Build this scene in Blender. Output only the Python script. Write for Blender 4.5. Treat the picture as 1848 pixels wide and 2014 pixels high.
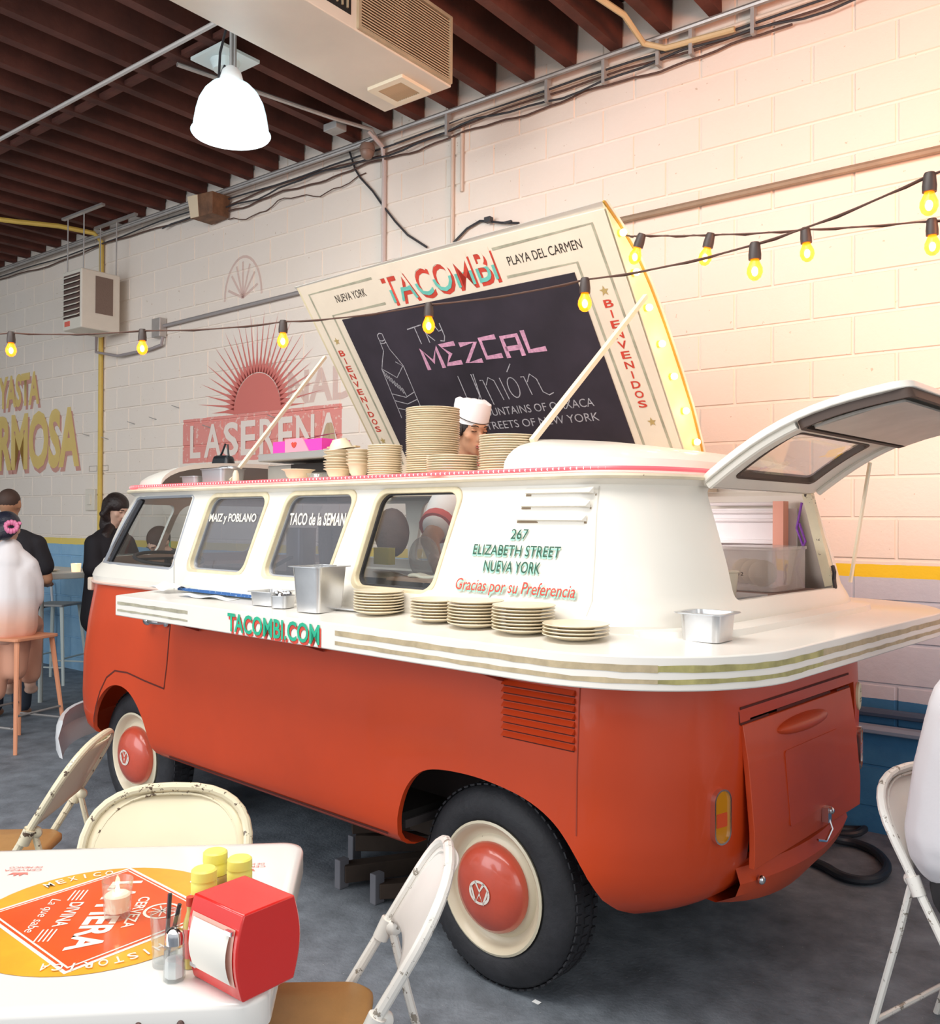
import bpy, bmesh, math, random
from mathutils import Vector, Matrix, Euler
random.seed(7)
PI=math.pi
for o in list(bpy.data.objects): bpy.data.objects.remove(o)
SC=bpy.context.scene; C=SC.collection
# ---------------- camera, world, lights, exposure ----------------
CX,CY,CZ=1.7818,-2.2856,1.5269
YAW,PITCH,ROLL,FPX=0.6632,0.0083,0.0057,1785.8
cam_d=bpy.data.cameras.new('camera'); cam=bpy.data.objects.new('camera',cam_d); C.objects.link(cam); SC.camera=cam
f=Vector((-math.sin(YAW)*math.cos(PITCH),math.cos(YAW)*math.cos(PITCH),math.sin(PITCH)))
r0=Vector((math.cos(YAW),math.sin(YAW),0)); u0=r0.cross(f)
r=r0*math.cos(ROLL)+u0*math.sin(ROLL); u=-r0*math.sin(ROLL)+u0*math.cos(ROLL)
cam.matrix_world=Matrix(((r.x,u.x,-f.x,CX),(r.y,u.y,-f.y,CY),(r.z,u.z,-f.z,CZ),(0,0,0,1)))
cam_d.sensor_fit='HORIZONTAL'; cam_d.sensor_width=36; cam_d.lens=36*FPX/1848; cam_d.clip_start=0.02
SC.view_settings.view_transform='Standard'; SC.view_settings.look='None'; SC.view_settings.gamma=1; SC.view_settings.use_curve_mapping=False
SC.view_settings.exposure=0.30
W=bpy.data.worlds.new('world'); SC.world=W; W.use_nodes=True
W.node_tree.nodes['Background'].inputs[0].default_value=(0.93,0.96,1.0,1); W.node_tree.nodes['Background'].inputs[1].default_value=0.62
def area(name,loc,target,size,size_y,power,col):
    l=bpy.data.lights.new(name,'AREA'); l.shape='RECTANGLE'; l.size=size; l.size_y=size_y; l.energy=power; l.color=col
    o=bpy.data.objects.new(name,l); C.objects.link(o); o.location=loc
    o.rotation_euler=(Vector(target)-Vector(loc)).to_track_quat('-Z','Y').to_euler(); return o
area('street_daylight',(-3.5,-6.5,3.2),(-2.5,1.0,1.2),6,3.4,210,(0.90,0.95,1.0))
area('entrance_daylight',(6.5,-3.5,3.0),(0.3,1.0,1.0),4,3,70,(1.0,0.98,0.94))
area('warm_lamp_glow',(2.7,0.6,3.0),(0.5,2.46,2.95),1.0,0.8,30,(1.0,0.32,0.12)).data.spread=math.radians(105)
area('van_interior_lamp',(-0.1,0.95,1.64),(0.1,1.0,1.2),0.8,0.4,7,(1.0,0.90,0.88))
area('ceiling_lamp_glow',(-0.6,-1.6,4.2),(-0.9,0.2,0.8),4.5,2.0,195,(1.0,0.97,0.93))

# ---------------- materials ----------------
MATS={}
def mat(name,col,rough=0.6,metal=0.0,var=0.0,vscale=6,bump=0.0,bscale=40,wear=None,wth=0.62,wscale=18,coat=0,emit=None,estr=1,alpha=1,spec=None,hf=0,trans=0):
    if name in MATS: return MATS[name]
    m=bpy.data.materials.new(name); m.use_nodes=True; nt=m.node_tree; N=nt.nodes; L=nt.links; b=N['Principled BSDF']
    b.inputs['Base Color'].default_value=(*col,1); b.inputs['Roughness'].default_value=rough; b.inputs['Metallic'].default_value=metal
    if spec is not None: b.inputs['Specular IOR Level'].default_value=spec
    if coat: b.inputs['Coat Weight'].default_value=coat; b.inputs['Coat Roughness'].default_value=0.08
    if trans: b.inputs['Transmission Weight'].default_value=trans; b.inputs['IOR'].default_value=1.15
    if emit: b.inputs['Emission Color'].default_value=(*emit,1); b.inputs['Emission Strength'].default_value=estr
    if alpha<1: b.inputs['Alpha'].default_value=alpha
    m.diffuse_color=(*col,1)
    if var or wear or bump:
        tc=N.new('ShaderNodeTexCoord'); co=tc.outputs['Object']
        last=None
        def noise(s,d=4,rg=0.6):
            n=N.new('ShaderNodeTexNoise'); n.inputs['Scale'].default_value=s; n.inputs['Detail'].default_value=d; n.inputs['Roughness'].default_value=rg; L.new(co,n.inputs['Vector']); return n
        cur=None
        if var:
            n=noise(vscale); mr=N.new('ShaderNodeMapRange'); mr.inputs[1].default_value=0.3; mr.inputs[2].default_value=0.7; mr.inputs[3].default_value=1-var; mr.inputs[4].default_value=1+var; L.new(n.outputs[0],mr.inputs[0])
            mx=N.new('ShaderNodeVectorMath'); mx.operation='MULTIPLY'; mx.inputs[0].default_value=col; L.new(mr.outputs[0],mx.inputs[1]); cur=mx.outputs[0]
        if wear:
            n=noise(wscale,6,0.7); rp=N.new('ShaderNodeMapRange'); rp.inputs[1].default_value=wth; rp.inputs[2].default_value=wth+0.015; L.new(n.outputs[0],rp.inputs[0])
            mi=N.new('ShaderNodeMix'); mi.data_type='RGBA'; L.new(rp.outputs[0],mi.inputs[0])
            if cur: L.new(cur,mi.inputs[6])
            else: mi.inputs[6].default_value=(*col,1)
            mi.inputs[7].default_value=(*wear,1); cur=mi.outputs[2]
        if cur: L.new(cur,b.inputs['Base Color'])
        if bump:
            n=noise(bscale); bp=N.new('ShaderNodeBump'); bp.inputs['Strength'].default_value=bump; bp.inputs['Distance'].default_value=0.01; L.new(n.outputs[0],bp.inputs['Height']); L.new(bp.outputs[0],b.inputs['Normal'])
    MATS[name]=m; return m
def mat_mix_transparent(name,col,fac,rough=0.1,gloss=True,emit=0):
    if name in MATS: return MATS[name]
    m=bpy.data.materials.new(name); m.use_nodes=True; nt=m.node_tree; N=nt.nodes; L=nt.links; out=N['Material Output']; b=N['Principled BSDF']
    b.inputs['Base Color'].default_value=(*col,1); b.inputs['Roughness'].default_value=rough
    t=N.new('ShaderNodeBsdfTransparent'); mx=N.new('ShaderNodeMixShader'); mx.inputs[0].default_value=fac
    L.new(t.outputs[0],mx.inputs[1]); L.new(b.outputs[0],mx.inputs[2]); L.new(mx.outputs[0],out.inputs[0]); MATS[name]=m; return m
def mat_glass(name,tint,refl=0.12,body=0.0,bodycol=(0.5,0.5,0.5)):
    m=bpy.data.materials.new(name); m.use_nodes=True; nt=m.node_tree; N=nt.nodes; L=nt.links; out=N['Material Output']; N.remove(N['Principled BSDF'])
    t=N.new('ShaderNodeBsdfTransparent'); t.inputs[0].default_value=(*tint,1)
    g=N.new('ShaderNodeBsdfGlossy'); g.inputs['Roughness'].default_value=0.03
    lw=N.new('ShaderNodeLayerWeight'); lw.inputs[0].default_value=0.5
    mr=N.new('ShaderNodeMapRange'); mr.inputs[3].default_value=refl; mr.inputs[4].default_value=0.7; L.new(lw.outputs['Facing'],mr.inputs[0])
    pw=N.new('ShaderNodeMath'); pw.operation='POWER'; pw.inputs[1].default_value=3; L.new(lw.outputs['Facing'],pw.inputs[0]); L.new(pw.outputs[0],mr.inputs[0])
    mx=N.new('ShaderNodeMixShader'); L.new(mr.outputs[0],mx.inputs[0]); L.new(t.outputs[0],mx.inputs[1]); L.new(g.outputs[0],mx.inputs[2])
    last=mx
    if body:
        d=N.new('ShaderNodeBsdfDiffuse'); d.inputs[0].default_value=(*bodycol,1); m2=N.new('ShaderNodeMixShader'); m2.inputs[0].default_value=body
        L.new(mx.outputs[0],m2.inputs[1]); L.new(d.outputs[0],m2.inputs[2]); last=m2
    L.new(last.outputs[0],out.inputs[0]); MATS[name]=m; return m

RED=mat('van_red_paint',(0.60,0.055,0.007),0.42,coat=0.25,var=0.05,vscale=2.5,wear=(0.32,0.03,0.01),wth=0.80,wscale=60,bump=0.03,bscale=7)
REDFLAT=mat('van_red_lid_paint',(0.63,0.070,0.012),0.45,coat=0.2,var=0.05,vscale=4)
CREAM=mat('van_cream_paint',(0.80,0.76,0.68),0.38,coat=0.3,var=0.02,vscale=3,wear=(0.25,0.2,0.14),wth=0.83,wscale=70)
COUNTER=mat('counter_cream_paint',(0.84,0.80,0.73),0.35,coat=0.25,var=0.02,vscale=4,wear=(0.3,0.26,0.2),wth=0.81,wscale=60)
LIDCREAM=mat('lid_cream_paint',(0.86,0.74,0.58),0.55,var=0.04,vscale=5,wear=(0.35,0.3,0.15),wth=0.82,wscale=50)
FRAMECREAM=mat('window_frame_cream',(0.72,0.62,0.42),0.55,var=0.12,vscale=12,wear=(0.22,0.13,0.06),wth=0.70,wscale=40)
GROOVE=mat('panel_gap_dark_red',(0.10,0.012,0.006),0.8)
DARK=mat('dark_void',(0.012,0.010,0.009),0.9)
RUBBER=mat('tyre_rubber',(0.022,0.022,0.026),0.62,var=0.3,vscale=14,bump=0.2,bscale=60)
SEAL=mat('window_rubber',(0.035,0.035,0.04),0.5)
GREYSEAL=mat('window_metal_seal',(0.50,0.52,0.56),0.35,metal=0.5)
CHROME=mat('chrome',(0.78,0.78,0.80),0.16,metal=1)
STEEL=mat('stainless_steel',(0.66,0.66,0.66),0.30,metal=0.85,var=0.08,vscale=9)
STEELD=mat('dull_steel',(0.45,0.45,0.46),0.42,metal=0.7)
CHINA=mat('cream_stoneware',(0.80,0.69,0.50),0.34,coat=0.25,var=0.03,vscale=10)
TAUPE=mat('taupe_stripe_paint',(0.46,0.37,0.23),0.55,var=0.2,vscale=20)
OLIVE=mat('olive_gold_stripe_paint',(0.38,0.34,0.13),0.5,var=0.3,vscale=16)
GREYSTR=mat('grey_gold_stripe_paint',(0.40,0.37,0.27),0.6,var=0.25,vscale=16)
INKR=mat('red_lettering',(0.62,0.06,0.035),0.55,var=0.15,vscale=25)
INKB=mat('black_lettering',(0.035,0.025,0.02),0.6)
INKG=mat('dark_green_lettering',(0.015,0.09,0.055),0.6)
TEAL=mat('teal_lettering',(0.16,0.55,0.45),0.55,var=0.12,vscale=25)
GREEN=mat('green_lettering',(0.02,0.42,0.24),0.5,var=0.1,vscale=25)
MINT=mat('mint_shadow_lettering',(0.36,0.70,0.56),0.6)
BOARD=mat('chalkboard_slate',(0.030,0.022,0.032),0.75,var=0.35,vscale=3)
CHALK=mat('chalk_white',(0.42,0.40,0.42),0.95,var=0.35,vscale=70)
CHALKP=mat('chalk_pink',(0.66,0.33,0.46),0.95,var=0.25,vscale=60)
GLASS=mat_glass('clear_glass',(0.90,0.93,0.93),0.06)
GLASSG=mat_glass('smoky_reflecting_glass',(0.60,0.60,0.63),0.10,0.10,(0.42,0.42,0.46))
GLASSC=mat_glass('tumbler_glass',(0.95,0.97,0.97),0.10,0.04,(0.9,0.9,0.9))
PLASTIC=mat_glass('cloudy_plastic',(0.86,0.84,0.82),0.08,0.22,(0.8,0.76,0.74))
BULB=mat('amber_bulb_glow',(1,0.62,0.12),0.3,emit=(1.0,0.52,0.05),estr=3.2)
BULBCORE=mat('bulb_core_glow',(1,0.9,0.6),0.3,emit=(1.0,0.80,0.32),estr=9)
LIDBULB=mat('marquee_bulb_glow',(1,0.9,0.6),0.3,emit=(1.0,0.74,0.30),estr=10)
SOCKET=mat('socket_black_rubber',(0.05,0.035,0.03),0.5)
CORD=mat('string_cord',(0.10,0.05,0.035),0.6)
WOODD=mat('dark_joist_timber',(0.10,0.030,0.020),0.8,var=0.4,vscale=3,bump=0.3,bscale=20)
CHAIRM=mat('chipped_cream_chair_paint',(0.74,0.66,0.47),0.38,coat=0.2,wear=(0.10,0.06,0.035),wth=0.585,wscale=34,var=0.05,vscale=7)
CHAIRW=mat('white_chair_paint',(0.85,0.82,0.76),0.38,coat=0.2,wear=(0.30,0.26,0.21),wth=0.595,wscale=30)
PANELM=mat('cream_backrest_paint',(0.80,0.70,0.49),0.42,coat=0.15,var=0.04,vscale=5,wear=(0.3,0.2,0.1),wth=0.80,wscale=35)
PANELW=mat('white_backrest_paint',(0.80,0.75,0.70),0.42,coat=0.15,var=0.03,vscale=5)
VINYL=mat('tan_brown_vinyl',(0.40,0.21,0.07),0.45,var=0.12,vscale=9,bump=0.1,bscale=30)
ENAMEL=mat('white_enamel_tabletop',(0.83,0.81,0.77),0.22,coat=0.5,wear=(0.4,0.34,0.27),wth=0.74,wscale=60)
SKIN=mat('skin_tan',(0.50,0.26,0.15),0.55,var=0.06,vscale=10)
SKINL=mat('skin_light',(0.66,0.42,0.31),0.55,var=0.06,vscale=10)
HAIR=mat('dark_hair',(0.022,0.013,0.012),0.45,bump=0.6,bscale=60)
BLACKC=mat('black_fabric',(0.02,0.019,0.024),0.85,bump=0.3,bscale=30)
WHITEC=mat('white_fabric',(0.84,0.81,0.80),0.85,bump=0.35,bscale=14)
GREYP=mat('grey_paint_metal',(0.42,0.42,0.41),0.5,metal=0.3,var=0.1)

# ---------------- mesh helpers ----------------
def tag(o,label=None,cat=None,group=None,kind=None):
    if label: o['label']=label
    if cat: o['category']=cat
    if group: o['group']=group
    if kind: o['kind']=kind
    return o
def empty(name,loc=(0,0,0),rz=0,label=None,cat=None,group=None,kind=None):
    o=bpy.data.objects.new(name,None); C.objects.link(o); o.location=loc; o.rotation_euler=(0,0,rz); o.empty_display_size=0.05
    return tag(o,label,cat,group,kind)
class MB:
    def __init__(s): s.v=[]; s.f=[]; s.xf=None
    def add(s,vs,fs):
        n=len(s.v); s.v+= [tuple(v) for v in vs]; s.f+=[tuple(i+n for i in q) for q in fs]; return s
    def box(s,c,d,rot=None,taper=1.0):
        hx,hy,hz=d[0]/2,d[1]/2,d[2]/2
        vs=[Vector((x*hx*(taper if z>0 else 1),y*hy*(taper if z>0 else 1),z*hz)) for x in(-1,1) for y in(-1,1) for z in(-1,1)]
        if rot is not None:
            R=Euler(rot).to_matrix() if len(rot)==3 and not isinstance(rot,Matrix) else rot
            vs=[R@v for v in vs]
        c=Vector(c); return s.add([v+c for v in vs],[(0,1,3,2),(4,6,7,5),(0,4,5,1),(2,3,7,6),(0,2,6,4),(1,5,7,3)])
    def beam(s,p,q,w,h):
        p=Vector(p);q=Vector(q);d=(q-p);L=d.length; R=d.to_track_quat('X','Z').to_matrix(); return s.box((p+q)/2,(L,w,h),R)
    def tube(s,pts,r,n=8,cap=True,closed=False,rs=None,flat=None):
        pts=[Vector(p) for p in pts]; m=len(pts); up=None; vs=[]; fs=[]
        for i,p in enumerate(pts):
            if closed: t=(pts[(i+1)%m]-pts[i-1])
            else: t=(pts[min(i+1,m-1)]-pts[max(i-1,0)])
            if t.length<1e-9: t=Vector((0,0,1))
            t.normalize()
            if up is None:
                up=Vector((0,0,1)) if abs(t.z)<0.9 else Vector((0,1,0))
            a=t.cross(up); 
            if a.length<1e-6: a=t.cross(Vector((1,0,0)))
            a.normalize(); b=a.cross(t); up=b
            rr=rs[i] if rs else r
            fl=flat if flat else (1,1)
            for k in range(n):
                an=2*PI*k/n; vs.append(p+a*math.cos(an)*rr*fl[0]+b*math.sin(an)*rr*fl[1])
        rng=m if closed else m-1
        for i in range(rng):
            j=(i+1)%m
            for k in range(n):
                k2=(k+1)%n; fs.append((i*n+k,i*n+k2,j*n+k2,j*n+k))
        if cap and not closed: fs.append(tuple(range(n-1,-1,-1))); fs.append(tuple((m-1)*n+k for k in range(n)))
        return s.add(vs,fs)
    def cyl(s,p,q,r,r2=None,n=16): return s.tube([p,q],r,n,rs=[r,r if r2 is None else r2])
    def lathe(s,prof,n=20,c=(0,0,0),R=None,close=False):
        vs=[];fs=[];c=Vector(c)
        for (rr,z) in prof:
            for k in range(n):
                a=2*PI*k/n; v=Vector((rr*math.cos(a),rr*math.sin(a),z)); v=R@v if R else v; vs.append(v+c)
        m=len(prof)
        for i in range(m-1 if not close else m):
            j=(i+1)%m
            for k in range(n): k2=(k+1)%n; fs.append((i*n+k,i*n+k2,j*n+k2,j*n+k))
        if not close:
            fs.append(tuple(range(n-1,-1,-1))); fs.append(tuple((m-1)*n+k for k in range(n)))
        return s.add(vs,fs)
    def ell(s,c,r,n=14,m=9,R=None):
        vs=[];fs=[];c=Vector(c)
        for i in range(m+1):
            th=PI*i/m
            for k in range(n):
                a=2*PI*k/n; v=Vector((r[0]*math.sin(th)*math.cos(a),r[1]*math.sin(th)*math.sin(a),r[2]*math.cos(th))); v=R@v if R else v; vs.append(v+c)
        for i in range(m):
            for k in range(n): k2=(k+1)%n; fs.append((i*n+k,(i+1)*n+k,(i+1)*n+k2,i*n+k2))
        return s.add(vs,fs)
    def prism(s,poly,O,U,V,N,d0,d1):
        O=Vector(O);U=Vector(U);V=Vector(V);N=Vector(N);n=len(poly)
        vs=[O+U*a+V*b+N*d0 for a,b in poly]+[O+U*a+V*b+N*d1 for a,b in poly]
        fs=[tuple(range(n-1,-1,-1)),tuple(range(n,2*n))]+[(i,(i+1)%n,(i+1)%n+n,i+n) for i in range(n)]
        return s.add(vs,fs)
    def ringprism(s,outer,inner,O,U,V,N,d0,d1):
        O=Vector(O);U=Vector(U);V=Vector(V);N=Vector(N);n=len(outer)
        P=lambda q,d:[O+U*a+V*b+N*d for a,b in q]
        vs=P(outer,d0)+P(inner,d0)+P(outer,d1)+P(inner,d1); fs=[]
        for i in range(n):
            j=(i+1)%n
            fs+=[(i,n+i,n+j,j),(2*n+i,2*n+j,3*n+j,3*n+i),(i,j,2*n+j,2*n+i),(n+i,3*n+i,3*n+j,n+j)]
        return s.add(vs,fs)
    def mesh(s,name='mesh'):
        me=bpy.data.meshes.new(name); me.from_pydata(s.v,[],s.f); me.validate()
        bm=bmesh.new(); bm.from_mesh(me); bmesh.ops.remove_doubles(bm,verts=bm.verts,dist=1e-6)
        bmesh.ops.recalc_face_normals(bm,faces=bm.faces); bm.to_mesh(me); bm.free(); return me
    def build(s,name,m,parent=None,smooth=True,bevel=0,seg=2,ang=35,label=None,cat=None,group=None,kind=None,loc=None):
        me=s.mesh(name)
        return link(name,me,m,parent,smooth,bevel,seg,ang,label,cat,group,kind,loc)
def smoothpath(p,n=2):
    for _ in range(n):
        q=[p[0]]
        for a,b_ in zip(p,p[1:]): a=Vector(a);b_=Vector(b_); q+=[a*.75+b_*.25,a*.25+b_*.75]
        p=q+[p[-1]]
    return p
def link(name,me,m,parent=None,smooth=True,bevel=0,seg=2,ang=35,label=None,cat=None,group=None,kind=None,loc=None):
    o=bpy.data.objects.new(name,me); C.objects.link(o)
    if m: 
        me.materials.clear(); me.materials.append(m)
    if smooth:
        for p in me.polygons: p.use_smooth=True
        me.set_sharp_from_angle(angle=math.radians(ang))
    if bevel:
        b=o.modifiers.new('bevel','BEVEL'); b.width=bevel; b.segments=seg; b.limit_method='ANGLE'; b.angle_limit=math.radians(40)
        b.harden_normals=False
    if parent: o.parent=parent
    if loc: o.location=loc
    return tag(o,label,cat,group,kind)
def copy_tree(o,parent=None,depth=0):
    c=o.copy(); C.objects.link(c); c.parent=parent
    for ch in list(o.children): copy_tree(ch,c,depth+1)
    return c
def rrect(x0,z0,x1,z1,r,n=5,sk=0.0):
    """rounded rectangle; r single or (bl,br,tr,tl); sk = shear of x with z"""
    if not isinstance(r,(tuple,list)): r=(r,)*4
    pts=[]
    for (cx,cz,rr,a0) in ((x0+r[0],z0+r[0],r[0],PI),(x1-r[1],z0+r[1],r[1],1.5*PI),(x1-r[2],z1-r[2],r[2],0),(x0+r[3],z1-r[3],r[3],PI/2)):
        for k in range(n+1):
            a=a0+PI/2*k/n; pts.append((cx+rr*math.cos(a),cz+rr*math.sin(a)))
    return [(a+sk*(b-z0),b) for a,b in pts]
def text(name,s,m,O,U,V,w,h,parent=None,off=0.0,ext=0.0008,shear=0,lift=0.0015,label=None,bold=0.0,space=1.0,sh=(0,0)):
    """writing laid on a plane: O lower-left corner, U reading direction, V up; w,h size of the line"""
    cu=bpy.data.curves.new('t','FONT'); cu.body=s; cu.size=1; cu.extrude=0.0; cu.offset=bold; cu.shear=shear; cu.resolution_u=3; cu.space_character=space
    ob=bpy.data.objects.new('t',cu); C.objects.link(ob); bpy.context.view_layer.update()
    me=bpy.data.meshes.new_from_object(ob); bpy.data.objects.remove(ob); bpy.data.curves.remove(cu)
    xs=[v.co.x for v in me.vertices]; ys=[v.co.y for v in me.vertices]
    x0,x1,y0,y1=min(xs),max(xs),min(ys),max(ys); U=Vector(U).normalized();V=Vector(V).normalized();N=U.cross(V)
    O=Vector(O)+U*sh[0]+V*sh[1]
    for v in me.vertices: v.co=O+U*((v.co.x-x0)/(x1-x0)*w)+V*((v.co.y-y0)/(y1-y0)*h)+N*(lift)
    bm=bmesh.new(); bm.from_mesh(me); bmesh.ops.remove_doubles(bm,verts=bm.verts,dist=1e-6); bm.to_mesh(me); bm.free()
    me.name=name; return link(name,me,m,parent,smooth=False,label=label)
def strokes(polys,w,O,U,V,lift=0.0015,mb=None):
    """flat brush strokes; polys = list of point lists in (u,v)"""
    mb=mb or MB(); U=Vector(U).normalized();V=Vector(V).normalized();N=U.cross(V);O=Vector(O)
    for poly in polys:
        ww=w
        n=len(poly); L=[];Rr=[]
        for i,p in enumerate(poly):
            a=Vector(poly[max(i-1,0)][:2]);b=Vector(poly[min(i+1,n-1)][:2]); t=(b-a)
            if t.length<1e-9: t=Vector((1,0))
            t.normalize(); nn=Vector((-t.y,t.x)); wi=(p[2] if len(p)>2 else ww)/2
            q=Vector(p[:2]); L.append(q+nn*wi); Rr.append(q-nn*wi)
        P=lambda q:O+U*q.x+V*q.y+N*lift
        mb.add([P(q) for q in L]+[P(q) for q in Rr],[(i,i+n,i+1+n,i+1) for i in range(n-1)])
    return mb
def boolean(o,cutters,solver='EXACT'):
    for c in cutters:
        md=o.modifiers.new('cut','BOOLEAN'); md.operation='DIFFERENCE'; md.object=c; md.solver=solver
    bpy.context.view_layer.update(); dg=bpy.context.evaluated_depsgraph_get()
    me=bpy.data.meshes.new_from_object(o.evaluated_get(dg)); o.modifiers.clear(); old=o.data; o.data=me
    for c in cutters: bpy.data.objects.remove(c)
    for p in me.polygons: p.use_smooth=True
    me.set_sharp_from_angle(angle=math.radians(28)); return o
def tmp(mb):
    o=bpy.data.objects.new('tmp',mb.mesh()); C.objects.link(o); return o
# ---------------- large structure ----------------
def wall_material():
    m=bpy.data.materials.new('painted_block_wall'); m.use_nodes=True; nt=m.node_tree; N=nt.nodes; L=nt.links; b=N['Principled BSDF']
    g=N.new('ShaderNodeNewGeometry'); sp=N.new('ShaderNodeSeparateXYZ'); L.new(g.outputs['Position'],sp.inputs[0])
    def M(op,a,b_=None):
        n=N.new('ShaderNodeMath'); n.operation=op
        for i,q in enumerate((a,b_)):
            if q is None: continue
            if isinstance(q,(int,float)): n.inputs[i].default_value=q
            else: L.new(q,n.inputs[i])
        return n.outputs[0]
    def noise(s,d=5,rg=0.6):
        n=N.new('ShaderNodeTexNoise'); n.inputs['Scale'].default_value=s; n.inputs['Detail'].default_value=d; n.inputs['Roughness'].default_value=rg; L.new(g.outputs['Position'],n.inputs['Vector']); return n.outputs[0]
    def MIX(fac,A,B):
        n=N.new('ShaderNodeMix'); n.data_type='RGBA'
        for i,q in ((0,fac),(6,A),(7,B)):
            if isinstance(q,tuple): n.inputs[i].default_value=(*q,1)
            elif isinstance(q,(int,float)): n.inputs[i].default_value=q
            else: L.new(q,n.inputs[i])
        return n.outputs[2]
    X,Z=sp.outputs[0],sp.outputs[2]
    n1=noise(1.3); nz=noise(9); 
    base=MIX(n1,(0.81,0.71,0.60),(0.84,0.77,0.70))
    spots=M('GREATER_THAN',noise(34,3,0.5),0.735); base=MIX(M('MULTIPLY',spots,0.5),base,(0.45,0.30,0.18))
    wob=M('MULTIPLY',M('SUBTRACT',nz,0.5),0.012); Zw=M('ADD',Z,wob)
    below=M('LESS_THAN',Zw,1.318); low=M('LESS_THAN',Zw,1.255); vlow=M('LESS_THAN',Zw,0.66)
    right=M('GREATER_THAN',X,-2.0)
    yel=MIX(right,(0.80,0.62,0.16),(0.86,0.60,0.02))
    bluel=MIX(nz,(0.20,0.40,0.62),(0.33,0.55,0.72))
    lil=MIX(nz,(0.50,0.52,0.60),(0.60,0.62,0.68)); blued=MIX(nz,(0.02,0.12,0.28),(0.05,0.22,0.42))
    c=MIX(below,base,yel); lowc=MIX(right,bluel,MIX(vlow,lil,blued)); c=MIX(low,c,lowc)
    # faded red sign panel
    rx=M('MULTIPLY',M('GREATER_THAN',X,-5.14),M('LESS_THAN',X,-3.145)); rz=M('MULTIPLY',M('GREATER_THAN',Zw,2.005),M('LESS_THAN',Zw,2.39))
    worn=M('SUBTRACT',1,M('MULTIPLY',M('GREATER_THAN',noise(22),0.60),0.45)); red=M('MULTIPLY',M('MULTIPLY',rx,rz),worn)
    c=MIX(M('MULTIPLY',red,0.85),c,(0.72,0.20,0.17))
    L.new(c,b.inputs['Base Color']); b.inputs['Roughness'].default_value=0.7
    bp=N.new('ShaderNodeBump'); bp.inputs['Strength'].default_value=0.25; bp.inputs['Distance'].default_value=0.01; L.new(noise(26,6),bp.inputs['Height']); L.new(bp.outputs[0],b.inputs['Normal'])
    return m
WALL=wall_material()
FLOORM=mat('grey_concrete_floor',(0.185,0.21,0.24),0.62,var=0.34,vscale=7,wear=(0.50,0.52,0.53),wth=0.665,wscale=75,bump=0.35,bscale=60)
b=MB(); b.box((-5,-1.5,-0.05),(22,10,0.1)); floor=b.build('floor',FLOORM,smooth=False,kind='structure')
YW=2.46
b=MB(); b.box((-5,YW+0.108,2.4),(22,0.2,4.8)); wall=b.build('wall_back',WALL,smooth=False,kind='structure')
# concrete blocks, each with its own edges; bevelled front
def block_mesh(w,h,name):
    mb=MB(); d=0.0115; c=0.006
    vs=[(-w/2,d,-h/2),(w/2,d,-h/2),(w/2,d,h/2),(-w/2,d,h/2),(-w/2+c,0,-h/2+c),(w/2-c,0,-h/2+c),(w/2-c,0,h/2-c),(-w/2+c,0,h/2-c)]
    mb.add(vs,[(4,5,6,7),(0,1,5,4),(1,2,6,5),(2,3,7,6),(3,0,4,7),(3,2,1,0)]); me=mb.mesh(name); me.materials.append(WALL); return me
BW,BH=0.4064,0.2032; full=block_mesh(BW-0.008,BH-0.008,'concrete_block')
cells=[]
kz=0
z=3.983+BH*2
rows=[]
while z-BH/2>0.0:
    rows.append(z-BH/2); z-=BH
for ri,zc in enumerate(rows):
    if zc<0.07: continue
    off=(ri%2)*BW/2
    for k in range(-32,17):
        xc=0.09+off+k*BW
        if -14.5<xc<5.5: cells.append((xc,zc))
def vis(c):
    dx,dy,dz=c[0]-CX,YW-CY,c[1]-CZ; P=Vector((dx,dy,dz)); dd=P.dot(f); uu=924+FPX*P.dot(r)/dd; vv=1007-FPX*P.dot(u)/dd
    if not(-60<uu<1910 and -60<vv<2060) : return None
    hid=(uu>330 and vv>960 and uu<1640) or (uu<60 and vv>1180) or vv>1620 or (700<uu<1330 and vv>640 and vv<960) or (vv<510-0.337*uu-25)
    return None if hid else dd
cand=sorted([(vis(c),c) for c in cells if vis(c) is not None])
near=set(c for _,c in cand[:300])
rest=MB()
for c in cells:
    if c in near:
        o=bpy.data.objects.new('concrete_block',full); C.objects.link(o); o.location=(c[0],YW+random.uniform(-0.0015,0.0015),c[1]); o.parent=wall
    else:
        n=len(rest.v); rest.add([(v.co.x+c[0],v.co.y+YW,v.co.z+c[1]) for v in full.vertices],[tuple(p.vertices) for p in full.polygons])
rest.build('concrete_blocks',WALL,wall,smooth=False,kind='stuff')
# far left end wall and ceiling
b=MB(); b.box((-14.6,-1.5,2.4),(0.2,8,4.8)); b.build('wall_left',mat('left_wall_paint',(0.62,0.58,0.5),0.8,var=0.08),smooth=False,kind='structure')
CEILB=mat('dark_ceiling_boards',(0.035,0.015,0.012),0.9,var=0.4,vscale=2)
b=MB(); b.box((-5,-0.9,4.62),(20,6.9,0.06)); ceil=b.build('ceiling',CEILB,smooth=False,kind='structure')
jm=MB(); jm.box((0,0,0),(0.068,6.5,0.27)); jme=jm.mesh('joist'); jme.materials.append(WOODD)
for k in range(-13,40):
    o=bpy.data.objects.new('joist',jme); C.objects.link(o); o.parent=ceil
    o.location=(-0.218-0.0-0.3085*k,-0.80,4.44+random.uniform(-0.006,0.006)); o.rotation_euler=(0,random.uniform(-.03,.03),random.uniform(-.003,.003))
# bridging battens between joists
bb=MB()
BR=MB(); BR.box((-4,0.95,4.33),(14,0.045,0.03)); BR.build('batten',WOODD,ceil,smooth=False)

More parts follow.
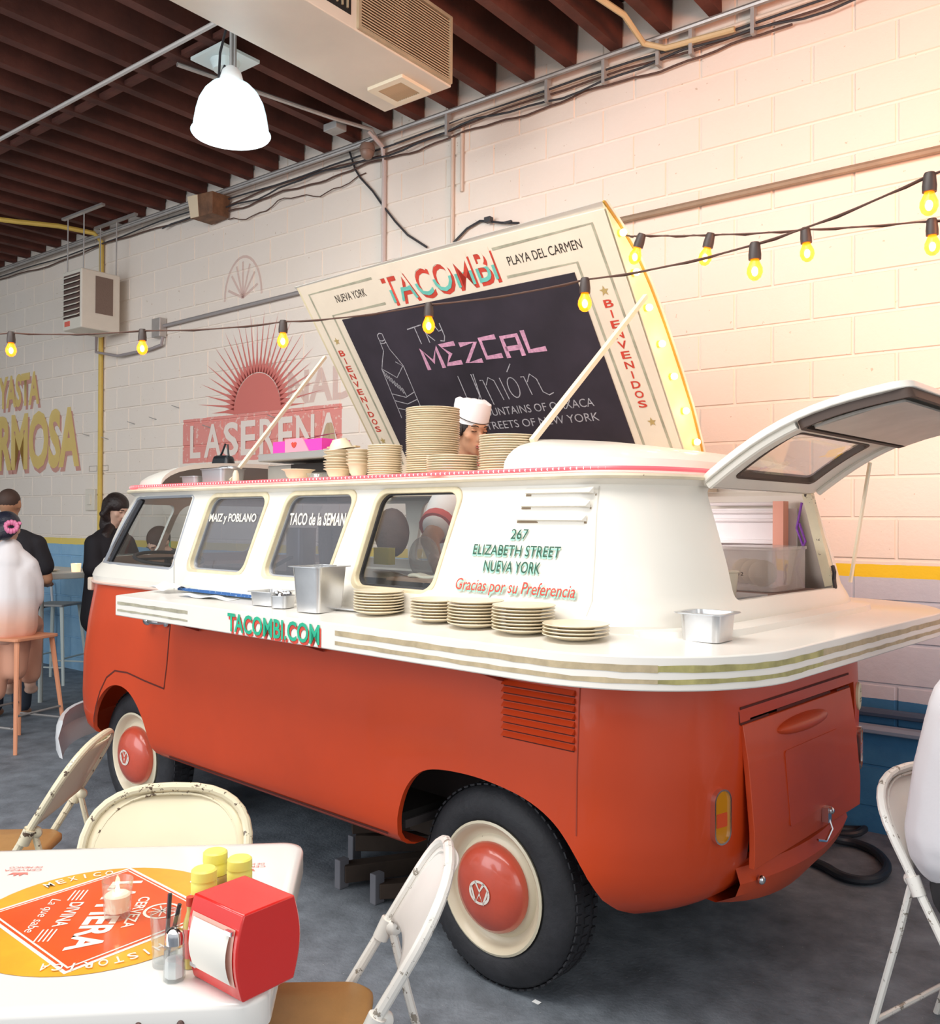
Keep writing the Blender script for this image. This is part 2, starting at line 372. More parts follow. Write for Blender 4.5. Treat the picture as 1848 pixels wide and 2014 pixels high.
# mural painting on the wall
PAINTR=mat_mix_transparent('faded_red_mural_paint',(0.70,0.18,0.15),0.80,0.8)
PAINTC=mat_mix_transparent('cream_mural_paint',(0.86,0.77,0.69),0.9,0.8)
PAINTY=mat_mix_transparent('yellow_mural_paint',(0.88,0.66,0.22),0.80,0.8)
PAINTP=mat_mix_transparent('pink_shadow_mural_paint',(0.72,0.32,0.26),0.62,0.8)
PAINTF=mat_mix_transparent('ghost_pink_mural_paint',(0.70,0.42,0.38),0.35,0.8)
yw=YW-0.003; UX=(1,0,0); VZ=(0,0,1)
mural=empty('wall_mural',(-4.13,yw,2.005),label='faded red painted sign with a rayed sun above cream letters on the block wall',cat='mural')
def on(par,o): o.matrix_parent_inverse=Matrix.Translation(-Vector(par.location)); return o
sun=MB(); cx,cz=-4.13,2.42
pts=[]
for k in range(25): 
    a=PI*k/24; pts.append((cx+0.30*math.cos(a),cz-0.03+0.32*math.sin(a)))
sun.add([(cx,yw,cz-0.03)]+[(a,yw,b_) for a,b_ in pts],[(0,i+1,i+2) for i in range(24)])

nr=29
for k in range(nr):
    a=PI*(0.0+k/(nr-1)); L1=0.80 if k%2 else 0.72
    if k in(0,nr-1): L1=0.6
    c1=Vector((math.cos(a),math.sin(a))); n1=Vector((-c1.y,c1.x)); q=[c1*0.295+n1*0.028,c1*0.295-n1*0.028,c1*0.42-n1*0.009,c1*L1,c1*0.42+n1*0.009]
    sun.add([(cx+p.x,yw-0.0003,cz+p.y) for p in q],[(0,1,2,3,4)])
on(mural,sun.build('sunburst',PAINTR,mural,smooth=False))
# cream letters, thin slab strokes
lx=[-5.03,-4.83,-4.56,-4.33,-4.09,-3.86,-3.65,-3.41]; ltr='LASERENA'; wds=[.15,.24,.20,.19,.20,.17,.21,.25]
for ch,xx,ww in zip(ltr,lx,wds):
    on(mural,text('lettering',ch,PAINTC,(xx,yw,2.045),UX,VZ,ww,0.285,mural,bold=0.02,lift=0.0008))
slice_=strokes([[(-4.32+0.24*math.cos(a),3.35+0.34*math.sin(a)) for a in [PI*k/16 for k in range(17)]]]+[[(-4.32,3.35),(-4.32+0.2*math.cos(a),3.35+0.3*math.sin(a))] for a in (0.3,0.7,1.1,1.57,2.0,2.4,2.85)],0.022,(0,yw,0),UX,VZ,0.0006)
tag(slice_.build('wall_mural',PAINTF,smooth=False),'ghostly pink citrus slice outline high on the block wall','mural')
gh=text('wall_mural','NAD',PAINTF,(-3.75,yw,2.42),UX,VZ,0.75,0.26,lift=0.0006,bold=0.03); tag(gh,'faint pink ghost letters on wall just right of the painted sun','mural')
sgn=empty('wall_mural',(-7.6,yw,2.0),label='yellow painted sign words with pink shadows at far left of the wall',cat='mural')
for s,x0,z0,w,h in (('YASTA',-8.62,2.72,0.92,0.36),('RMOSA',-8.62,2.03,1.74,0.62)):
    on(sgn,text('letter_shadow',s,PAINTP,(x0,yw,z0),UX,VZ,w,h,sgn,bold=0.04,lift=0.0004,sh=(0.035,-0.045)))
    on(sgn,text('lettering',s,PAINTY,(x0,yw,z0),UX,VZ,w,h,sgn,bold=0.04,lift=0.0012))
for x in (-6.62,-6.42):
    o=strokes([[(x-0.07,1.98),(x+0.07,1.98)],[(x-0.07,2.03),(x+0.07,2.03)],[(x-0.07,1.98),(x-0.07,2.03)],[(x+0.07,1.98),(x+0.07,2.03)]],0.006,(0,yw,0),UX,VZ,0.001).build('sign_plate',mat('pale_sign',(0.5,0.45,0.4),0.7),smooth=False)
    tag(o,'small outlined notice beside the yellow conduit, '+('left' if x<-6.5 else 'right')+' one','sign')

# ---------------- ceiling and wall services ----------------
DUCTM=mat('cream_duct_paint',(0.74,0.66,0.55),0.5,var=0.06,vscale=2,wear=(0.42,0.33,0.24),wth=0.70,wscale=5,bump=0.15,bscale=6)
GRILM=mat('worn_grille_metal',(0.55,0.45,0.30),0.55,metal=0.3,var=0.15)
duct=empty('air_duct',(-1.62,-0.5,3.9),label='big cream painted air duct hung under the ceiling joists',cat='duct')
X0,X1,Z0,Z1,YE=-1.87,-1.37,3.9,4.25,1.56
b=MB(); b.box(((X0+X1)/2,(YE-3.5)/2,(Z0+Z1)/2),(X1-X0,YE+3.5,Z1-Z0)); on(duct,b.build('duct_body',DUCTM,duct,smooth=False,bevel=0.006))
# side grille: frame plus slats
b=MB(); g0,g1=0.85,1.53
b.ringprism(rrect(g0-0.02,Z0+0.01,g1+0.02,Z1+0.03,0.004,1),rrect(g0,Z0+0.03,g1,Z1+0.01,0.004,1),(X1,0,0),(0,1,0),(0,0,1),(1,0,0),0.0,0.016); fr=on(duct,b.build('grille_frame',GRILM,duct,smooth=False))
b=MB(); b.box((X1+0.001,(g0+g1)/2,(Z0+Z1)/2+0.02),(0.004,g1-g0,Z1-Z0-0.02)); on(duct,b.build('grille_backing',mat('grille_shadow_metal',(0.12,0.07,0.04),0.8),duct,smooth=False))
sm=MB(); sm.box((0,0,0),(0.012,g1-g0,0.005),(0,0.5,0)); sme=sm.mesh('slat'); sme.materials.append(GRILM)
for k in range(22):
    o=bpy.data.objects.new('slat',sme); C.objects.link(o); o.location=(X1+0.008,(g0+g1)/2,Z0+0.042+k*0.0145); o.parent=duct; on(duct,o)
# dark opening nearer the camera and its bars
b=MB(); b.box((X1+0.001,0.54,Z0+0.19),(0.006,0.50,0.26)); on(duct,b.build('side_opening',DARK,duct,smooth=False))
vm=MB(); vm.box((0,0,0),(0.008,0.008,0.22)); vme=vm.mesh('bar'); vme.materials.append(GRILM)
for k in range(14):
    o=bpy.data.objects.new('bar',vme); C.objects.link(o); o.location=(X1+0.008,0.32+k*0.034,Z0+0.19); o.parent=duct; on(duct,o)
# square ceiling register under the duct
reg=empty('air_register',(-1.61,1.40,3.9),label='small square cream air register on the underside of the duct end',cat='vent')
b=MB(); b.ringprism(rrect(-0.13,-0.12,0.13,0.12,0.004,1),rrect(-0.085,-0.08,0.085,0.08,0.003,1),(0,0,0),(1,0,0),(0,1,0),(0,0,-1),0.0,0.018); b.build('register_frame',mat('register_cream',(0.84,0.74,0.56),0.5),reg,smooth=False)
b=MB(); b.box((0,0,-0.002),(0.17,0.16,0.003)); b.build('register_backing',DARK,reg,smooth=False)
rm=MB(); rm.box((0,0,0),(0.006,0.16,0.014),(0,0.6,0)); rme=rm.mesh('slat'); rme.materials.append(GRILM)
for k in range(11):
    o=bpy.data.objects.new('slat',rme); C.objects.link(o); o.location=(-0.075+k*0.015,0,-0.01); o.parent=reg
def pipe(name,pts,rad,m,label,cat='pipe',n=8,group=None): 
    return MB().tube(pts,rad,n).build(name,m,label=label,cat=cat,group=group)
# overhead wall conduits running along the joist ends
GALV=mat('galvanised_pipe',(0.50,0.48,0.46),0.4,metal=0.6,var=0.15,vscale=5)
PAINTEDP=mat('cream_painted_pipe',(0.70,0.62,0.52),0.5,var=0.1)
def wavy(x0,x1,y,z,amp,n=40,seed=0):
    rr=random.Random(seed); ph=rr.random()*6; return [(x0+(x1-x0)*k/n,y+0.3*amp*math.sin(k*0.9+ph),z+amp*math.sin(k*0.55+ph)+0.4*amp*math.sin(k*1.7)) for k in range(n+1)]
pipe('conduit',[(-14,2.40,4.262),(5,2.40,4.262)],0.016,GALV,'uppermost straight steel conduit running along the wall under the joists','conduit')
pipe('conduit',[(-14,2.37,4.226),(-2.9,2.37,4.226),(-2.72,2.37,4.24),(-2.70,2.30,4.27),(-2.79,2.02,4.275),(-3.0,0.93,4.275)],0.014,GALV,'second steel conduit along the wall, bending out to the ceiling lamp','conduit')
pipe('conduit',[(-2.6,2.43,4.20),(5,2.43,4.20)],0.013,PAINTEDP,'cream painted conduit just below the uppermost one, right half of wall','conduit')
for i,(a,z,am,x0,x1) in enumerate(((2.42,4.185,0.012,-14,5),(2.43,4.155,0.016,-9,4),(2.41,4.13,0.02,-5.4,2.5),(2.435,4.10,0.012,-4.8,0.2))):
    pipe('cable',wavy(x0,x1,a,z,am,60,i),0.0065,CORD if i%2 else SEAL,'dark cable sagging along the top of the wall, %s of the bundle'%('uppermost','second','third','lowest')[i],'cable',6)
pipe('cable',wavy(-4.5,-2.9,2.44,4.02,0.03,20,9),0.004,CORD,'thin loose cable drooping below the bundle beside the wooden speaker','cable',6)
for i,x in enumerate((-2.1,-1.3,-0.9,-0.55,-0.35,0.0)): MB().box((x,2.42,4.19),(0.02,0.05,0.16)).build('pipe_strap',GREYP,smooth=False,label='small grey strap on the wall top conduits, %s from the duct end'%('first','second','third','fourth','fifth','sixth')[i],cat='strap',group='straps on the wall top conduits')
pipe('conduit',[(-0.66,1.7,4.29),(-0.60,2.10,4.28),(-0.60,2.33,4.22),(-0.50,2.40,4.19),(-0.1,2.41,4.17)],0.017,mat('yellowed_pipe',(0.62,0.50,0.28),0.5),'thick yellowed flexible conduit dropping from the joists to the wall top','conduit')
YELP=mat('yellow_conduit_paint',(0.66,0.47,0.10),0.5,var=0.1)
pipe('conduit',[(-7.0,1.2,4.27),(-6.72,1.75,4.27),(-6.55,2.05,4.275),(-6.47,2.36,4.27),(-6.455,2.43,4.20),(-6.455,2.44,0.4)],0.023,YELP,'yellow conduit crossing the joists then running down the wall','conduit')
pipe('conduit',[(-2.73,2.30,4.27),(-2.708,2.42,4.19),(-2.708,2.44,4.1),(-2.708,2.44,3.35)],0.017,mat('pink_grey_pipe',(0.55,0.47,0.44),0.5),'pinkish grey conduit going straight down the wall behind the chalkboard','conduit')
pipe('conduit',[(-2.08,2.445,4.12),(-2.08,2.445,3.3)],0.013,mat('cream_wall_pipe',(0.66,0.56,0.47),0.55),'longer thin cream pipe down the wall under the duct end','conduit')
pipe('conduit',[(-2.0,2.445,4.15),(-2.0,2.445,3.72)],0.012,mat('cream_wall_pipe',(0.66,0.56,0.47),0.55),'short thin cream pipe stub down the wall under the duct end','conduit')
BROWNP=mat('brown_grey_conduit',(0.34,0.26,0.18),0.5,metal=0.3,var=0.15)
pipe('conduit',[(-0.95,2.43,3.285),(5,2.43,3.285)],0.019,BROWNP,'brownish horizontal conduit on the right wall above the string lights','conduit')
pipe('conduit',[(-5.40,2.43,3.25),(-3.0,2.43,3.29),(-0.95,2.43,3.285)],0.017,mat('grey_conduit',(0.42,0.39,0.38),0.5,metal=0.4),'grey horizontal conduit running behind the raised lid from a junction box','conduit')
b=MB(); b.box((-5.46,2.42,3.235),(0.13,0.07,0.17)); b.build('junction_box',GALV,smooth=False,bevel=0.005,label='small grey steel junction box on wall left of the sunburst',cat='box')
b=MB(); b.tube([(-5.40,2.42,3.15),(-5.42,2.42,3.08),(-5.6,2.42,3.06),(-6.1,2.40,3.05),(-6.45,2.38,3.12),(-6.3,2.3,3.28)],0.014,8); b.build('cable',mat('grey_flex',(0.34,0.30,0.30),0.5),label='grey flexible cable looping from junction box under the wall heater',cat='cable')
pipe('cable',[(-3.05,2.43,4.24),(-3.0,2.44,4.1),(-2.95,2.44,4.03),(-2.82,2.44,3.9),(-2.74,2.44,3.80),(-2.6,2.44,3.64),(-2.48,2.44,3.52),(-2.3,2.44,3.40)],0.008,SEAL,'black cable hanging diagonally down the wall to the chalkboard lid','cable',6)
pipe('cable',[(-2.06,2.44,3.39),(-1.95,2.44,3.46),(-1.84,2.44,3.49),(-1.76,2.43,3.47),(-1.66,2.43,3.44),(-1.52,2.43,3.41)],0.008,SEAL,'short black cable arching over the top edge of the raised lid','cable',6)
b=MB(); b.box((-1.755,2.42,3.475),(0.05,0.04,0.035)); b.box((-1.60,2.42,3.43),(0.06,0.02,0.015)); b.build('cable_plug',SEAL,smooth=False,bevel=0.004,label='black plug on the cable above the raised lid',cat='plug')
b=MB(); b.lathe([(0.0,0.0),(0.055,0.0),(0.055,0.03),(0.045,0.05)],16,(-2.80,2.36,4.16)); b.ell((-2.80,2.36,4.155),(0.05,0.05,0.055)); b.build('security_camera',mat('brown_dome',(0.26,0.17,0.13),0.4),label='small brown dome camera under the conduits on the wall',cat='camera')
b=MB(); b.box((-2.88,2.12,4.265),(0.13,0.10,0.05)); b.build('junction_box',GREYP,smooth=False,bevel=0.004,label='flat grey junction box on the ceiling conduit near the wall',cat='box')
pipe('hanging_rod',[(-8.5,0.75,4.24),(-2.2,0.75,4.24)],0.014,mat('pale_rod',(0.62,0.58,0.55),0.4,metal=0.3),'long pale rod crossing below the joists behind the pendant lamp','rod')
b=MB(); b.box((-0.02,2.44,4.02),(0.04,0.03,0.16)); 
# pendant lamp
lx_,ly_=-2.30,0.80
lamp=empty('pendant_lamp',(lx_,ly_,3.62),label='glowing white bell pendant lamp hanging from the joists',cat='lamp')
ACRY=bpy.data.materials.new('glowing_acrylic'); ACRY.use_nodes=True; bb_=ACRY.node_tree.nodes['Principled BSDF']; bb_.inputs['Base Color'].default_value=(0.8,0.9,0.92,1); bb_.inputs['Emission Color'].default_value=(0.86,0.97,1,1); bb_.inputs['Emission Strength'].default_value=0.22; bb_.inputs['Roughness'].default_value=0.2
bell=MB(); prof=[(0.207,0.0),(0.214,0.01),(0.205,0.012),(0.198,0.07),(0.188,0.14),(0.172,0.21),(0.145,0.27),(0.11,0.315),(0.07,0.34),(0.07,0.335),(0.105,0.308),(0.138,0.265),(0.165,0.208),(0.181,0.14),(0.191,0.07),(0.200,0.005)]
prof=[(a,b2*0.84) for a,b2 in prof]; bell.lathe(prof,40,close=True); bell.build('bell_shade',ACRY,lamp)
tn=ACRY.node_tree; tb_=tn.nodes.new('ShaderNodeBsdfTransparent'); tb_.inputs[0].default_value=(0.9,0.97,1,1); mxs=tn.nodes.new('ShaderNodeMixShader'); mxs.inputs[0].default_value=0.62; tn.links.new(tb_.outputs[0],mxs.inputs[1]); tn.links.new(bb_.outputs[0],mxs.inputs[2]); tn.links.new(mxs.outputs[0],tn.nodes['Material Output'].inputs[0])
MB().ell((0,0,0.19),(0.045,0.045,0.07)).build('lamp_bulb',mat('lamp_bulb_glow',(1,1,1),0.3,emit=(0.92,1,1),estr=14),lamp)
MB().lathe([(0.0,0.275),(0.062,0.275),(0.062,0.31),(0.05,0.35),(0.03,0.37),(0.0,0.37)],20).build('lamp_cap',mat('lamp_cap_white',(0.8,0.84,0.84),0.4,emit=(0.9,1,1),estr=0.15),lamp)
b=MB(); b.cyl((0,0,0.36),(0,0,0.66),0.012); b.cyl((0.03,0,0.33),(0.03,0,0.66),0.008); b.build('lamp_stem',GREYP,lamp)
MB().tube([(-0.06,0,0.40),(-0.14,0.02,0.36),(-0.13,0.02,0.5),(-0.06,0.02,0.66)],0.007,6).build('lamp_cord',SEAL,lamp)
pl=bpy.data.lights.new('pendant_light','POINT'); pl.energy=13; pl.color=(0.9,0.98,1); pl.shadow_soft_size=0.08; po=bpy.data.objects.new('pendant_light',pl); C.objects.link(po); po.location=(lx_,ly_,3.58)
b=MB(); b.box((-2.745,1.09,4.285),(0.30,0.28,0.02)); b.cyl((-2.745,1.09,4.275),(-2.745,1.09,4.22),0.09,0.07,20); b.build('ceiling_plate',mat('white_plate',(0.75,0.85,0.84),0.4),smooth=False,bevel=0.002,label='square white mounting plate on joists above the pendant lamp',cat='plate')
# unit heater near the wall
HX0,HX1,HY0,HY1,HZ0,HZ1=-6.33,-6.00,1.98,2.36,3.24,3.78
heat=empty('wall_heater',((HX0+HX1)/2,(HY0+HY1)/2,HZ0),label='cream unit heater with louvred front hung on rods by the wall',cat='heater')
HM=mat('heater_cream',(0.70,0.66,0.57),0.45,var=0.04)
b=MB(); b.box(((HX0+HX1)/2,(HY0+HY1)/2,(HZ0+HZ1)/2),(HX1-HX0,HY1-HY0,HZ1-HZ0)); on(heat,b.build('heater_case',HM,heat,smooth=False,bevel=0.012))
b=MB(); b.box(((HX0+HX1)/2,HY0-0.001,HZ0+0.30),(HX1-HX0-0.05,0.004,0.40)); on(heat,b.build('louvre_opening',mat('heater_shadow',(0.10,0.06,0.05),0.8),heat,smooth=False))
for k in range(8):
    b=MB(); b.box(((HX0+HX1)/2,HY0-0.012,HZ0+0.125+k*0.05),(HX1-HX0-0.05,0.045,0.008),(0.55,0,0)); on(heat,b.build('louvre',HM,heat,smooth=False))
b=MB(); b.box((HX1+0.002,(HY0+HY1)/2+0.03,HZ0+0.32),(0.006,0.17,0.34)); on(heat,b.build('side_grille',mat('side_grille_brown',(0.20,0.14,0.11),0.6,bump=0.6,bscale=90),heat,smooth=False))
b=MB(); b.box((HX0+0.09,HY0-0.002,HZ0+0.055),(0.09,0.004,0.045)); on(heat,b.build('red_label',mat('red_label_paint',(0.7,0.14,0.10),0.5),heat,smooth=False))
for x,y in ((HX0+0.03,HY0+0.03),(HX1-0.02,HY0+0.03),(HX0+0.03,HY1-0.03),(HX1-0.02,HY1-0.03)):
    b=MB(); b.cyl((x,y,HZ1),(x,y,4.3),0.006,n=6); on(heat,b.build('hanging_rod',GREYP,heat))
for y in (HY0+0.02,HY1-0.04):
    b=MB(); b.beam((HX0-0.04,y,4.285),(HX1+0.32,y,4.285),0.035,0.02); on(heat,b.build('support_channel',GALV,heat,smooth=False))
# wooden speaker box below conduits
spk=empty('speaker_box',(-4.70,2.29,4.05),label='brown wooden speaker box with cream front tucked under the conduits',cat='speaker')
WBR=mat('speaker_brown_wood',(0.16,0.075,0.035),0.6,var=0.4,vscale=8)
b=MB(); q=[(-0.23,-0.15),(0.29,-0.13),(0.27,0.17),(-0.20,0.17)]
b.add([(-0.20,-0.17,-0.13),(0.17,-0.10,-0.11),(0.17,0.16,-0.11),(-0.20,0.16,-0.13),(-0.24,-0.20,0.13),(0.21,-0.13,0.13),(0.21,0.16,0.13),(-0.24,0.16,0.13)],[(0,3,2,1),(4,5,6,7),(0,1,5,4),(1,2,6,5),(2,3,7,6),(3,0,4,7)])
spk.scale=(0.62,0.62,0.72); spk.location=(-4.60,2.34,4.12)
b.build('speaker_case',WBR,spk,smooth=False,bevel=0.005)
b=MB(); b.add([(-0.205,-0.175,-0.125),(-0.06,-0.150,-0.12),(-0.055,-0.178,0.125),(-0.238,-0.205,0.125),(-0.205,-0.168,-0.125),(-0.06,-0.14,-0.12),(-0.055,-0.165,0.125),(-0.238,-0.19,0.125)],[(0,1,2,3),(7,6,5,4),(0,4,5,1),(1,5,6,2),(2,6,7,3),(3,7,4,0)])
b.build('speaker_front',mat('speaker_cream',(0.72,0.60,0.42),0.7),spk,smooth=False)
# outlet plate, nails
b=MB(); b.box((-6.63,2.445,1.70),(0.17,0.03,0.21)); b.box((-6.63,2.425,1.70),(0.06,0.02,0.10)); b.build('outlet_box',mat('outlet_cream',(0.74,0.68,0.58),0.4),smooth=False,bevel=0.006,label='white electrical outlet box on wall beside the yellow conduit',cat='outlet')
for x,z,wh_ in ((-5.9,2.40,'midway between yellow conduit and red sign'),(-5.55,2.42,'second left of the red sign'),(-6.35,2.28,'just right of the yellow conduit'),(-5.2,2.50,'at the upper left corner of red sign'),(-4.75,2.30,'in the letter A of the red sign'),(-3.9,2.33,'in the middle letters of the red sign'),(-6.7,2.33,'just left of the yellow conduit')):
    MB().cyl((x,2.46,z),(x-0.03,2.40,z+0.02),0.004,n=6).build('wall_nail',GREYP,label='small bent nail in the wall, '+wh_,cat='nail',group='nails in the wall')
for x,y in ((-0.35,2.26),(-0.3,2.40)):
    pass
pipe('wall_pipe',[(-1.0,2.42,0.60),(5,2.42,0.60)],0.022,mat('dark_blue_pipe',(0.06,0.10,0.17),0.5),'upper of two dark pipes low on the blue wall right of van','pipe')
pipe('wall_pipe',[(-1.0,2.41,0.52),(5,2.41,0.52)],0.024,mat('blue_grey_pipe',(0.30,0.38,0.50),0.5),'lower pale blue pipe low on the blue wall right of van','pipe')
# ---------------- camper van ----------------
TH=-0.0817; ct,st=math.cos(TH),math.sin(TH)
def V(x,y,z): return Vector((x*ct-y*st,x*st+y*ct,z))
van=empty('camper_van',(0,0,0),TH,'vintage red and cream camper van turned food stand, roof lid and tailgate open','van')
WID=1.70; BELT=1.19
# profile table: z, nose x, rear x, side inset, rear corner semi-axes (ax,ay), front semi-axes
PR=[(0.335,-3.00,0.50,0.15,0.34,0.44,0.5,0.55),(0.345,-3.06,0.56,0.10,0.34,0.46,0.53,0.57),(0.365,-3.12,0.61,0.06,0.34,0.46,0.55,0.58),(0.40,-3.17,0.655,0.03,0.34,0.46,0.57,0.6),(0.44,-3.20,0.685,0.012,0.33,0.45,0.6,0.6),(0.50,-3.22,0.708,0.003,0.32,0.44,0.6,0.6),(0.59,-3.23,0.72,0.0,0.31,0.43,0.6,0.6),(0.80,-3.22,0.725,0.0,0.31,0.43,0.6,0.6),(1.0,-3.17,0.715,0.002,0.30,0.42,0.6,0.6),(1.19,-3.11,0.69,0.010,0.29,0.42,0.6,0.6)]
PU=[(1.19,-3.12,0.69,0.004,0.29,0.42,0.6,0.6),(1.225,-3.14,0.69,0.006,0.29,0.42,0.6,0.6),(1.255,-3.15,0.68,0.025,0.285,0.42,0.6,0.6),(1.29,-3.12,0.665,0.050,0.28,0.41,0.6,0.6),(1.40,-3.05,0.64,0.066,0.27,0.41,0.6,0.6),(1.52,-2.97,0.605,0.085,0.26,0.41,0.6,0.6),(1.635,-2.87,0.57,0.105,0.25,0.40,0.6,0.6),(1.652,-2.89,0.59,0.085,0.25,0.40,0.6,0.6),(1.668,-2.89,0.59,0.085,0.25,0.40,0.6,0.6),(1.675,-2.86,0.565,0.112,0.25,0.40,0.6,0.6)]
def prof(z,T):
    if z<=T[0][0]: return T[0]
    for a,b in zip(T,T[1:]):
        if z<=b[0]:
            k=(z-a[0])/(b[0]-a[0]); return tuple(p+(q-p)*k for p,q in zip(a,b))
    return T[-1]
NA=16
def ring(row,off=0.0):
    z,xf,xr,ins,ax,ay,fx,fy=row; xf+=off;xr-=off;ins+=off
    ax-=off*0.5; ay-=off*0.5; fx-=off*.5; fy-=off*.5
    pts=[]
    ns=40
    for k in range(ns): # near side, front to rear
        t=k/ns; pts.append((xf+fx+(xr-ax-xf-fx)*t,ins))
    for k in range(NA): t=PI/2*k/NA; pts.append((xr-ax+ax*math.sin(t),ins+ay*(1-math.cos(t))))
    for k in range(12): pts.append((xr,ins+ay+(WID-2*ins-2*ay)*k/12))
    for k in range(NA): t=PI/2*k/NA; pts.append((xr-ax+ax*math.cos(t),WID-ins-ay*(1-math.sin(t))))
    for k in range(ns): t=k/ns; pts.append((xr-ax-(xr-ax-xf-fx)*t,WID-ins))
    for k in range(NA): t=PI/2*k/NA; pts.append((xf+fx*(1-math.sin(t)),WID-ins-fy*(1-math.cos(t))))
    for k in range(8): pts.append((xf,WID-ins-fy-(WID-2*ins-2*fy)*k/8))
    for k in range(NA): t=PI/2*k/NA; pts.append((xf+fx*(1-math.cos(t)),ins+fy*(1-math.sin(t))))
    return [(a,b,z) for a,b in pts]
def ysurf(x,z,T):
    z_,xf,xr,ins,ax,ay,fx,fy=prof(z,T)
    if x<xf+fx: 
        s=min(1,max(0,(xf+fx-x)/fx)); return ins+fy*(1-math.sqrt(max(0,1-s*s)))
    if x>xr-ax:
        s=min(1,max(0,(x-xr+ax)/ax)); return ins+ay*(1-math.sqrt(max(0,1-s*s)))
    return ins
def shell(T,zs,thick,dome=False):
    rows=[prof(z,T) for z in zs]; R=[]
    for i,rw in enumerate(rows):
        ro=ring(rw)
        if not dome and i<6:   # sill sits a little higher ahead of the rear wheel
            ro=[(a,b,c+(0.045 if a<-0.3 else 0.045*max(0,1-(a+0.3)/0.6))*(1-i/6) if rw[0]<0.45 else c) for a,b,c in ro]
        R.append(ro)
    n=len(R[0]); outer=R[:]; 
    if dome:
        base=ring(rows[-1]); cx,cy=-1.16,WID/2
        for s in (0.985,0.96,0.92,0.86,0.78,0.68,0.55,0.40,0.22):
            h=0.165*(1-s**2.6)**(1/2.4); outer.append([(cx+(a-cx)*(1-(1-s)*0.9),cy+(b_-cy)*s,rows[-1][0]+h) for a,b_,c in base])
    inner=[]
    for ro in outer:
        m=len(ro); q=[]
        for i in range(m):
            a=Vector(ro[i-1][:2]); b_=Vector(ro[(i+1)%m][:2]); t=(b_-a).normalized(); nn=Vector((-t.y,t.x))
            q.append((ro[i][0]+nn.x*thick,ro[i][1]+nn.y*thick,ro[i][2]))
        inner.append(q)
    if dome:
        k0=len(R)
        for j in range(k0,len(inner)): inner[j]=[(a,b_,c-thick) for a,b_,c in outer[j]]
        for j in range(max(0,k0-1),k0): inner[j]=[(a,b_,c-thick*0.5) for a,b_,c in inner[j]]
        inner=inner[:k0-2]+inner[k0:]  # keep lip simple
    mb=MB(); no=len(outer); ni=len(inner)
    allr=outer+inner[::-1]
    vs=[p for ro in allr for p in ro]; fs=[]
    def band(i,j):
        for k in range(n): k2=(k+1)%n; fs.append((i*n+k,i*n+k2,j*n+k2,j*n+k))
    for i in range(no-1): band(i,i+1)
    if dome:
        fs.append(tuple((no-1)*n+k for k in range(n))); fs.append(tuple(no*n+k for k in range(n-1,-1,-1)))
    else: band(no-1,no)
    for i in range(no,no+ni-1): band(i,i+1)
    band(no+ni-1,0)
    mb.add(vs,fs); return mb
def ycut(poly,y0,y1): return MB().prism(poly,(0,0,0),(1,0,0),(0,0,1),(0,1,0),y0,y1)
def linsp(a,b,n): return [a+(b-a)*k/n for k in range(n+1)]
# lower red body
lower=shell(PR,[0.335,0.345,0.365,0.385,0.40,0.42,0.44]+linsp(0.47,BELT,22),0.022).build('lower_body',RED,van)
RARCH=[(-0.345,0.2),(-0.345,0.44),(-0.335,0.52),(-0.30,0.61),(-0.24,0.675),(-0.16,0.705),(0.0,0.715),(0.13,0.705),(0.24,0.685),(0.33,0.645),(0.39,0.59),(0.44,0.52),(0.475,0.45),(0.51,0.38),(0.56,0.2)]
FARCH=[(-2.68,0.2),(-2.66,0.42),(-2.62,0.53),(-2.55,0.62),(-2.46,0.68),(-2.36,0.70),(-2.26,0.685),(-2.17,0.63),(-2.10,0.55),(-2.05,0.45),(-2.01,0.38),(-1.97,0.2)]
def chaikin(p,n=2):
    for _ in range(n):
        q=[p[0]]
        for a,b_ in zip(p,p[1:]): q+=[(a[0]*.75+b_[0]*.25,a[1]*.75+b_[1]*.25),(a[0]*.25+b_[0]*.75,a[1]*.25+b_[1]*.75)]
        p=q+[p[-1]]
    return p
RARCH=chaikin(RARCH); FARCH=chaikin(FARCH)
lid_open=MB().box((0.70,0.845,0.715),(0.3,0.86,0.43))
boolean(lower,[tmp(ycut(RARCH,-0.3,0.32)),tmp(ycut(FARCH,-0.3,0.42)),tmp(ycut(RARCH,1.4,2.2)),tmp(ycut(FARCH,1.3,2.2)),tmp(lid_open)])
# upper cream body
upper=shell(PU,[1.19,1.205,1.225,1.24,1.255,1.27,1.29]+linsp(1.31,1.635,12)[0:]+[1.652,1.668,1.675],0.022,True).build('upper_body',CREAM,van)
WINS=[(-1.785,-1.285,1.30,1.625,0.035,0.085),(-1.20,-0.70,1.275,1.628,0.035,0.085),(-0.645,-0.150,1.272,1.630,0.035,0.085)]
def winpoly(x0,x1,z0,z1,r,sk): 
    h=z1-z0; return [(a+sk*(b_-z0)/h,b_) for a,b_ in rrect(x0,z0,x1-sk,z1,r,6)] 
W1=winpoly(-1.825,-1.235,1.282,1.632,0.05,0.13)
W2=winpoly(-1.235,-0.670,1.278,1.632,0.05,0.13)
W3=winpoly(-0.655,-0.125,1.270,1.632,0.05,0.10)
DOORW=[(-2.70,1.29),(-1.97,1.285),(-1.945,1.30),(-1.845,1.62),(-1.86,1.632),(-2.38,1.628),(-2.42,1.62)]
cuts=[ycut(p,-0.2,0.3) for p in (W1,W2,W3)]+[ycut(DOORW,-0.2,0.42)]
cuts+=[ycut(p,1.4,2.0) for p in (W1,W2,W3)]+[ycut([(-2.90,1.29),(-1.87,1.285),(-1.845,1.62),(-2.74,1.62)],1.22,2.0)]
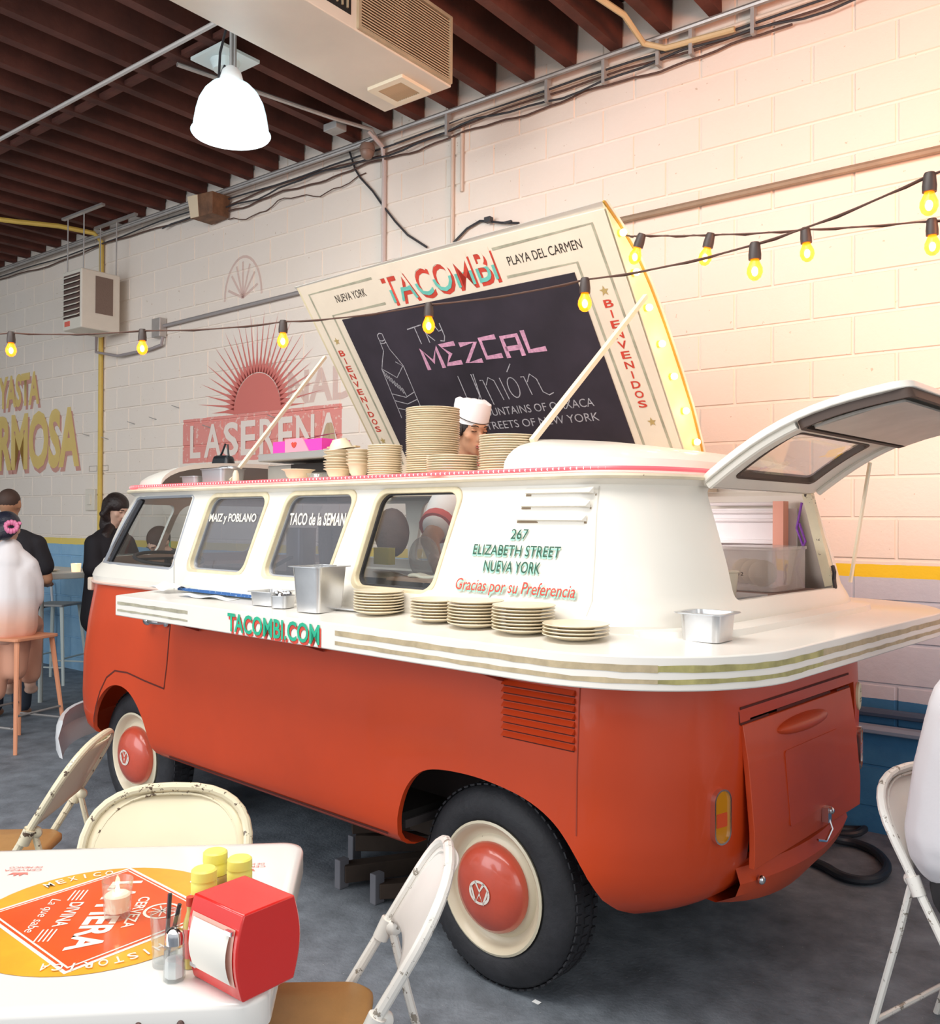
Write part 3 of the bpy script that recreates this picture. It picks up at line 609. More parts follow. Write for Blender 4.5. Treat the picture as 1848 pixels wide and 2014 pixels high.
# rear hatch, following the sloping rear panel
HY=(0.42,1.28); hatch=MB().prism(rrect(HY[0],1.28,HY[1],1.632,0.035,5),(0.5,0,0),(0,1,0),(0,0,1),(1,0,0),-0.10,0.4)
# windscreens seen from the front
ws=[MB().prism(rrect(a,1.31,b_,1.60,0.05,5),(-3.4,0,0),(0,1,0),(0,0,1),(1,0,0),0,0.75) for a,b_ in ((0.24,0.83),(0.87,1.46))]
# roof opening under the raised lid
roofcut=MB().prism(rrect(-2.16,0.27,0.045,1.62,0.10,6),(0,0,0),(1,0,0),(0,1,0),(0,0,1),1.682,2.3)
roofcut2=MB().prism([(-2.16,-0.2),(0.045,-0.2),(0.045,2.0),(-2.16,2.0)],(0,0,0),(1,0,0),(0,1,0),(0,0,1),1.679,2.3)
boolean(upper,[tmp(c) for c in cuts+ws+[hatch,roofcut2]])
# belt moulding and gutter
def ringpath(T,z,off): 
    return [Vector((a,b_,c)) for a,b_,c in ring(prof(z,T),-off)]
MB().tube(ringpath(PU,1.192,0.004),0.0075,6,closed=True).build('belt_moulding',mat('belt_moulding_red_cream',(0.78,0.55,0.46),0.4),van)
MB().tube(ringpath(PU,1.660,0.006),0.009,6,closed=True).build('rain_gutter',mat('worn_gutter_cream',(0.74,0.64,0.47),0.5,var=0.15,wear=(0.2,0.12,0.06),wth=0.7),van)
# pink rope light round the gutter
ROPE=mat('pink_rope_light_glow',(0.9,0.12,0.14),0.3,emit=(1.0,0.07,0.09),estr=0.9)
rp=[(a,b_,1.683) for a,b_,c in ring(prof(1.66,PU),0.004)]
MB().tube(rp,0.0075,6,closed=True).build('rope_light',ROPE,van)
dots=MB()
acc=0
P=[Vector(q) for q in rp]
for i in range(len(P)):
    a,b_=P[i],P[(i+1)%len(P)]; L=(b_-a).length
    while acc<L:
        q=a+(b_-a)*(acc/L)
        if q.y<1.0: dots.ell(q,(0.0045,0.0088,0.0055),6,4)
        acc+=0.022
    acc-=L
dots.build('rope_light_beads',mat('rope_bead_white_glow',(1,0.8,0.78),0.3,emit=(1,0.72,0.68),estr=0.9),van,kind='stuff')
# roof ledge and interior deck
b=MB(); b.prism([(-2.12,0.115),(0.03,0.115),(0.03,0.425),(-2.12,0.425)],(0,0,0),(1,0,0),(0,1,0),(0,0,1),1.655,1.682); b.build('roof_ledge',LIDCREAM,van,smooth=False,bevel=0.003)
b=MB(); b.prism([(-2.12,1.35),(0.03,1.35),(0.03,1.585),(-2.12,1.585)],(0,0,0),(1,0,0),(0,1,0),(0,0,1),1.655,1.682); b.build('far_roof_ledge',LIDCREAM,van,smooth=False)
b=MB(); b.box((-1.15,0.85,0.44),(1.5,1.5,0.03)); b.box((-1.15,0.85,0.44),(3.6,0.9,0.03)); b.build('van_floor',mat('van_floor_dark',(0.08,0.07,0.07),0.8),van,smooth=False)
b=MB(); b.box((0.19,0.85,1.255),(0.80,0.98,0.03)); b.box((-0.05,0.85,1.25),(0.5,1.5,0.03)); b.build('rear_deck',mat('rear_deck_dark',(0.16,0.10,0.08),0.6,var=0.2),van,smooth=False)
b=MB(); b.box((-0.32,0.85,1.40),(0.02,1.40,0.46)); 
INT=mat('van_inner_panel',(0.72,0.69,0.70),0.5,var=0.05)
# far inner side: panel ribs seen through the hatch, and divider panels
b=MB(); b.box((0.13,1.545,1.40),(0.56,0.012,0.36)); b.build('inner_side_panel',INT,van,smooth=False)
for k,z in enumerate((1.60,1.565,1.53)):
    MB().tube([(0.02,1.535,z),(0.32,1.535,z)],0.008,8).build('inner_rib',INT,van)
b=MB(); b.box((0.13,1.52,1.44),(0.40,0.03,0.018)); b.build('inner_shelf_lip',INT,van,smooth=False,bevel=0.003)
PINKC=mat('salmon_inner_post',(0.78,0.36,0.26),0.5)
b=MB(); b.box((0.36,1.50,1.43),(0.045,0.05,0.36)); b.build('inner_post',PINKC,van,smooth=False)
b=MB(); b.tube([(0.52,1.33,1.60),(0.50,1.33,1.5),(0.53,1.33,1.42),(0.50,1.33,1.34),(0.53,1.33,1.27)],0.005,6); b.tube([(0.51,1.33,1.52),(0.535,1.33,1.45),(0.505,1.33,1.38)],0.005,6); b.build('purple_cord',mat('purple_cord',(0.22,0.05,0.42),0.5),van)
# side windows: frame recess, rubber, pane
def window(poly,y0,dy,frm,seal,glass,inner=0.022):
    cx=sum(a for a,_ in poly)/len(poly); cz=sum(b_ for _,b_ in poly)/len(poly)
    def sh(k,l=None): 
        l=k if l is None else l
        return [(cx+(a-cx)*(1-k),cz+(b_-cz)*(1-l)) for a,b_ in poly]
    tilt=0.14   # the side leans inwards
    O=(0,y0,0); Vv=Vector((0,tilt,1)); 
    def pr(mb,o,i,d0,d1): return mb.ringprism(o,i,(0,y0-tilt*1.28,0),(1,0,0),Vv,(0,1,0),d0,d1)
    fr=pr(MB(),sh(-0.03,-0.035),sh(0.055,0.07),-0.004,0.045).build('window_frame',frm,van,ang=50,bevel=0.004)
    se=pr(MB(),sh(0.05,0.06),sh(0.085,0.105),0.018,0.034).build('window_seal',seal,fr,ang=50)
    g=MB().prism(sh(0.08,0.10),(0,y0-tilt*1.28,0),(1,0,0),Vv,(0,1,0),0.024,0.028).build('window_pane',glass,fr,smooth=False)
    return fr
w1=window(W1,0.050,0,FRAMECREAM,GREYSEAL,GLASSG); w2=window(W2,0.050,0,FRAMECREAM,GREYSEAL,GLASSG); w3=window(W3,0.050,0,FRAMECREAM,SEAL,GLASS)
# door window: thin frame of the cab door
def ysp(a,z): return ysurf(a,z,PU)
def strip3(pts,w,T,m,name,parent=van,off=0.0015,thick=None):
    """band lying on the body surface along (x,z) points"""
    mb=MB(); L=[];R=[]
    n=len(pts)
    for i,p in enumerate(pts):
        a=Vector(pts[max(i-1,0)]);b_=Vector(pts[min(i+1,n-1)]);t=(b_-a).normalized();nn=Vector((-t.y,t.x))*w/2
        for arr,s in ((L,1),(R,-1)):
            q=Vector(p)+nn*s; arr.append((q.x,ysurf(q.x,q.y,T)-off,q.y))
    mb.add(L+R,[(i,i+n,i+1+n,i+1) for i in range(n-1)]); return mb.build(name,m,parent)
def dense(pts,n=8):
    out=[]
    for a,b_ in zip(pts,pts[1:]):
        for k in range(n): out.append((a[0]+(b_[0]-a[0])*k/n,a[1]+(b_[1]-a[1])*k/n))
    return out+[pts[-1]]
df=MB()
dl=dense(DOORW+[DOORW[0]],6)
df.tube([(a,ysurf(a,z,PU)+0.008,z) for a,z in dl[:-1]],0.010,6,closed=True); dfo=df.build('door_window_frame',GREYSEAL,van)
vp=dense([(-2.60,1.30),(-2.36,1.615)],8); MB().tube([(a,ysurf(a,z,PU)+0.012,z) for a,z in vp],0.013,6).build('vent_window_post',SEAL,dfo)
gp=[(-2.62,1.29),(-2.40,1.29),(-2.2,1.29),(-1.97,1.285),(-1.85,1.63),(-2.0,1.63),(-2.2,1.63),(-2.38,1.63)]
g=MB(); lo=[(-2.66+0.069*k,1.29) for k in range(11)]; hi=[(-2.40+0.055*k,1.63) for k in range(11)]
g.add([(a,ysurf(a,z,PU)+0.014,z) for a,z in lo]+[(a,ysurf(a,z,PU)+0.014,z) for a,z in hi],[(i,i+1,i+12,i+11) for i in range(10)]); g.build('window_pane',GLASS,dfo)
for a,b_ in ((0.24,0.81),(0.89,1.46)):
    q=MB(); pts=[]
    for k in range(9):
        yy=a-0.02+(b_-a+0.04)*k/8
        for z in (1.30,1.61):
            z_,xf,xr,ins,ax,ay,fx,fy=prof(z,PU); s=max(0,(ins+fy-min(yy,WID-yy))/fy); pts.append((xf+fx*(1-math.sqrt(max(0,1-s*s)))+0.012,yy,z))
    q.add(pts,[(2*i,2*i+2,2*i+3,2*i+1) for i in range(8)]); q.build('windscreen_pane',GLASS,van)
# far side panes and cab
MB().tube([(-2.73+0.19*math.cos(t)*0.85,0.47+0.19*math.sin(t),1.300-0.19*math.cos(t)*0.16) for t in [2*PI*k/28 for k in range(28)]],0.010,8,closed=True).build('steering_wheel',SEAL,van)
b=MB(); b.tube([(-2.74,0.47,1.295),(-2.82,0.47,1.0)],0.02,8); b.tube([(-2.74,0.29,1.30),(-2.74,0.65,1.30)],0.008,6); b.build('steering_column',SEAL,van)
b=MB(); b.box((-2.72,0.85,1.20),(0.30,1.3,0.10)); b.build('dashboard',CREAM,van,smooth=False,bevel=0.02)
# panel gaps
strip3(dense([(-1.868,1.185),(-1.874,1.02),(-1.895,0.85),(-1.918,0.738)]),0.007,PR,GROOVE,'door_gap')
strip3(dense([(-1.918,0.738),(-2.10,0.752),(-2.27,0.77),(-2.40,0.765),(-2.49,0.72),(-2.56,0.64),(-2.61,0.55),(-2.64,0.47)]),0.008,PR,GROOVE,'door_gap')
strip3(dense([(0.418,0.62),(0.42,0.80),(0.425,1.0),(0.43,1.18)]),0.004,PR,mat('faint_panel_seam',(0.33,0.04,0.015),0.7),'panel_seam',off=0.0008)
strip3(dense([(0.432,1.25),(0.425,1.40),(0.41,1.55),(0.405,1.63)]),0.003,PU,mat('faint_cream_seam',(0.62,0.58,0.50),0.7),'panel_seam',off=0.0008)
strip3(dense([(-1.9,0.425),(-0.4,0.43)],20),0.010,PR,GROOVE,'sill_gap',off=0.001)
# air louvres
for k in range(8):
    z=0.862+k*0.0225
    b=MB(); b.add([(0.14,0.0,z),(0.41,0.0,z),(0.41,-0.013,z+0.003),(0.14,-0.013,z+0.003),(0.14,0.0,z+0.016),(0.41,0.0,z+0.016)],[(0,1,2,3),(3,2,5,4),(0,3,4),(1,5,2),(0,4,5,1)]); b.build('side_louvre',RED,van,smooth=False)
    strip3([(0.14,z-0.002),(0.41,z-0.002)],0.004,PR,GROOVE,'louvre_slot')
for k,z in enumerate((1.615,1.574,1.531)):
    x0=0.145-0.012*k; x1=0.402-0.008*k; y=ysurf(0.2,z,PU)
    b=MB(); b.add([(x0,y,z-0.008),(x1,y,z-0.008),(x1-0.006,y-0.016,z-0.004),(x0+0.006,y-0.016,z-0.004),(x0,y+0.001,z+0.012),(x1,y+0.001,z+0.012)],[(0,1,2,3),(3,2,5,4),(0,3,4),(1,5,2),(0,4,5,1)]); b.build('upper_louvre',CREAM,van,smooth=False)
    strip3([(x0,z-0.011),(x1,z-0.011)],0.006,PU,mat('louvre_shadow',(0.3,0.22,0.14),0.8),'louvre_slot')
# door handle
b=MB(); b.tube([(-2.02,-0.03,1.045),(-1.97,-0.042,1.045),(-1.91,-0.035,1.045),(-1.90,0.0,1.045)],0.011,8); b.ell((-2.02,-0.03,1.045),(0.035,0.018,0.022)); b.ell((-1.90,-0.004,1.045),(0.022,0.012,0.022)); b.build('door_handle',CHROME,van)
# hinge on nose, indicator
b=MB(); b.box((-2.86,0.10,1.17),(0.045,0.05,0.07)); b.build('mirror_bracket',mat('bracket_beige',(0.62,0.5,0.4),0.5),van,smooth=False,bevel=0.008)
# front bumper
bp=[]
for k in range(25):
    t=-1+2*k/24; yy=0.85+0.92*t; xx=-3.38+0.52*abs(t)**4.0; bp.append((xx,yy,0.36))
b=MB(); vs=[];fs=[]
for i,(x,y,z) in enumerate(bp):
    sc=1.0 
    for (dx,dz) in ((0.030,-0.10),(-0.010,-0.098),(-0.050,-0.065),(-0.062,0.0),(-0.050,0.065),(-0.010,0.098),(0.030,0.10),(0.026,0.085),(-0.025,0.0),(0.026,-0.085)): vs.append((x+dx,y,z+dz))
for i in range(len(bp)-1):
    for k in range(10): k2=(k+1)%10; fs.append((i*10+k,i*10+k2,(i+1)*10+k2,(i+1)*10+k))
fs.append(tuple(range(9,-1,-1))); fs.append(tuple(len(bp)*10-10+k for k in range(10)))
b.add(vs,fs); b.build('front_bumper',mat('bumper_white',(0.82,0.82,0.82),0.35,coat=0.3,wear=(0.2,0.18,0.16),wth=0.78,wscale=20),van)
b=MB(); b.beam((-3.3,0.35,0.40),(-2.95,0.45,0.45),0.05,0.05); b.beam((-3.3,1.35,0.40),(-2.95,1.25,0.45),0.05,0.05); b.build('bumper_bracket',DARK,van,smooth=False)
# underside pan keeps the inside dark
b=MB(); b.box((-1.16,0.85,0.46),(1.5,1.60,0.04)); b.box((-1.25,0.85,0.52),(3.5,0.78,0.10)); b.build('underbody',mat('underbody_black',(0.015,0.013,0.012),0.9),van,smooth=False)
b=MB(); 
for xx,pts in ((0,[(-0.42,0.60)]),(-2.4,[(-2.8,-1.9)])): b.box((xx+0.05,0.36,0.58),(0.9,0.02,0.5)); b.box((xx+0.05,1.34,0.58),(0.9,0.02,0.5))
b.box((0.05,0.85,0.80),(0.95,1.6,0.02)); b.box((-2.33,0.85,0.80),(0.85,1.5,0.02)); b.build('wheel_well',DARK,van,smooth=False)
b=MB(); b.tube([(0,0.15,0.33),(0,1.55,0.33)],0.035,8); b.tube([(-2.4,0.15,0.33),(-2.4,1.55,0.33)],0.03,8); b.build('axle',DARK,van)
# wheels
def make_wheel(x,yc,flip,turn=0):
    R=Matrix.Rotation(PI/2*(1 if not flip else -1),3,'X')  # lathe axis z -> -y (outer side)
    Rt=Matrix.Rotation(turn,3,'Z')
    R=Rt@R
    c=(x,yc,0.325)
    wd=0.082
    t=MB(); t.lathe([(0.205,-wd+0.02),(0.22,-wd+0.004),(0.26,-wd-0.004),(0.30,-wd+0.008),(0.318,-wd+0.028),(0.325,-wd+0.05),(0.325,wd-0.05),(0.318,wd-0.028),(0.30,wd-0.008),(0.26,wd+0.006),(0.225,wd+0.002),(0.205,wd-0.012)],56,c,R,close=True)
    tyre=t.build('wheel',RUBBER,van,ang=40)
    tr=MB()  # tread blocks on the shoulder
    for k in range(64):
        a=2*PI*k/64; 
        for zz,dz in ((wd-0.040,0.022),(0.0,0.028),(-wd+0.040,0.022)):
            p=Vector((0.3255*math.cos(a+zz*1.2),0.3255*math.sin(a+zz*1.2),zz)); M=Matrix.Rotation(a,3,'Z')
            tr.box(R@p+Vector(c),(0.006,0.020,dz),R@M)
    tr.build('tread_blocks',RUBBER,tyre,smooth=False,kind='stuff')
    r_=MB(); r_.lathe([(0.212,wd-0.002),(0.215,wd+0.004),(0.207,wd+0.008),(0.198,wd+0.002),(0.190,wd-0.02),(0.176,wd-0.032),(0.165,wd-0.034),(0.150,wd-0.022),(0.10,wd-0.018),(0.02,wd-0.018),(0.02,wd-0.03),(0.16,wd-0.044),(0.198,wd-0.03)],48,c,R,close=True)
    rim=r_.build('rim',mat('cream_wheel_rim',(0.72,0.64,0.47),0.42,coat=0.2,wear=(0.08,0.05,0.03),wth=0.69,wscale=11),tyre,ang=45)
    h=MB(); pr=[(0.142,wd-0.022),(0.146,wd-0.010),(0.141,wd+0.008),(0.124,wd+0.026),(0.090,wd+0.042),(0.05,wd+0.051),(0.02,wd+0.054),(0.0,wd+0.054)]
    h.lathe(pr,40,c,R); h.build('hubcap',mat('hubcap_red',(0.60,0.085,0.045),0.30,coat=0.6,var=0.12,vscale=8,wear=(0.25,0.06,0.04),wth=0.76,wscale=30),tyre)
    # round emblem with stacked letters
    e=MB(); U=R@Vector((1,0,0)); Vv=R@Vector((0,1,0)); N=(R@Vector((0,0,1)))
    ring_=[(0.040*math.cos(2*PI*k/28),0.034*math.sin(2*PI*k/28)) for k in range(29)]
    P=Vector(c)+N*(wd+0.0545)
    if not flip: Vv=Vector((0,0,1)); U=N.cross(Vv)*-1; U=Vv.cross(N)
    ee=strokes([ring_,[(-0.020,0.034),(0,0.004),(0.020,0.034)],[(-0.036,0.014),(-0.016,-0.034),(0,-0.004),(0.016,-0.034),(0.036,0.014)]],0.0085,P,U,Vv,0.001)
    ee.build('hubcap_emblem',mat('emblem_cream_paint',(0.80,0.74,0.66),0.5),tyre,smooth=False)
    return tyre
make_wheel(0,0.105+0.082,False); make_wheel(-2.4,0.105+0.082,False,0.03); make_wheel(0,1.70-0.187,True); make_wheel(-2.4,1.70-0.187,True)
# engine lid, hinged open a little
def xrear(z): return prof(z,PR)[2]
lid=MB(); ys=linsp(0.415,1.275,10); zt,zb=0.918,0.497
vs=[];rows_=linsp(0,1,8)
ang=0.115
for s in rows_:
    z=zt-(zt-zb)*s; x=xrear(z)+0.006+s*(zt-zb)*math.tan(ang)
    for y in ys: vs.append((x,y,z))
nn=len(ys); n0=len(vs)
vs+=[(a-0.018,b_,c) for a,b_,c in vs]
fs=[]
for i in range(len(rows_)-1):
    for k in range(nn-1):
        q=(i*nn+k,i*nn+k+1,(i+1)*nn+k+1,(i+1)*nn+k); fs.append(q); fs.append(tuple(n0+j for j in q[::-1]))
edge=[k for k in range(nn)]+[i*nn+nn-1 for i in range(1,len(rows_))]+[(len(rows_)-1)*nn+k for k in range(nn-2,-1,-1)]+[i*nn for i in range(len(rows_)-2,0,-1)]
for i in range(len(edge)): a,b_=edge[i],edge[(i+1)%len(edge)]; fs.append((a,b_,b_+n0,a+n0))
lid.add(vs,fs); el=lid.build('engine_lid',REDFLAT,van,ang=50,bevel=0.002)
def lidx(z): return xrear(z)+0.006+(zt-z)*math.tan(ang)
b=MB(); zz0,zz1=0.565,0.80
b.prism(rrect(0.66,zz0,1.10,zz1,0.012,3),(lidx(0.68)-0.001,0,0),(0,1,0),(0,0,1),(1,0,0),-0.001,0.003)
b.v=[(lidx(z)+(x-lidx(0.68))+0.001,y,z) for x,y,z in b.v]; b.build('pressed_panel',REDFLAT,el,smooth=False)
b=MB(); b.ell((lidx(0.872)-0.004,0.83,0.866),(0.042,0.20,0.028),24,12); b.build('plate_light_hood',REDFLAT,el)
b=MB(); b.box((lidx(0.52)+0.012,0.93,0.545),(0.022,0.028,0.05)); b.tube([(lidx(0.5)+0.015,0.93,0.54),(lidx(0.5)+0.03,0.93,0.50),(lidx(0.5)+0.022,0.90,0.465),(lidx(0.5)+0.01,0.86,0.475)],0.005,6); b.ell((lidx(0.53)+0.026,0.93,0.56),(0.012,0.012,0.012)); b.build('lid_latch',CHROME,el)
b=MB(); b.box((0.48,0.845,0.70),(0.04,0.9,0.44)); b.build('engine_bay',DARK,van,smooth=False)
def rearstrip(pts,w,m,name):
    mb=MB(); n=len(pts); L=[];R=[]
    for i,p in enumerate(pts):
        a=Vector(pts[max(i-1,0)]);b2=Vector(pts[min(i+1,n-1)]);t=(b2-a).normalized();q=Vector((-t.y,t.x))*w/2
        for arr,s in ((L,1),(R,-1)):
            v=Vector(p)+q*s; arr.append((xrear(v.y)+0.0015,v.x,v.y))
    mb.add(L+R,[(i,i+n,i+1+n,i+1) for i in range(n-1)]); return mb.build(name,m,van)
rearstrip([(0.41,0.967),(1.28,0.967)],0.008,GROOVE,'rear_panel_gap'); rearstrip([(0.41,0.92),(0.60,0.921)],0.009,GROOVE,'rear_panel_gap'); rearstrip([(0.66,0.925),(1.10,0.925)],0.009,GROOVE,'rear_panel_gap'); rearstrip([(1.16,0.921),(1.28,0.92)],0.009,GROOVE,'rear_panel_gap')
rearstrip([(0.405,0.92),(0.405,1.18)],0.005,GROOVE,'rear_panel_gap'); rearstrip([(1.285,0.60),(1.285,1.18)],0.005,GROOVE,'rear_panel_gap')
# rear apron below the lid
b=MB(); ap=[]
for k in range(13):
    yy=0.42+0.86*k/12; t=(k-6)/6; bul=0.05*(1-t*t)
    ap.append((yy,bul))
vs=[];fs=[]
for yy,bul in ap:
    for (dx,z) in ((0.0,0.50),(0.045,0.485),(0.06,0.44),(0.045,0.40),(-0.02,0.365-bul*0.9),(-0.12,0.37)): vs.append((0.655+dx+bul,yy,z-bul*0.2))
for i in range(12):
    for k in range(5): fs.append((i*6+k,i*6+k+1,(i+1)*6+k+1,(i+1)*6+k))
b.add(vs,fs); b.build('rear_apron',REDFLAT,van)
b=MB(); b.ell((0.745,0.50,0.44),(0.012,0.014,0.014)); b.build('exhaust_bolt',CHROME,van)
# tail lamps, reflector disc
def corner(y,z,side=0):
    z_,xf,xr,ins,ax,ay,fx,fy=prof(z,PR); yy=y if side==0 else WID-y; s=max(0,(ins+ay-yy)/ay); x=xr-ax+ax*math.sqrt(max(0,1-s*s))
    nx=(x-(xr-ax))/ax**2; ny=(yy-(ins+ay))/ay**2; n=Vector((nx,ny if side==0 else -ny,0)).normalized(); return Vector((x,y,z)),n
for yy,side,lab in ((0.300,0,'near'),(1.40,1,'far')):
    P,N=corner(yy,0.672,side); U=Vector((0,0,1)).cross(N); 
    out=rrect(-0.036,-0.080,0.036,0.080,0.035,8); inn=rrect(-0.031,-0.075,0.031,0.075,0.0305,8)
    tl=MB().ringprism(out,inn,P,U,(0,0,1),N,-0.004,0.016).build('tail_lamp',CHROME,van,ang=50)
    MB().prism(inn,P,U,(0,0,1),N,0.0,0.010).build('amber_lens',mat('amber_lens',(0.62,0.24,0.01),0.15,coat=0.8),tl,smooth=False)
    MB().prism(rrect(-0.022,-0.030,0.022,0.010,0.002,2),P,U,(0,0,1),N,0.010,0.012).build('red_lens',mat('red_lens',(0.72,0.09,0.03),0.15,coat=0.8),tl,smooth=False)
    MB().prism(inn,P,U,(0,0,1),N,0.010,0.0105)
P,N=corner(1.41,0.865,1); MB().lathe([(0.0,-0.004),(0.052,-0.004),(0.052,0.006),(0.047,0.009),(0.0,0.009)],28,P,N.to_track_quat('Z','Y').to_matrix()).build('round_badge',mat('badge_cream',(0.70,0.62,0.42),0.45,var=0.1,wear=(0.12,0.08,0.04),wth=0.66,wscale=30),van)
U=Vector((0,0,1)).cross(N); strokes([[(-0.012,0.030),(-0.012,0.018),(0.012,0.018),(0.012,0.030)],[(0,0.018),(0,0.030)],[(-0.022,-0.008),(0.022,-0.008)],[(-0.018,-0.018),(0.018,-0.018)]],0.003,P,U,(0,0,1),0.0105).build('badge_writing',INKB,van,smooth=False)
# ---------------- wrap-round counter ----------------
CO=[(-1.86,-0.265)]+[(0.45+0.0*k,-0.265) for k in range(1)]
def arc(cx,cy,rx,ry,a0,a1,n): return [(cx+rx*math.cos(math.radians(a0+(a1-a0)*k/n)),cy+ry*math.sin(math.radians(a0+(a1-a0)*k/n))) for k in range(n+1)]
outer=[(-1.86+ (0.45+1.86)*k/16,-0.265) for k in range(16)]+arc(0.45,0.24,0.505,0.505,-90,0,18)+[(0.955,0.24+1.26*k/10) for k in range(1,10)]+arc(0.45,1.50,0.505,0.52,0,90,18)
inner=[(-1.86,0.03)]+[(-1.86+(0.36+1.86)*k/16,0.03) for k in range(1,16)]+arc(0.36,0.38,0.30,0.35,-90,0,18)+[(0.66,0.38+0.94*k/10) for k in range(1,10)]+arc(0.36,1.32,0.30,0.35,0,90,18)
CT,CB=1.192,1.100
cnt=MB(); n=len(outer); vs=[(a,b_,CT-0.004) for a,b_ in outer]+[(a,b_,1.207 if b_<0.1 else 1.200) for a,b_ in inner]+[(a,b_,CB) for a,b_ in outer]+[(a,b_,CB) for a,b_ in inner]; fs=[]
for i in range(n-1): fs+=[(i,i+1,n+i+1,n+i),(2*n+i,3*n+i,3*n+i+1,2*n+i+1),(i,2*n+i,2*n+i+1,i+1),(n+i,n+i+1,3*n+i+1,3*n+i)]
fs+=[(0,n,3*n,2*n),(n-1,3*n-1,4*n-1,2*n-1)]
cnt.add(vs,fs); counter=cnt.build('counter',COUNTER,van,ang=30,bevel=0.004)
def offpath(d):
    q=[]
    for i in range(n):
        a=Vector(outer[max(i-1,0)]);b2=Vector(outer[min(i+1,n-1)]);t=(b2-a).normalized(); nn=Vector((t.y,-t.x)); q.append(Vector(outer[i])+nn*d)
    return q
op=offpath(0.0012)
def along(path,s0,s1):
    """sub-path between arc lengths"""
    out=[];acc=0
    for a,b2 in zip(path,path[1:]):
        L=(b2-a).length
        for s in (s0,s1):
            if acc<=s<=acc+L: out.append((s,a+(b2-a)*((s-acc)/L)))
        if s0<acc<s1: out.append((acc,a))
        acc+=L
    out.sort(key=lambda t:t[0]); return [p for _,p in out]
rs=random.Random(3)
def stripe(s0,s1,z0,z1,m,name='painted_stripe'):
    p=along(op,s0,s1); fine=[]
    for a,b2 in zip(p,p[1:]):
        k=max(1,int((b2-a).length/0.04)); fine+=[a+(b2-a)*(j/k) for j in range(k)]
    fine.append(p[-1]); m_=len(fine)
    mb=MB(); mb.add([(q.x,q.y,z1+rs.uniform(-.0015,.0015)) for q in fine]+[(q.x,q.y,z0+rs.uniform(-.0015,.0015)) for q in fine],[(i,i+m_,i+m_+1,i+1) for i in range(m_-1)]); return mb.build(name,m,counter,smooth=False)
T1=(1.148,1.165);T2=(1.119,1.131)
for (z0,z1) in (T1,T2):
    stripe(0.02,0.60,z0+0.002,z1-0.002,GREYSTR); stripe(1.51,2.66,z0,z1,TAUPE); stripe(2.66,3.30,z0,z1,OLIVE); stripe(3.30,4.9,z0,z1,TAUPE)
text('lettering_shadow','TACOMBI.COM',INKR,(-0.972,-0.266,1.108),UX,VZ,0.545,0.066,counter,bold=0.03,sh=(0.006,-0.007),lift=0.0012)
text('lettering','TACOMBI.COM',GREEN,(-0.972,-0.266,1.110),UX,VZ,0.545,0.068,counter,bold=0.022,lift=0.003)
# raised lip behind the rear counter and brackets below
lip=MB(); po=arc(0.40,0.38,0.36,0.36,-60,0,12)+[(0.76,0.38+0.94*k/8) for k in range(1,8)]+arc(0.40,1.32,0.36,0.36,0,60,12); pi_=arc(0.36,0.38,0.30,0.33,-60,0,12)+[(0.66,0.38+0.94*k/8) for k in range(1,8)]+arc(0.36,1.32,0.30,0.33,0,60,12)
m_=len(po); lip.add([(a,b_,1.215) for a,b_ in po]+[(a,b_,1.222) for a,b_ in pi_]+[(a+0.006,b_,1.19) for a,b_ in po]+[(a,b_,1.19) for a,b_ in pi_],[(i,i+1,m_+i+1,m_+i) for i in range(m_-1)]+[(i,2*m_+i,2*m_+i+1,i+1) for i in range(m_-1)]+[(m_+i,m_+i+1,3*m_+i+1,3*m_+i) for i in range(m_-1)]+[(0,m_,3*m_,2*m_),(m_-1,3*m_-1,4*m_-1,2*m_-1)]); lip.build('counter_lip',COUNTER,counter,ang=35)
for x in (-1.62,-0.75,0.135):
    b=MB(); b.add([(x-0.01,-0.005,1.10),(x-0.01,-0.20,1.10),(x-0.01,-0.005,1.03),(x+0.01,-0.005,1.10),(x+0.01,-0.20,1.10),(x+0.01,-0.005,1.03)],[(0,1,2),(3,5,4),(0,3,4,1),(1,4,5,2),(0,2,5,3)]); b.build('counter_bracket',mat('bracket_dark_red',(0.30,0.03,0.012),0.6),counter,smooth=False)
# writing on the cream side
Vt=Vector((0,0.145,1)).normalized()
def yat(z): return prof(z,PU)[3]
def sidetext(s,m,x,z,w,h,sh=(0,0),shear=0,bold=0.0,lift=0.002,name='lettering'):
    return text(name,s,m,(x,yat(z)-0.0035,z),UX,Vt,w,h,van,shear=shear,bold=bold,lift=lift,sh=sh)
for s,x,z,w,h in (('267',0.105,1.466,0.072,0.032),('ELIZABETH STREET',-0.049,1.413,0.358,0.034),('NUEVA YORK',0.004,1.361,0.232,0.036)):
    sidetext(s,MINT,x,z,w,h,(-0.004,-0.0055),0.15,0.012,0.001,'lettering_shadow'); sidetext(s,INKG,x,z,w,h,(0,0),0.15,0.0,0.0022)
sidetext('Gracias por su Preferencia',MINT,-0.105,1.285,0.483,0.050,(0.003,-0.0055),0.25,0.01,0.003,'lettering_shadow'); sidetext('Gracias por su Preferencia',INKR,-0.105,1.285,0.483,0.050,(0,0),0.25,0.004,0.0045)
# writing on the panes
PW=mat('pane_white_lettering',(0.85,0.80,0.68),0.6,emit=(0.85,0.8,0.68),estr=0.0)
def panetext(s,x,z,w,h): return text('lettering',s,PW,(x,0.050+0.14*(z-1.28)+0.021,z),UX,(0,0.14,1),w,h,van,bold=0.02,lift=0.001,shear=0.1)
panetext('MAIZ y POBLANO',-1.715,1.50,0.37,0.048); panetext('TACO de la SEMANA',-1.105,1.50,0.385,0.050)
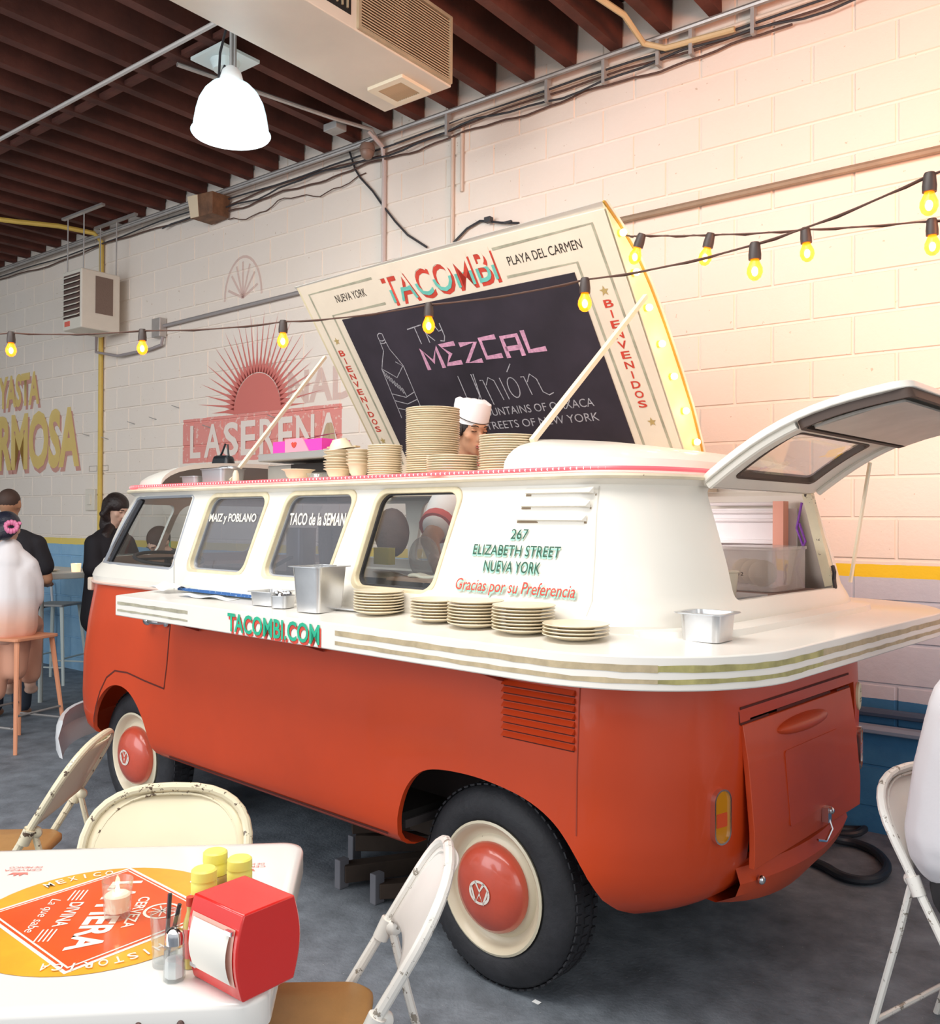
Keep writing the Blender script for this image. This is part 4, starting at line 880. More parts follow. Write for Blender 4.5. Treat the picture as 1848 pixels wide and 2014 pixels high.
# ---------------- raised roof lid with chalkboard ----------------
Vl=Vector((0,-0.56,0.83)).normalized(); O=Vector((0,1.45,1.93)); Nl=Vector((1,0,0)).cross(Vl)   # Nl points to the viewer side
LU=(1,0,0)
def lp(x,t,d=0.0): return O+Vector((x,0,0))+Vl*t+Nl*d
# (x0 left, right) board outline, curved shell behind it
XL,XR,TB,TT=-2.11,-0.09,-0.27,1.045
b=MB(); b.prism([(XL,TB),(XR+0.0,TB),(XR,TT-0.03),(XL,TT)],O,LU,Vl,Nl,-0.012,0.0); rl=b.build('roof_lid',LIDCREAM,van,smooth=False,bevel=0.002)
# curved shell (the cut-out roof panel) bulging away from the board
BT=[(-0.27,0.13),(-0.155,0.153),(0.02,0.172),(0.2,0.173),(0.43,0.166),(0.61,0.151),(0.797,0.117),(0.946,0.06),(1.0,0.03),(1.045,0.008)]
def bulge(s):
    t=TB+(TT-TB)*s
    for a,b2 in zip(BT,BT[1:]):
        if t<=b2[0]: return a[1]+(b2[1]-a[1])*max(0,(t-a[0]))/(b2[0]-a[0])
    return BT[-1][1]
ns=22; sh=MB(); 
for d_ in (0.0,):
    vs=[];fs=[]
    xs_=linsp(XL-0.01,XR+0.012,12)
    for i in range(ns+1):
        s=i/ns; t=TB+(TT-TB)*s; d=-bulge(s)
        for x in xs_: vs.append(lp(x,t if True else 0,d))
    k0=len(vs); nx=len(xs_)
    vs+=[Vector(v)+Nl*0.012 for v in vs]
    for i in range(ns):
        for k in range(nx-1):
            q=(i*nx+k,i*nx+k+1,(i+1)*nx+k+1,(i+1)*nx+k); fs.append(q); fs.append(tuple(k0+j for j in q[::-1]))
    edge=[k for k in range(nx)]+[i*nx+nx-1 for i in range(1,ns+1)]+[ns*nx+k for k in range(nx-2,-1,-1)]+[i*nx for i in range(ns-1,0,-1)]
    for i in range(len(edge)): a,b2=edge[i],edge[(i+1)%len(edge)]; fs.append((a,b2,b2+k0,a+k0))
    sh.add(vs,fs)
sh.build('roof_panel',CREAM,rl,ang=40)
# end cheek with marquee bulbs
for X,nm in ((XR-0.004,'marquee_cheek'),(XL+0.01,'far_cheek')):
    ch=MB(); pl_=[];
    for i in range(ns+1):
        s=i/ns; pl_.append((TB+(TT-TB)*s,-bulge(s)+0.008))
    poly=pl_+[(TT-0.02,0.0),(TB,0.0)]
    xo=X
    ch.prism([(a,b_) for a,b_ in poly],O+Vector((xo,0,0)),Vl,Nl,(1,0,0),-0.006,0.006); ch.build(nm,mat('marquee_cheek_cream',(0.90,0.78,0.50),0.5,var=0.03),rl,smooth=False)
b=MB(); b.tube([lp(XR+0.004,TB+(TT-TB)*i/ns,-bulge(i/ns)+0.016) for i in range(ns+1)],0.006,6); b.build('gold_edge_line',mat('gold_edge_paint',(0.45,0.28,0.04),0.5),rl)
LB=mat('lid_bulb_white_glow',(1,0.95,0.8),0.3,emit=(1.0,0.86,0.50),estr=5)
for t,d in ((0.897,-0.03),(0.725,-0.035),(0.563,-0.045),(0.391,-0.055),(0.228,-0.068),(0.053,-0.075),(-0.113,-0.085)):
    q=MB(); q.cyl(lp(XR,t,d),lp(XR+0.012,t,d),0.015,n=10); bs=q.build('marquee_bulb',mat('bulb_base_amber',(0.8,0.4,0.05),0.4,emit=(1,0.5,0.05),estr=0.6),rl)
    MB().ell(lp(XR+0.022,t,d),(0.016,0.015,0.015),12,8).build('glass_bulb',LB,rl)
for tt in (0.75,0.405,0.05):
    s=(tt-TB)/(TT-TB); pt=bpy.data.lights.new('marquee_light','POINT'); pt.energy=0.55; pt.color=(1,0.66,0.28); pt.shadow_soft_size=0.03
    o=bpy.data.objects.new('marquee_light',pt); C.objects.link(o); o.location=V(*lp(0.02,tt,-0.06))
# chalkboard and painted frames
b=MB(); b.prism([(-1.87,-0.2),(-0.33,-0.2),(-0.335,0.79),(-1.865,0.812)],O,LU,Vl,Nl,-0.001,0.006); cb=b.build('chalkboard',BOARD,rl,smooth=False)
def lst(polys,w,m,name,par=rl,lift=0.0012): return strokes(polys,w,O,LU,Vl,lift).build(name,m,par,smooth=False)
GSTR=mat('sage_grey_frame_paint',(0.42,0.40,0.29),0.6,var=0.25,vscale=15)
for q_ in ([(-1.52,0.985),(-2.035,0.985),(-2.035,-0.1)],[(-1.50,0.845),(-1.925,0.845),(-1.925,-0.1)],[(-0.715,0.972),(-0.175,0.972),(-0.15,-0.1)],[(-0.69,0.835),(-0.305,0.830),(-0.285,-0.1)]): lst([q_],0.013,GSTR,'painted_border')
def ltext(s,m,x,t,w,h,bold=0,shear=0,sh=(0,0),lift=0.0015,name='lettering',par=rl,rot=None): return text(name,s,m,lp(x,t),LU,Vl,w,h,par,bold=bold,shear=shear,sh=sh,lift=lift)
ltext('NUEVA YORK',INKB,-1.845,0.905,0.24,0.042); ltext('PLAYA DEL CARMEN',INKB,-0.655,0.882,0.40,0.042)
ltext('TACOMBI',INKR,-1.475,0.828,0.74,0.155,0.012,0,(0.010,-0.012),0.001,'lettering_shadow'); ltext('TACOMBI',LIDCREAM,-1.475,0.835,0.74,0.158,0.0,0,(0,0),0.0020)
# teal lower half of the big word
tt=ltext('TACOMBI',TEAL,-1.475,0.835,0.74,0.158,0.0,0,(0,0),0.0030)
bmx=bmesh.new(); bmx.from_mesh(tt.data); g=bmesh.ops.bisect_plane(bmx,geom=bmx.verts[:]+bmx.edges[:]+bmx.faces[:],plane_co=lp(0,0.905),plane_no=Vl,clear_outer=True); bmx.to_mesh(tt.data); bmx.free()
for side,x in (('R',-0.222),('L',-1.995)):
    s='BIENVENIDOS'
    for i,ch in enumerate(s):
        tcur=0.61-i*0.0485
        w=0.045 if ch!='I' else 0.008
        ltext(ch,INKR,x-w/2-0.0,tcur,w,0.036,0.02)
star=[]
for X,T_ in ((-0.222,0.685),(-0.205,0.05),(-1.99,0.70),(-2.0,0.065)):
    mb=MB(); pts=[(X+(0.024 if k%2==0 else 0.010)*math.sin(k*PI/5),T_+(0.024 if k%2==0 else 0.010)*math.cos(k*PI/5)) for k in range(10)]
    mb.add([lp(X,T_,0.0015)]+[lp(a,b_,0.0015) for a,b_ in pts],[(0,1+k,1+(k+1)%10) for k in range(10)]); mb.build('painted_star',mat('dull_gold_star',(0.50,0.36,0.14),0.6),rl,smooth=False)
def ctext(s,m,x,t,w,h,bold=0,shear=0): return text('chalk_writing',s,m,lp(x,t,0.006),LU,Vl,w,h,rl,bold=bold,shear=shear,lift=0.001)
cs=lambda polys,w,m=CHALK: strokes(polys,w,lp(0,0,0.006),LU,Vl,0.001).build('chalk_drawing',m,rl,smooth=False)
cs([[(-1.425,0.69),(-1.32,0.70)],[(-1.37,0.695),(-1.37,0.60)],[(-1.31,0.60),(-1.31,0.69),(-1.27,0.685),(-1.27,0.655),(-1.31,0.65),(-1.27,0.605)],[(-1.235,0.685),(-1.22,0.65),(-1.195,0.655)],[(-1.195,0.69),(-1.195,0.62),(-1.21,0.595),(-1.235,0.60)]],0.006)
# block capitals
def blocks(word,x0,x1,t0,t1):
    G={'M':[[(0,0),(0,1),(.5,.35),(1,1),(1,0)]],'E':[[(1,.95),(0.05,.95),(0.5,.5),(0.05,.05),(1,.05)]],'Z':[[(0,.93),(1,.93),(.05,.07),(1,.07)]],'C':[[(1,.93),(0.07,.93),(.07,.07),(1,.07)]],'A':[[(.07,0),(.07,.93),(.93,.93),(.93,0)],[(.07,.4),(.93,.4)]],'L':[[(.07,1),(.07,.07),(1,.07)]]}
    n=len(word); cw=(x1-x0)/n; out=[]
    for i,ch in enumerate(word):
        a=x0+cw*i+cw*0.06; w=cw*0.80; lean=0.0
        tb=t0+ (0.01 if i%2 else 0)
        out+= [[(a+p*w,tb+q*(t1-t0)) for p,q in st_] for st_ in G[ch]]
    return out
cs(blocks('MEZCAL',-1.40,-0.60,0.455,0.570),0.026,CHALKP)
def cur(pts): return pts
cs([[(-1.22,0.40),(-1.22,0.28),(-1.20,0.24),(-1.16,0.24),(-1.13,0.28),(-1.13,0.40)],[(-1.13,0.24),(-1.115,0.40)],[(-1.09,0.36),(-1.07,0.36),(-1.06,0.22)],[(-1.06,0.33),(-1.03,0.37),(-1.0,0.35),(-0.985,0.24)],[(-0.96,0.36),(-0.95,0.24)]]+[[(-0.895+0.032*math.cos(a),0.30+0.055*math.sin(a)) for a in [2*PI*k/18 for k in range(19)]]]+[[(-0.90,0.385),(-0.86,0.425)],[(-0.83,0.35),(-0.81,0.35),(-0.80,0.25)],[(-0.80,0.32),(-0.77,0.36),(-0.74,0.33),(-0.73,0.26),(-0.70,0.24),(-0.67,0.25)]],0.0055)
ctext('FROM THE MOUNTAINS OF OAXACA',CHALK,-1.50,0.158,1.03,0.044,0,0.05); ctext('TO THE STREETS OF NEW YORK',CHALK,-1.46,0.082,0.99,0.044,0,0.05)
btl=[[(-1.655,0.69),(-1.655,0.66),(-1.66,0.60),(-1.70,0.55),(-1.735,0.50),(-1.755,0.20)],[(-1.615,0.695),(-1.615,0.66),(-1.61,0.605),(-1.585,0.55),(-1.565,0.50),(-1.575,0.20)],[(-1.655,0.69),(-1.635,0.70),(-1.615,0.695)],[(-1.655,0.66),(-1.635,0.655),(-1.615,0.66)],[(-1.655,0.645),(-1.635,0.64),(-1.615,0.645)],[(-1.73,0.50),(-1.65,0.44),(-1.57,0.50),(-1.61,0.53)],[(-1.74,0.35),(-1.65,0.32),(-1.57,0.345)],[(-1.745,0.26),(-1.65,0.235),(-1.575,0.26)],[(-1.75,0.31),(-1.66,0.28),(-1.575,0.30)]]+[[(-1.73+0.012*k,0.44-0.016*k+0.05),(-1.725+0.012*k,0.44-0.016*k)] for k in range(8)]
cs(btl,0.005)
# lid stays
STAY=mat('stay_cream_paint',(0.88,0.78,0.58),0.45)
MB().beam((-1.700,0.20,1.70),(-1.93,0.93,2.40),0.016,0.016).build('lid_stay',STAY,van,smooth=False)
MB().beam((0.055,0.24,1.79),(-0.015,1.06,2.44),0.018,0.018).build('lid_stay',STAY,van,smooth=False)
# ---------------- tailgate lifted up ----------------
# plane of the raised tailgate: hinge along y at x .58 z 1.66, rising rearwards
hx,hz=0.585,1.632; A=math.radians(22.5); G=Vector((math.cos(A),0,math.sin(A))); TN=Vector((-math.sin(A),0,math.cos(A)))
GO=Vector((hx,0,hz)); GU=Vector((0,1,0))
LG=0.665
def tg(y,s,d=0.0): 
    c=0.10*math.sin(PI*min(max(s/LG,0),1)) # crowned outwards
    return GO+GU*y+G*s+TN*(d+c*0.55)
def tgpatch(poly_o,poly_i,d0,d1,m,name,par,nseg=1):
    vs=[];n_=len(poly_o)
    for d in (d0,d1):
        for P_ in ([poly_o,poly_i] if poly_i else [poly_o]): vs+=[tg(a,b_,d) for a,b_ in P_]
    fs=[]
    for i in range(n_):
        j=(i+1)%n_
        if poly_i: fs+=[(i,n_+i,n_+j,j),(2*n_+i,2*n_+j,3*n_+j,3*n_+i),(i,j,2*n_+j,2*n_+i),(n_+i,3*n_+i,3*n_+j,n_+j)]
        else: fs+=[(i,j,n_+j,n_+i)]
    if not poly_i: fs+=[tuple(range(n_-1,-1,-1)),tuple(range(n_,2*n_))]
    mb=MB(); mb.add(vs,fs); return mb
def drect(y0,s0,y1,s1,r,k=5,e=8):
    p=rrect(y0,s0,y1,s1,r,k); q=[]
    for a,b_ in zip(p,p[1:]+p[:1]):
        L=math.hypot(b_[0]-a[0],b_[1]-a[1]); m=max(1,int(L/0.05)); q+=[(a[0]+(b_[0]-a[0])*j/m,a[1]+(b_[1]-a[1])*j/m) for j in range(m)]
    return q
ty0,ty1=0.40,1.30
def scl(p,y0,s0,y1,s1,oy0,os0,oy1,os1): return [(y0+(a-oy0)/(oy1-oy0)*(y1-y0),s0+(b_-os0)/(os1-os0)*(s1-s0)) for a,b_ in p]
o1=drect(ty0,0,ty1,LG,0.05); i1=scl(o1,ty0+0.15,0.06,ty1-0.15,0.295,ty0,0,ty1,LG)
gate=tgpatch(o1,i1,0.0,0.022,CREAM,'g',None).build('tailgate',CREAM,van,ang=50,bevel=0.003)
i1b=scl(o1,ty0+0.14,0.053,ty1-0.144,0.300,ty0,0,ty1,LG); i1c=scl(o1,ty0+0.150,0.064,ty1-0.160,0.292,ty0,0,ty1,LG)
tgpatch(i1b,i1c,-0.003,0.024,SEAL,'s',None).build('tailgate_seal',mat('perished_rubber',(0.06,0.035,0.025),0.6),gate,ang=50)
tgpatch(i1,None,0.008,0.012,GLASS,'p',None).build('tailgate_pane',GLASS,gate,smooth=False)
# inner frame lip and dark plastic lining of the outer part
o2=drect(ty0+0.012,0.345,ty1-0.012,LG-0.008,0.02); i2=scl(o2,ty0+0.024,0.357,ty1-0.024,LG-0.020,ty0+0.012,0.345,ty1-0.012,LG-0.008)
tgpatch(o2,i2,-0.028,0.0,SEAL,'g2',None).build('gate_rubber_edge',mat('perished_rubber',(0.06,0.035,0.025),0.6),gate,ang=50)
o3=drect(ty0+0.045,0.375,ty1-0.045,LG-0.04,0.01)
tgpatch(o3,None,-0.034,-0.026,None,'g3',None).build('grey_lining_panel',mat('grey_lining',(0.56,0.52,0.47),0.45,var=0.12,vscale=5,metal=0.2),gate,ang=50)
for y in (ty0+0.025,ty1-0.025):
    pts=[tg(y,s,-0.010) for s in linsp(0.02,0.34,8)]; MB().tube(pts,0.013,8).build('gate_rib',CREAM,gate)
MB().cyl(tg(0.85,0.62,0.02),tg(0.85,0.62,0.05),0.02,n=12)
MB().beam((0.70,1.345,1.30),(0.782,1.312,1.745),0.010,0.010).build('tailgate_stay',STAY,van,smooth=False)
b=MB(); b.box((0.60,1.30,1.46),(0.035,0.03,0.36),(0,-0.25,0)); b.build('hatch_jamb',mat('worn_jamb_cream',(0.70,0.64,0.46),0.5,var=0.1,wear=(0.06,0.04,0.03),wth=0.60,wscale=22),van,smooth=False)
b=MB(); b.tube([(0.655,1.29,1.36),(0.665,1.28,1.34),(0.66,1.29,1.31),(0.67,1.275,1.28)],0.008,6); b.build('hatch_latch',SEAL,van)
# aerial
MB().cyl((-1.80,-0.02,1.192),(-1.803,-0.02,1.36),0.0022,n=6).build('aerial_wire',GREYP,van)
# ---------------- crockery ----------------
def plate_mesh(rad,h=0.016,n=30,name='plate'):
    mb=MB(); mb.lathe([(0.0,0.0),(rad*0.56,0.0),(rad*0.60,0.003),(rad*0.78,0.0065),(rad*0.985,h-0.0036),(rad,h-0.0022),(rad*0.99,h-0.0006),(rad*0.80,0.0110),(rad*0.62,0.006),(0.0,0.005)],n)
    me=mb.mesh(name); me.materials.append(CHINA)
    for p in me.polygons: p.use_smooth=True
    me.set_sharp_from_angle(angle=math.radians(50)); return me
def stack(x,y,z,n,rad,pitch,label,group,world=False,seed=0,where='',cat='plate',mesh=None,name='plate'):
    me=mesh or plate_mesh(rad); rr=random.Random(seed)
    for k in range(n):
        o=bpy.data.objects.new(name,me); C.objects.link(o); P=V(x+rr.uniform(-.0015,.0015),y+rr.uniform(-.0015,.0015),z+k*pitch); o.location=P; o.rotation_euler=(0,0,rr.random()*6)
        ordn=['','second','third','fourth','fifth','sixth','seventh','eighth','ninth','tenth','eleventh','twelfth','thirteenth','fourteenth','fifteenth','sixteenth']
        if k==0: w_='lowest cream plate of '
        elif k==n-1: w_='topmost cream plate of '
        elif k<=(n-1)//2: w_=ordn[k]+' plate from the bottom of '
        else: w_=ordn[n-1-k]+' plate from the top of '
        o['label']=w_+where; o['group']=group
        o['category']=cat
ZL=1.6835
stack(-0.655,0.22,ZL,14,0.068,0.0086,'','small roof plate stack',seed=1,where='the narrow roof stack left of the tall one')
stack(-0.490,0.315,ZL,31,0.104,0.0083,'','tall roof plate stack',seed=2,where='the tallest stack on the van roof')
stack(-0.255,0.180,ZL,7,0.093,0.0086,'','low roof plate stack',seed=3,where='the low roof stack in front of the chef')
stack(-0.060,0.250,ZL,15,0.101,0.0083,'','right roof plate stack',seed=4,where='the roof stack right of the chef')
ZC=1.2035
def zc(y): return 1.207+(0.188-0.207)*(0.03-y)/0.295
for i,(x,y,n,w) in enumerate(((-0.375,-0.055,8,'the counter stack nearest the big steel pan'),(-0.085,-0.065,7,'the second counter stack from the big steel pan'),(0.095,-0.080,8,'the middle stack of the five on the counter'),(0.288,-0.085,8,'the fourth counter stack, under the red script'),(0.478,-0.090,4,'the lowest counter stack at the right end'))):
    stack(x,y,zc(y-0.08)+0.006,n,0.087 if i<3 else 0.093,0.0094,'','counter plate stack %s'%('one','two','three','four','five')[i],seed=10+i,where=w)
# bowls
def bowl_mesh(r,h,base,name='bowl',n=24,t=0.003):
    mb=MB(); mb.lathe([(0,0),(base,0),(base*1.02,0.004),(r*0.74,h*0.42),(r*0.86,h*0.86),(r*1.0,h-0.0015),(r*1.08,h),(r*1.08,h+0.0018),(r*0.96,h+0.0012),(r*0.83,h*0.85),(r*0.70,h*0.46),(base*0.9,t+0.003),(0,t+0.002)],n); me=mb.mesh(name); me.materials.append(CHINA)
    for p in me.polygons: p.use_smooth=True
    return me
bm_=bowl_mesh(0.056,0.042,0.03)
for k in range(8):
    o=bpy.data.objects.new('bowl',bm_); C.objects.link(o); o.location=V(-0.925+0.003*math.sin(k*2),0.21,ZL+0.001+k*0.0105); o.rotation_euler=(0.05*math.sin(k*1.7),0.07*math.cos(k*2.1),k) if k>3 else (0,0,k)
    tag(o,'cream bowl nested in the roof bowl stack, %s'%('lowest','second lowest','third lowest','fourth lowest','fourth from its top','third from its top','second from its top','top one still right side up')[k],'bowl','nested bowls on the roof')
o=bpy.data.objects.new('bowl',bm_); C.objects.link(o); o.location=V(-0.92,0.21,ZL+0.075+0.090); o.rotation_euler=(PI+0.12,-0.15,0); tag(o,'glossy cream bowl turned upside down on top of the bowl stack','bowl')
cm_=bowl_mesh(0.046,0.06,0.02,'bowl')
for k in range(5):
    o=bpy.data.objects.new('bowl',cm_); C.objects.link(o); o.location=V(-0.795,0.205,ZL+0.001+k*0.0135); o.rotation_euler=(0,0,k)
    tag(o,'small deep pinkish cream bowl, %s of the nested small bowls on roof'%('lowest','second lowest','middle one','second highest','topmost')[k],'bowl','nested small bowls on the roof')
o=bpy.data.objects.new('bowl',bowl_mesh(0.066,0.048,0.03)); C.objects.link(o); o.location=V(-1.165,0.19,ZL); tag(o,'single wide cream bowl on the roof edge beside the grey appliance','bowl')
gl=MB(); gl.lathe([(0,0),(0.022,0),(0.035,0.03),(0.033,0.03),(0.02,0.003),(0,0.003)],18); gl.build('glass_dish',GLASSC,label='small clear glass dish on roof between bowl and bowl stack',cat='dish',loc=V(-1.055,0.19,ZL))
# steel pans
def pan(name,L,Wd,H,loc,rz,label,taper=0.88,lip=0.012,mat_=None,tilt=(0,0),hollow=True,cat='pan',lidded=False):
    root=empty(name,loc,rz,label,cat); root.rotation_euler=(tilt[0],tilt[1],rz)
    a,b_=L/2,Wd/2; r_=0.02
    top=rrect(-a,-b_,a,b_,r_,4); bot=[(p*taper,q*taper) for p,q in top]; rim=rrect(-a-lip,-b_-lip,a+lip,b_+lip,r_+0.004,4)
    n=len(top); mb=MB(); vs=[(p,q,0) for p,q in bot]+[(p,q,H) for p,q in top]+[(p,q,H) for p,q in rim]+[(p,q,H+0.003) for p,q in rim]+[(p*0.985,q*0.985,H+0.003) for p,q in top]+[(p*0.98,q*0.98,0.003) for p,q in bot]
    fs=[tuple(range(n-1,-1,-1)),tuple(5*n+k for k in range(n))]
    for j in range(5):
        for k in range(n): k2=(k+1)%n; fs.append((j*n+k,j*n+k2,(j+1)*n+k2,(j+1)*n+k))
    mb.add(vs,fs); mb.build('pan_body',mat_ or STEEL,root,ang=40)
    return root
th=TH
pb=pan('steel_pan',0.135,0.150,0.158,V(-0.625,-0.115,zc(-0.17)+0.004),th+0.12,'tall stainless steel food pan standing on the counter before the windows',0.84,0.014,tilt=(0,0))
MB().beam((-0.02,0.01,0.16),(0.085,-0.02,0.165),0.03,0.004).build('spoon_handle',STEELD,pb,smooth=False)
pan('steel_pan',0.13,0.115,0.05,V(-0.935,-0.10,zc(-0.14)+0.003),th+0.15,'shallow square steel pan on counter left of the tall pan',0.92,0.010)
pp=pan('steel_pan',0.075,0.07,0.042,V(-0.815,-0.135,zc(-0.14)+0.003),th+0.3,'small dented steel tin with bits beside the tall pan',0.95,0.004)
rr=random.Random(5); foil=MB()
for k in range(9): foil.ell((rr.uniform(-.025,.025),rr.uniform(-.02,.02),0.04+rr.uniform(0,.012)),(0.011,0.009,0.010),6,4)
foil.build('foil_bits',CHROME,pp,smooth=False,kind='stuff')
pan('steel_pan',0.12,0.12,0.075,V(0.735,0.175,1.196),th+0.05,'small square steel pan on the rear corner of the counter',0.90,0.014)
pan('steel_pan',0.14,0.10,0.042,V(-2.02,0.22,ZL),th,'low dull steel pan at the front end of the roof',0.92,0.008,STEELD)
p2_=pan('steel_pan',0.19,0.13,0.070,V(-1.79,0.22,ZL),th,'bigger dull steel pan on the roof, second from the front',0.93,0.006,STEELD)
b=MB(); b.ell((0.05,0.0,0.075),(0.06,0.05,0.014)); b.build('pan_lid',STEEL,p2_)
MB().beam((-0.02,0,0.075),(-0.13,0.0,0.03),0.010,0.006).build('spoon_handle',STEELD,p2_,smooth=False)
b=MB(); b.lathe([(0,0),(0.014,0),(0.016,0.02),(0.014,0.045),(0.008,0.062),(0,0.062)],14); b.build('salt_cellar',mat('cellar_cream',(0.72,0.62,0.48),0.4),loc=V(-1.635,0.19,ZL),label='tiny cream cellar between roof pan and grey appliance',cat='container')
# grey appliance with a flat lid and pink box on it
ap=empty('grey_appliance',V(-1.37,0.46,1.60),TH,'grey metal kitchen appliance with flat lid standing in the roof opening','appliance')
GA=mat('appliance_grey',(0.30,0.29,0.26),0.45,metal=0.2,var=0.08)
b=MB(); b.box((0,0,0.085),(0.44,0.26,0.17)); b.build('appliance_body',GA,ap,smooth=False,bevel=0.006)
b=MB(); b.box((0.03,0,0.205),(0.54,0.34,0.035)); b.build('appliance_lid',mat('appliance_lid_grey',(0.36,0.35,0.33),0.4,metal=0.3),ap,smooth=False,bevel=0.006)
b=MB(); b.box((0.10,-0.135,0.15),(0.25,0.01,0.04)); b.build('appliance_slot',DARK,ap,smooth=False)
PINK=mat('magenta_cardboard',(0.78,0.05,0.42),0.5); PINKL=mat('pale_pink_cardboard',(0.82,0.32,0.40),0.5)
bx=empty('pink_box',V(-1.40,0.44,1.825),TH,'open magenta and pink cardboard box lying on the grey appliance','box')
b=MB(); b.box((-0.14,0,0.03),(0.10,0.16,0.055)); b.box((0.10,0,0.03),(0.15,0.16,0.055)); b.build('box_tray',PINK,bx,smooth=False)
b=MB(); b.add([(-0.09,-0.085,0.0),(0.09,-0.085,0.0),(0.04,-0.085,0.065),(-0.09,-0.085,0.065),(-0.09,0.08,0.0),(0.09,0.08,0.0),(0.04,0.08,0.065),(-0.09,0.08,0.065)],[(0,1,2,3),(4,7,6,5),(0,4,5,1),(1,5,6,2),(2,6,7,3),(3,7,4,0)]); b.build('box_front',PINKL,bx,smooth=False)
b=MB(); b.prism([(-0.04,0.045),(-0.028,0.05),(-0.02,0.044),(-0.012,0.05),(0.0,0.045),(-0.006,0.03),(-0.02,0.022),(-0.034,0.03)],(0,-0.0865,0),(1,0,0),(0,0,1),(0,-1,0),0,0.0008); b.build('box_print',INKR,bx,smooth=False)
b=MB(); b.add([(0.0,-0.06,0.06),(0.17,-0.06,0.075),(0.14,0.05,0.095),(0.02,0.05,0.085)],[(0,1,2,3)]); b.build('tissue_paper',mat('pink_tissue',(0.85,0.55,0.65),0.7),bx,smooth=False)
# hanging tan cloth, black handbag, on the far edge
def cloth(name,grid,m,label,cat,sub=True,loc=(0,0,0),thick=0.004,par=None):
    nu=len(grid[0]); vs=[p for row in grid for p in row]; fs=[(i*nu+k,i*nu+k+1,(i+1)*nu+k+1,(i+1)*nu+k) for i in range(len(grid)-1) for k in range(nu-1)]
    me=bpy.data.meshes.new(name); me.from_pydata(vs,[],fs); o=link(name,me,m,par,ang=180,label=label,cat=cat,loc=loc)
    s=o.modifiers.new('solid','SOLIDIFY'); s.thickness=thick
    if sub: o.modifiers.new('sub','SUBSURF').levels=1; o.modifiers['sub'].render_levels=1
    return o
g=[]
for i in range(10):
    s=i/9; row=[]
    for k in range(13):
        t=k/12; w=0.03+0.12*s**0.8
        row.append(tuple(V(-2.36+(t-0.5)*2*w*0.80,1.30+0.012*math.sin(t*14+s*2)*(0.4+s)-0.02*s,2.105-0.30*s)))
    g.append(row)
cloth('hanging_cloth',g,mat('tan_brown_cloth',(0.33,0.24,0.15),0.9,bump=0.2,bscale=20),'tan brown cloth standing draped on far roof behind the pink box','cloth')
bag=empty('black_handbag',V(-2.68,0.78,1.792),TH,'small black handbag with a strap perched on the far front roof','bag')
b=MB(); b.box((0,0,0.05),(0.19,0.08,0.10),(0,0.05,0),taper=0.75); b.build('bag_body',mat('black_leather',(0.012,0.016,0.02),0.35),bag,bevel=0.02,seg=3)
MB().tube([(-0.04,0,0.09),(-0.01,0,0.12),(0.02,0,0.165),(0.045,0,0.16),(0.05,0,0.12),(0.06,0,0.08)],0.006,8).build('bag_strap',mat('black_leather',(0.012,0.016,0.02),0.35),bag)
# utensils lying on the appliance lid
b=MB(); b.beam((0,0,0),(0.17,0.03,0.01),0.035,0.006); b.beam((0.0,0.02,0.012),(0.15,-0.01,0.012),0.02,0.005); b.build('wooden_spatula',mat('pale_wood',(0.72,0.55,0.30),0.6),smooth=False,label='pale wooden spatulas on the appliance lid beside the pink box',cat='spatula',loc=V(-1.20,0.36,1.828))
# napkins under a clip at the front counter end, blue tray, paper sheet, label card
g=[]
rr=random.Random(9)
for i in range(7): g.append([(-0.09+0.03*k,-0.055+0.018*i,0.014+0.016*math.sin(k*1.3+i)*math.cos(i*1.1)+0.034*math.exp(-((k-3)**2+(i-3)**2)/6)) for k in range(7)])
cloth('napkin',g,mat('white_napkin',(0.84,0.84,0.86),0.8),'crumpled white napkin at the front end of the counter','napkin',loc=V(-1.72,-0.085,1.200),thick=0.003)
tr=empty('blue_tray',V(-1.38,-0.03,1.208),TH,'long white tray with speckled blue edge along the front counter','tray')
b=MB(); b.box((0,0,0.006),(0.60,0.06,0.010)); b.build('tray_base',mat('tray_white_blue',(0.70,0.82,0.90),0.4),tr,smooth=False,bevel=0.003)
b=MB(); b.box((0,-0.036,0.008),(0.60,0.010,0.012)); b.build('tray_edge',mat('speckled_blue',(0.015,0.10,0.32),0.4,wear=(0.5,0.6,0.7),wth=0.60,wscale=90),tr,smooth=False)
g=[]
for i in range(5): g.append([(-0.17+0.034*k,-0.035+0.018*i,0.003+0.006*math.sin(k*1.1+i*0.5)) for k in range(11)])
cloth('paper_sheet',g,mat('white_paper',(0.85,0.86,0.85),0.7),'wavy white paper liner on the counter before the blue tray','paper',loc=V(-1.36,-0.115,1.201),thick=0.0015)
b=MB(); b.box((0,0,0.003),(0.12,0.05,0.005)); b.build('menu_card',STEEL,smooth=False,loc=V(-0.525,-0.06,1.2065),label='flat steel lid lying on counter right of the tall pan',cat='lid').rotation_euler=(0,0,TH+0.1)
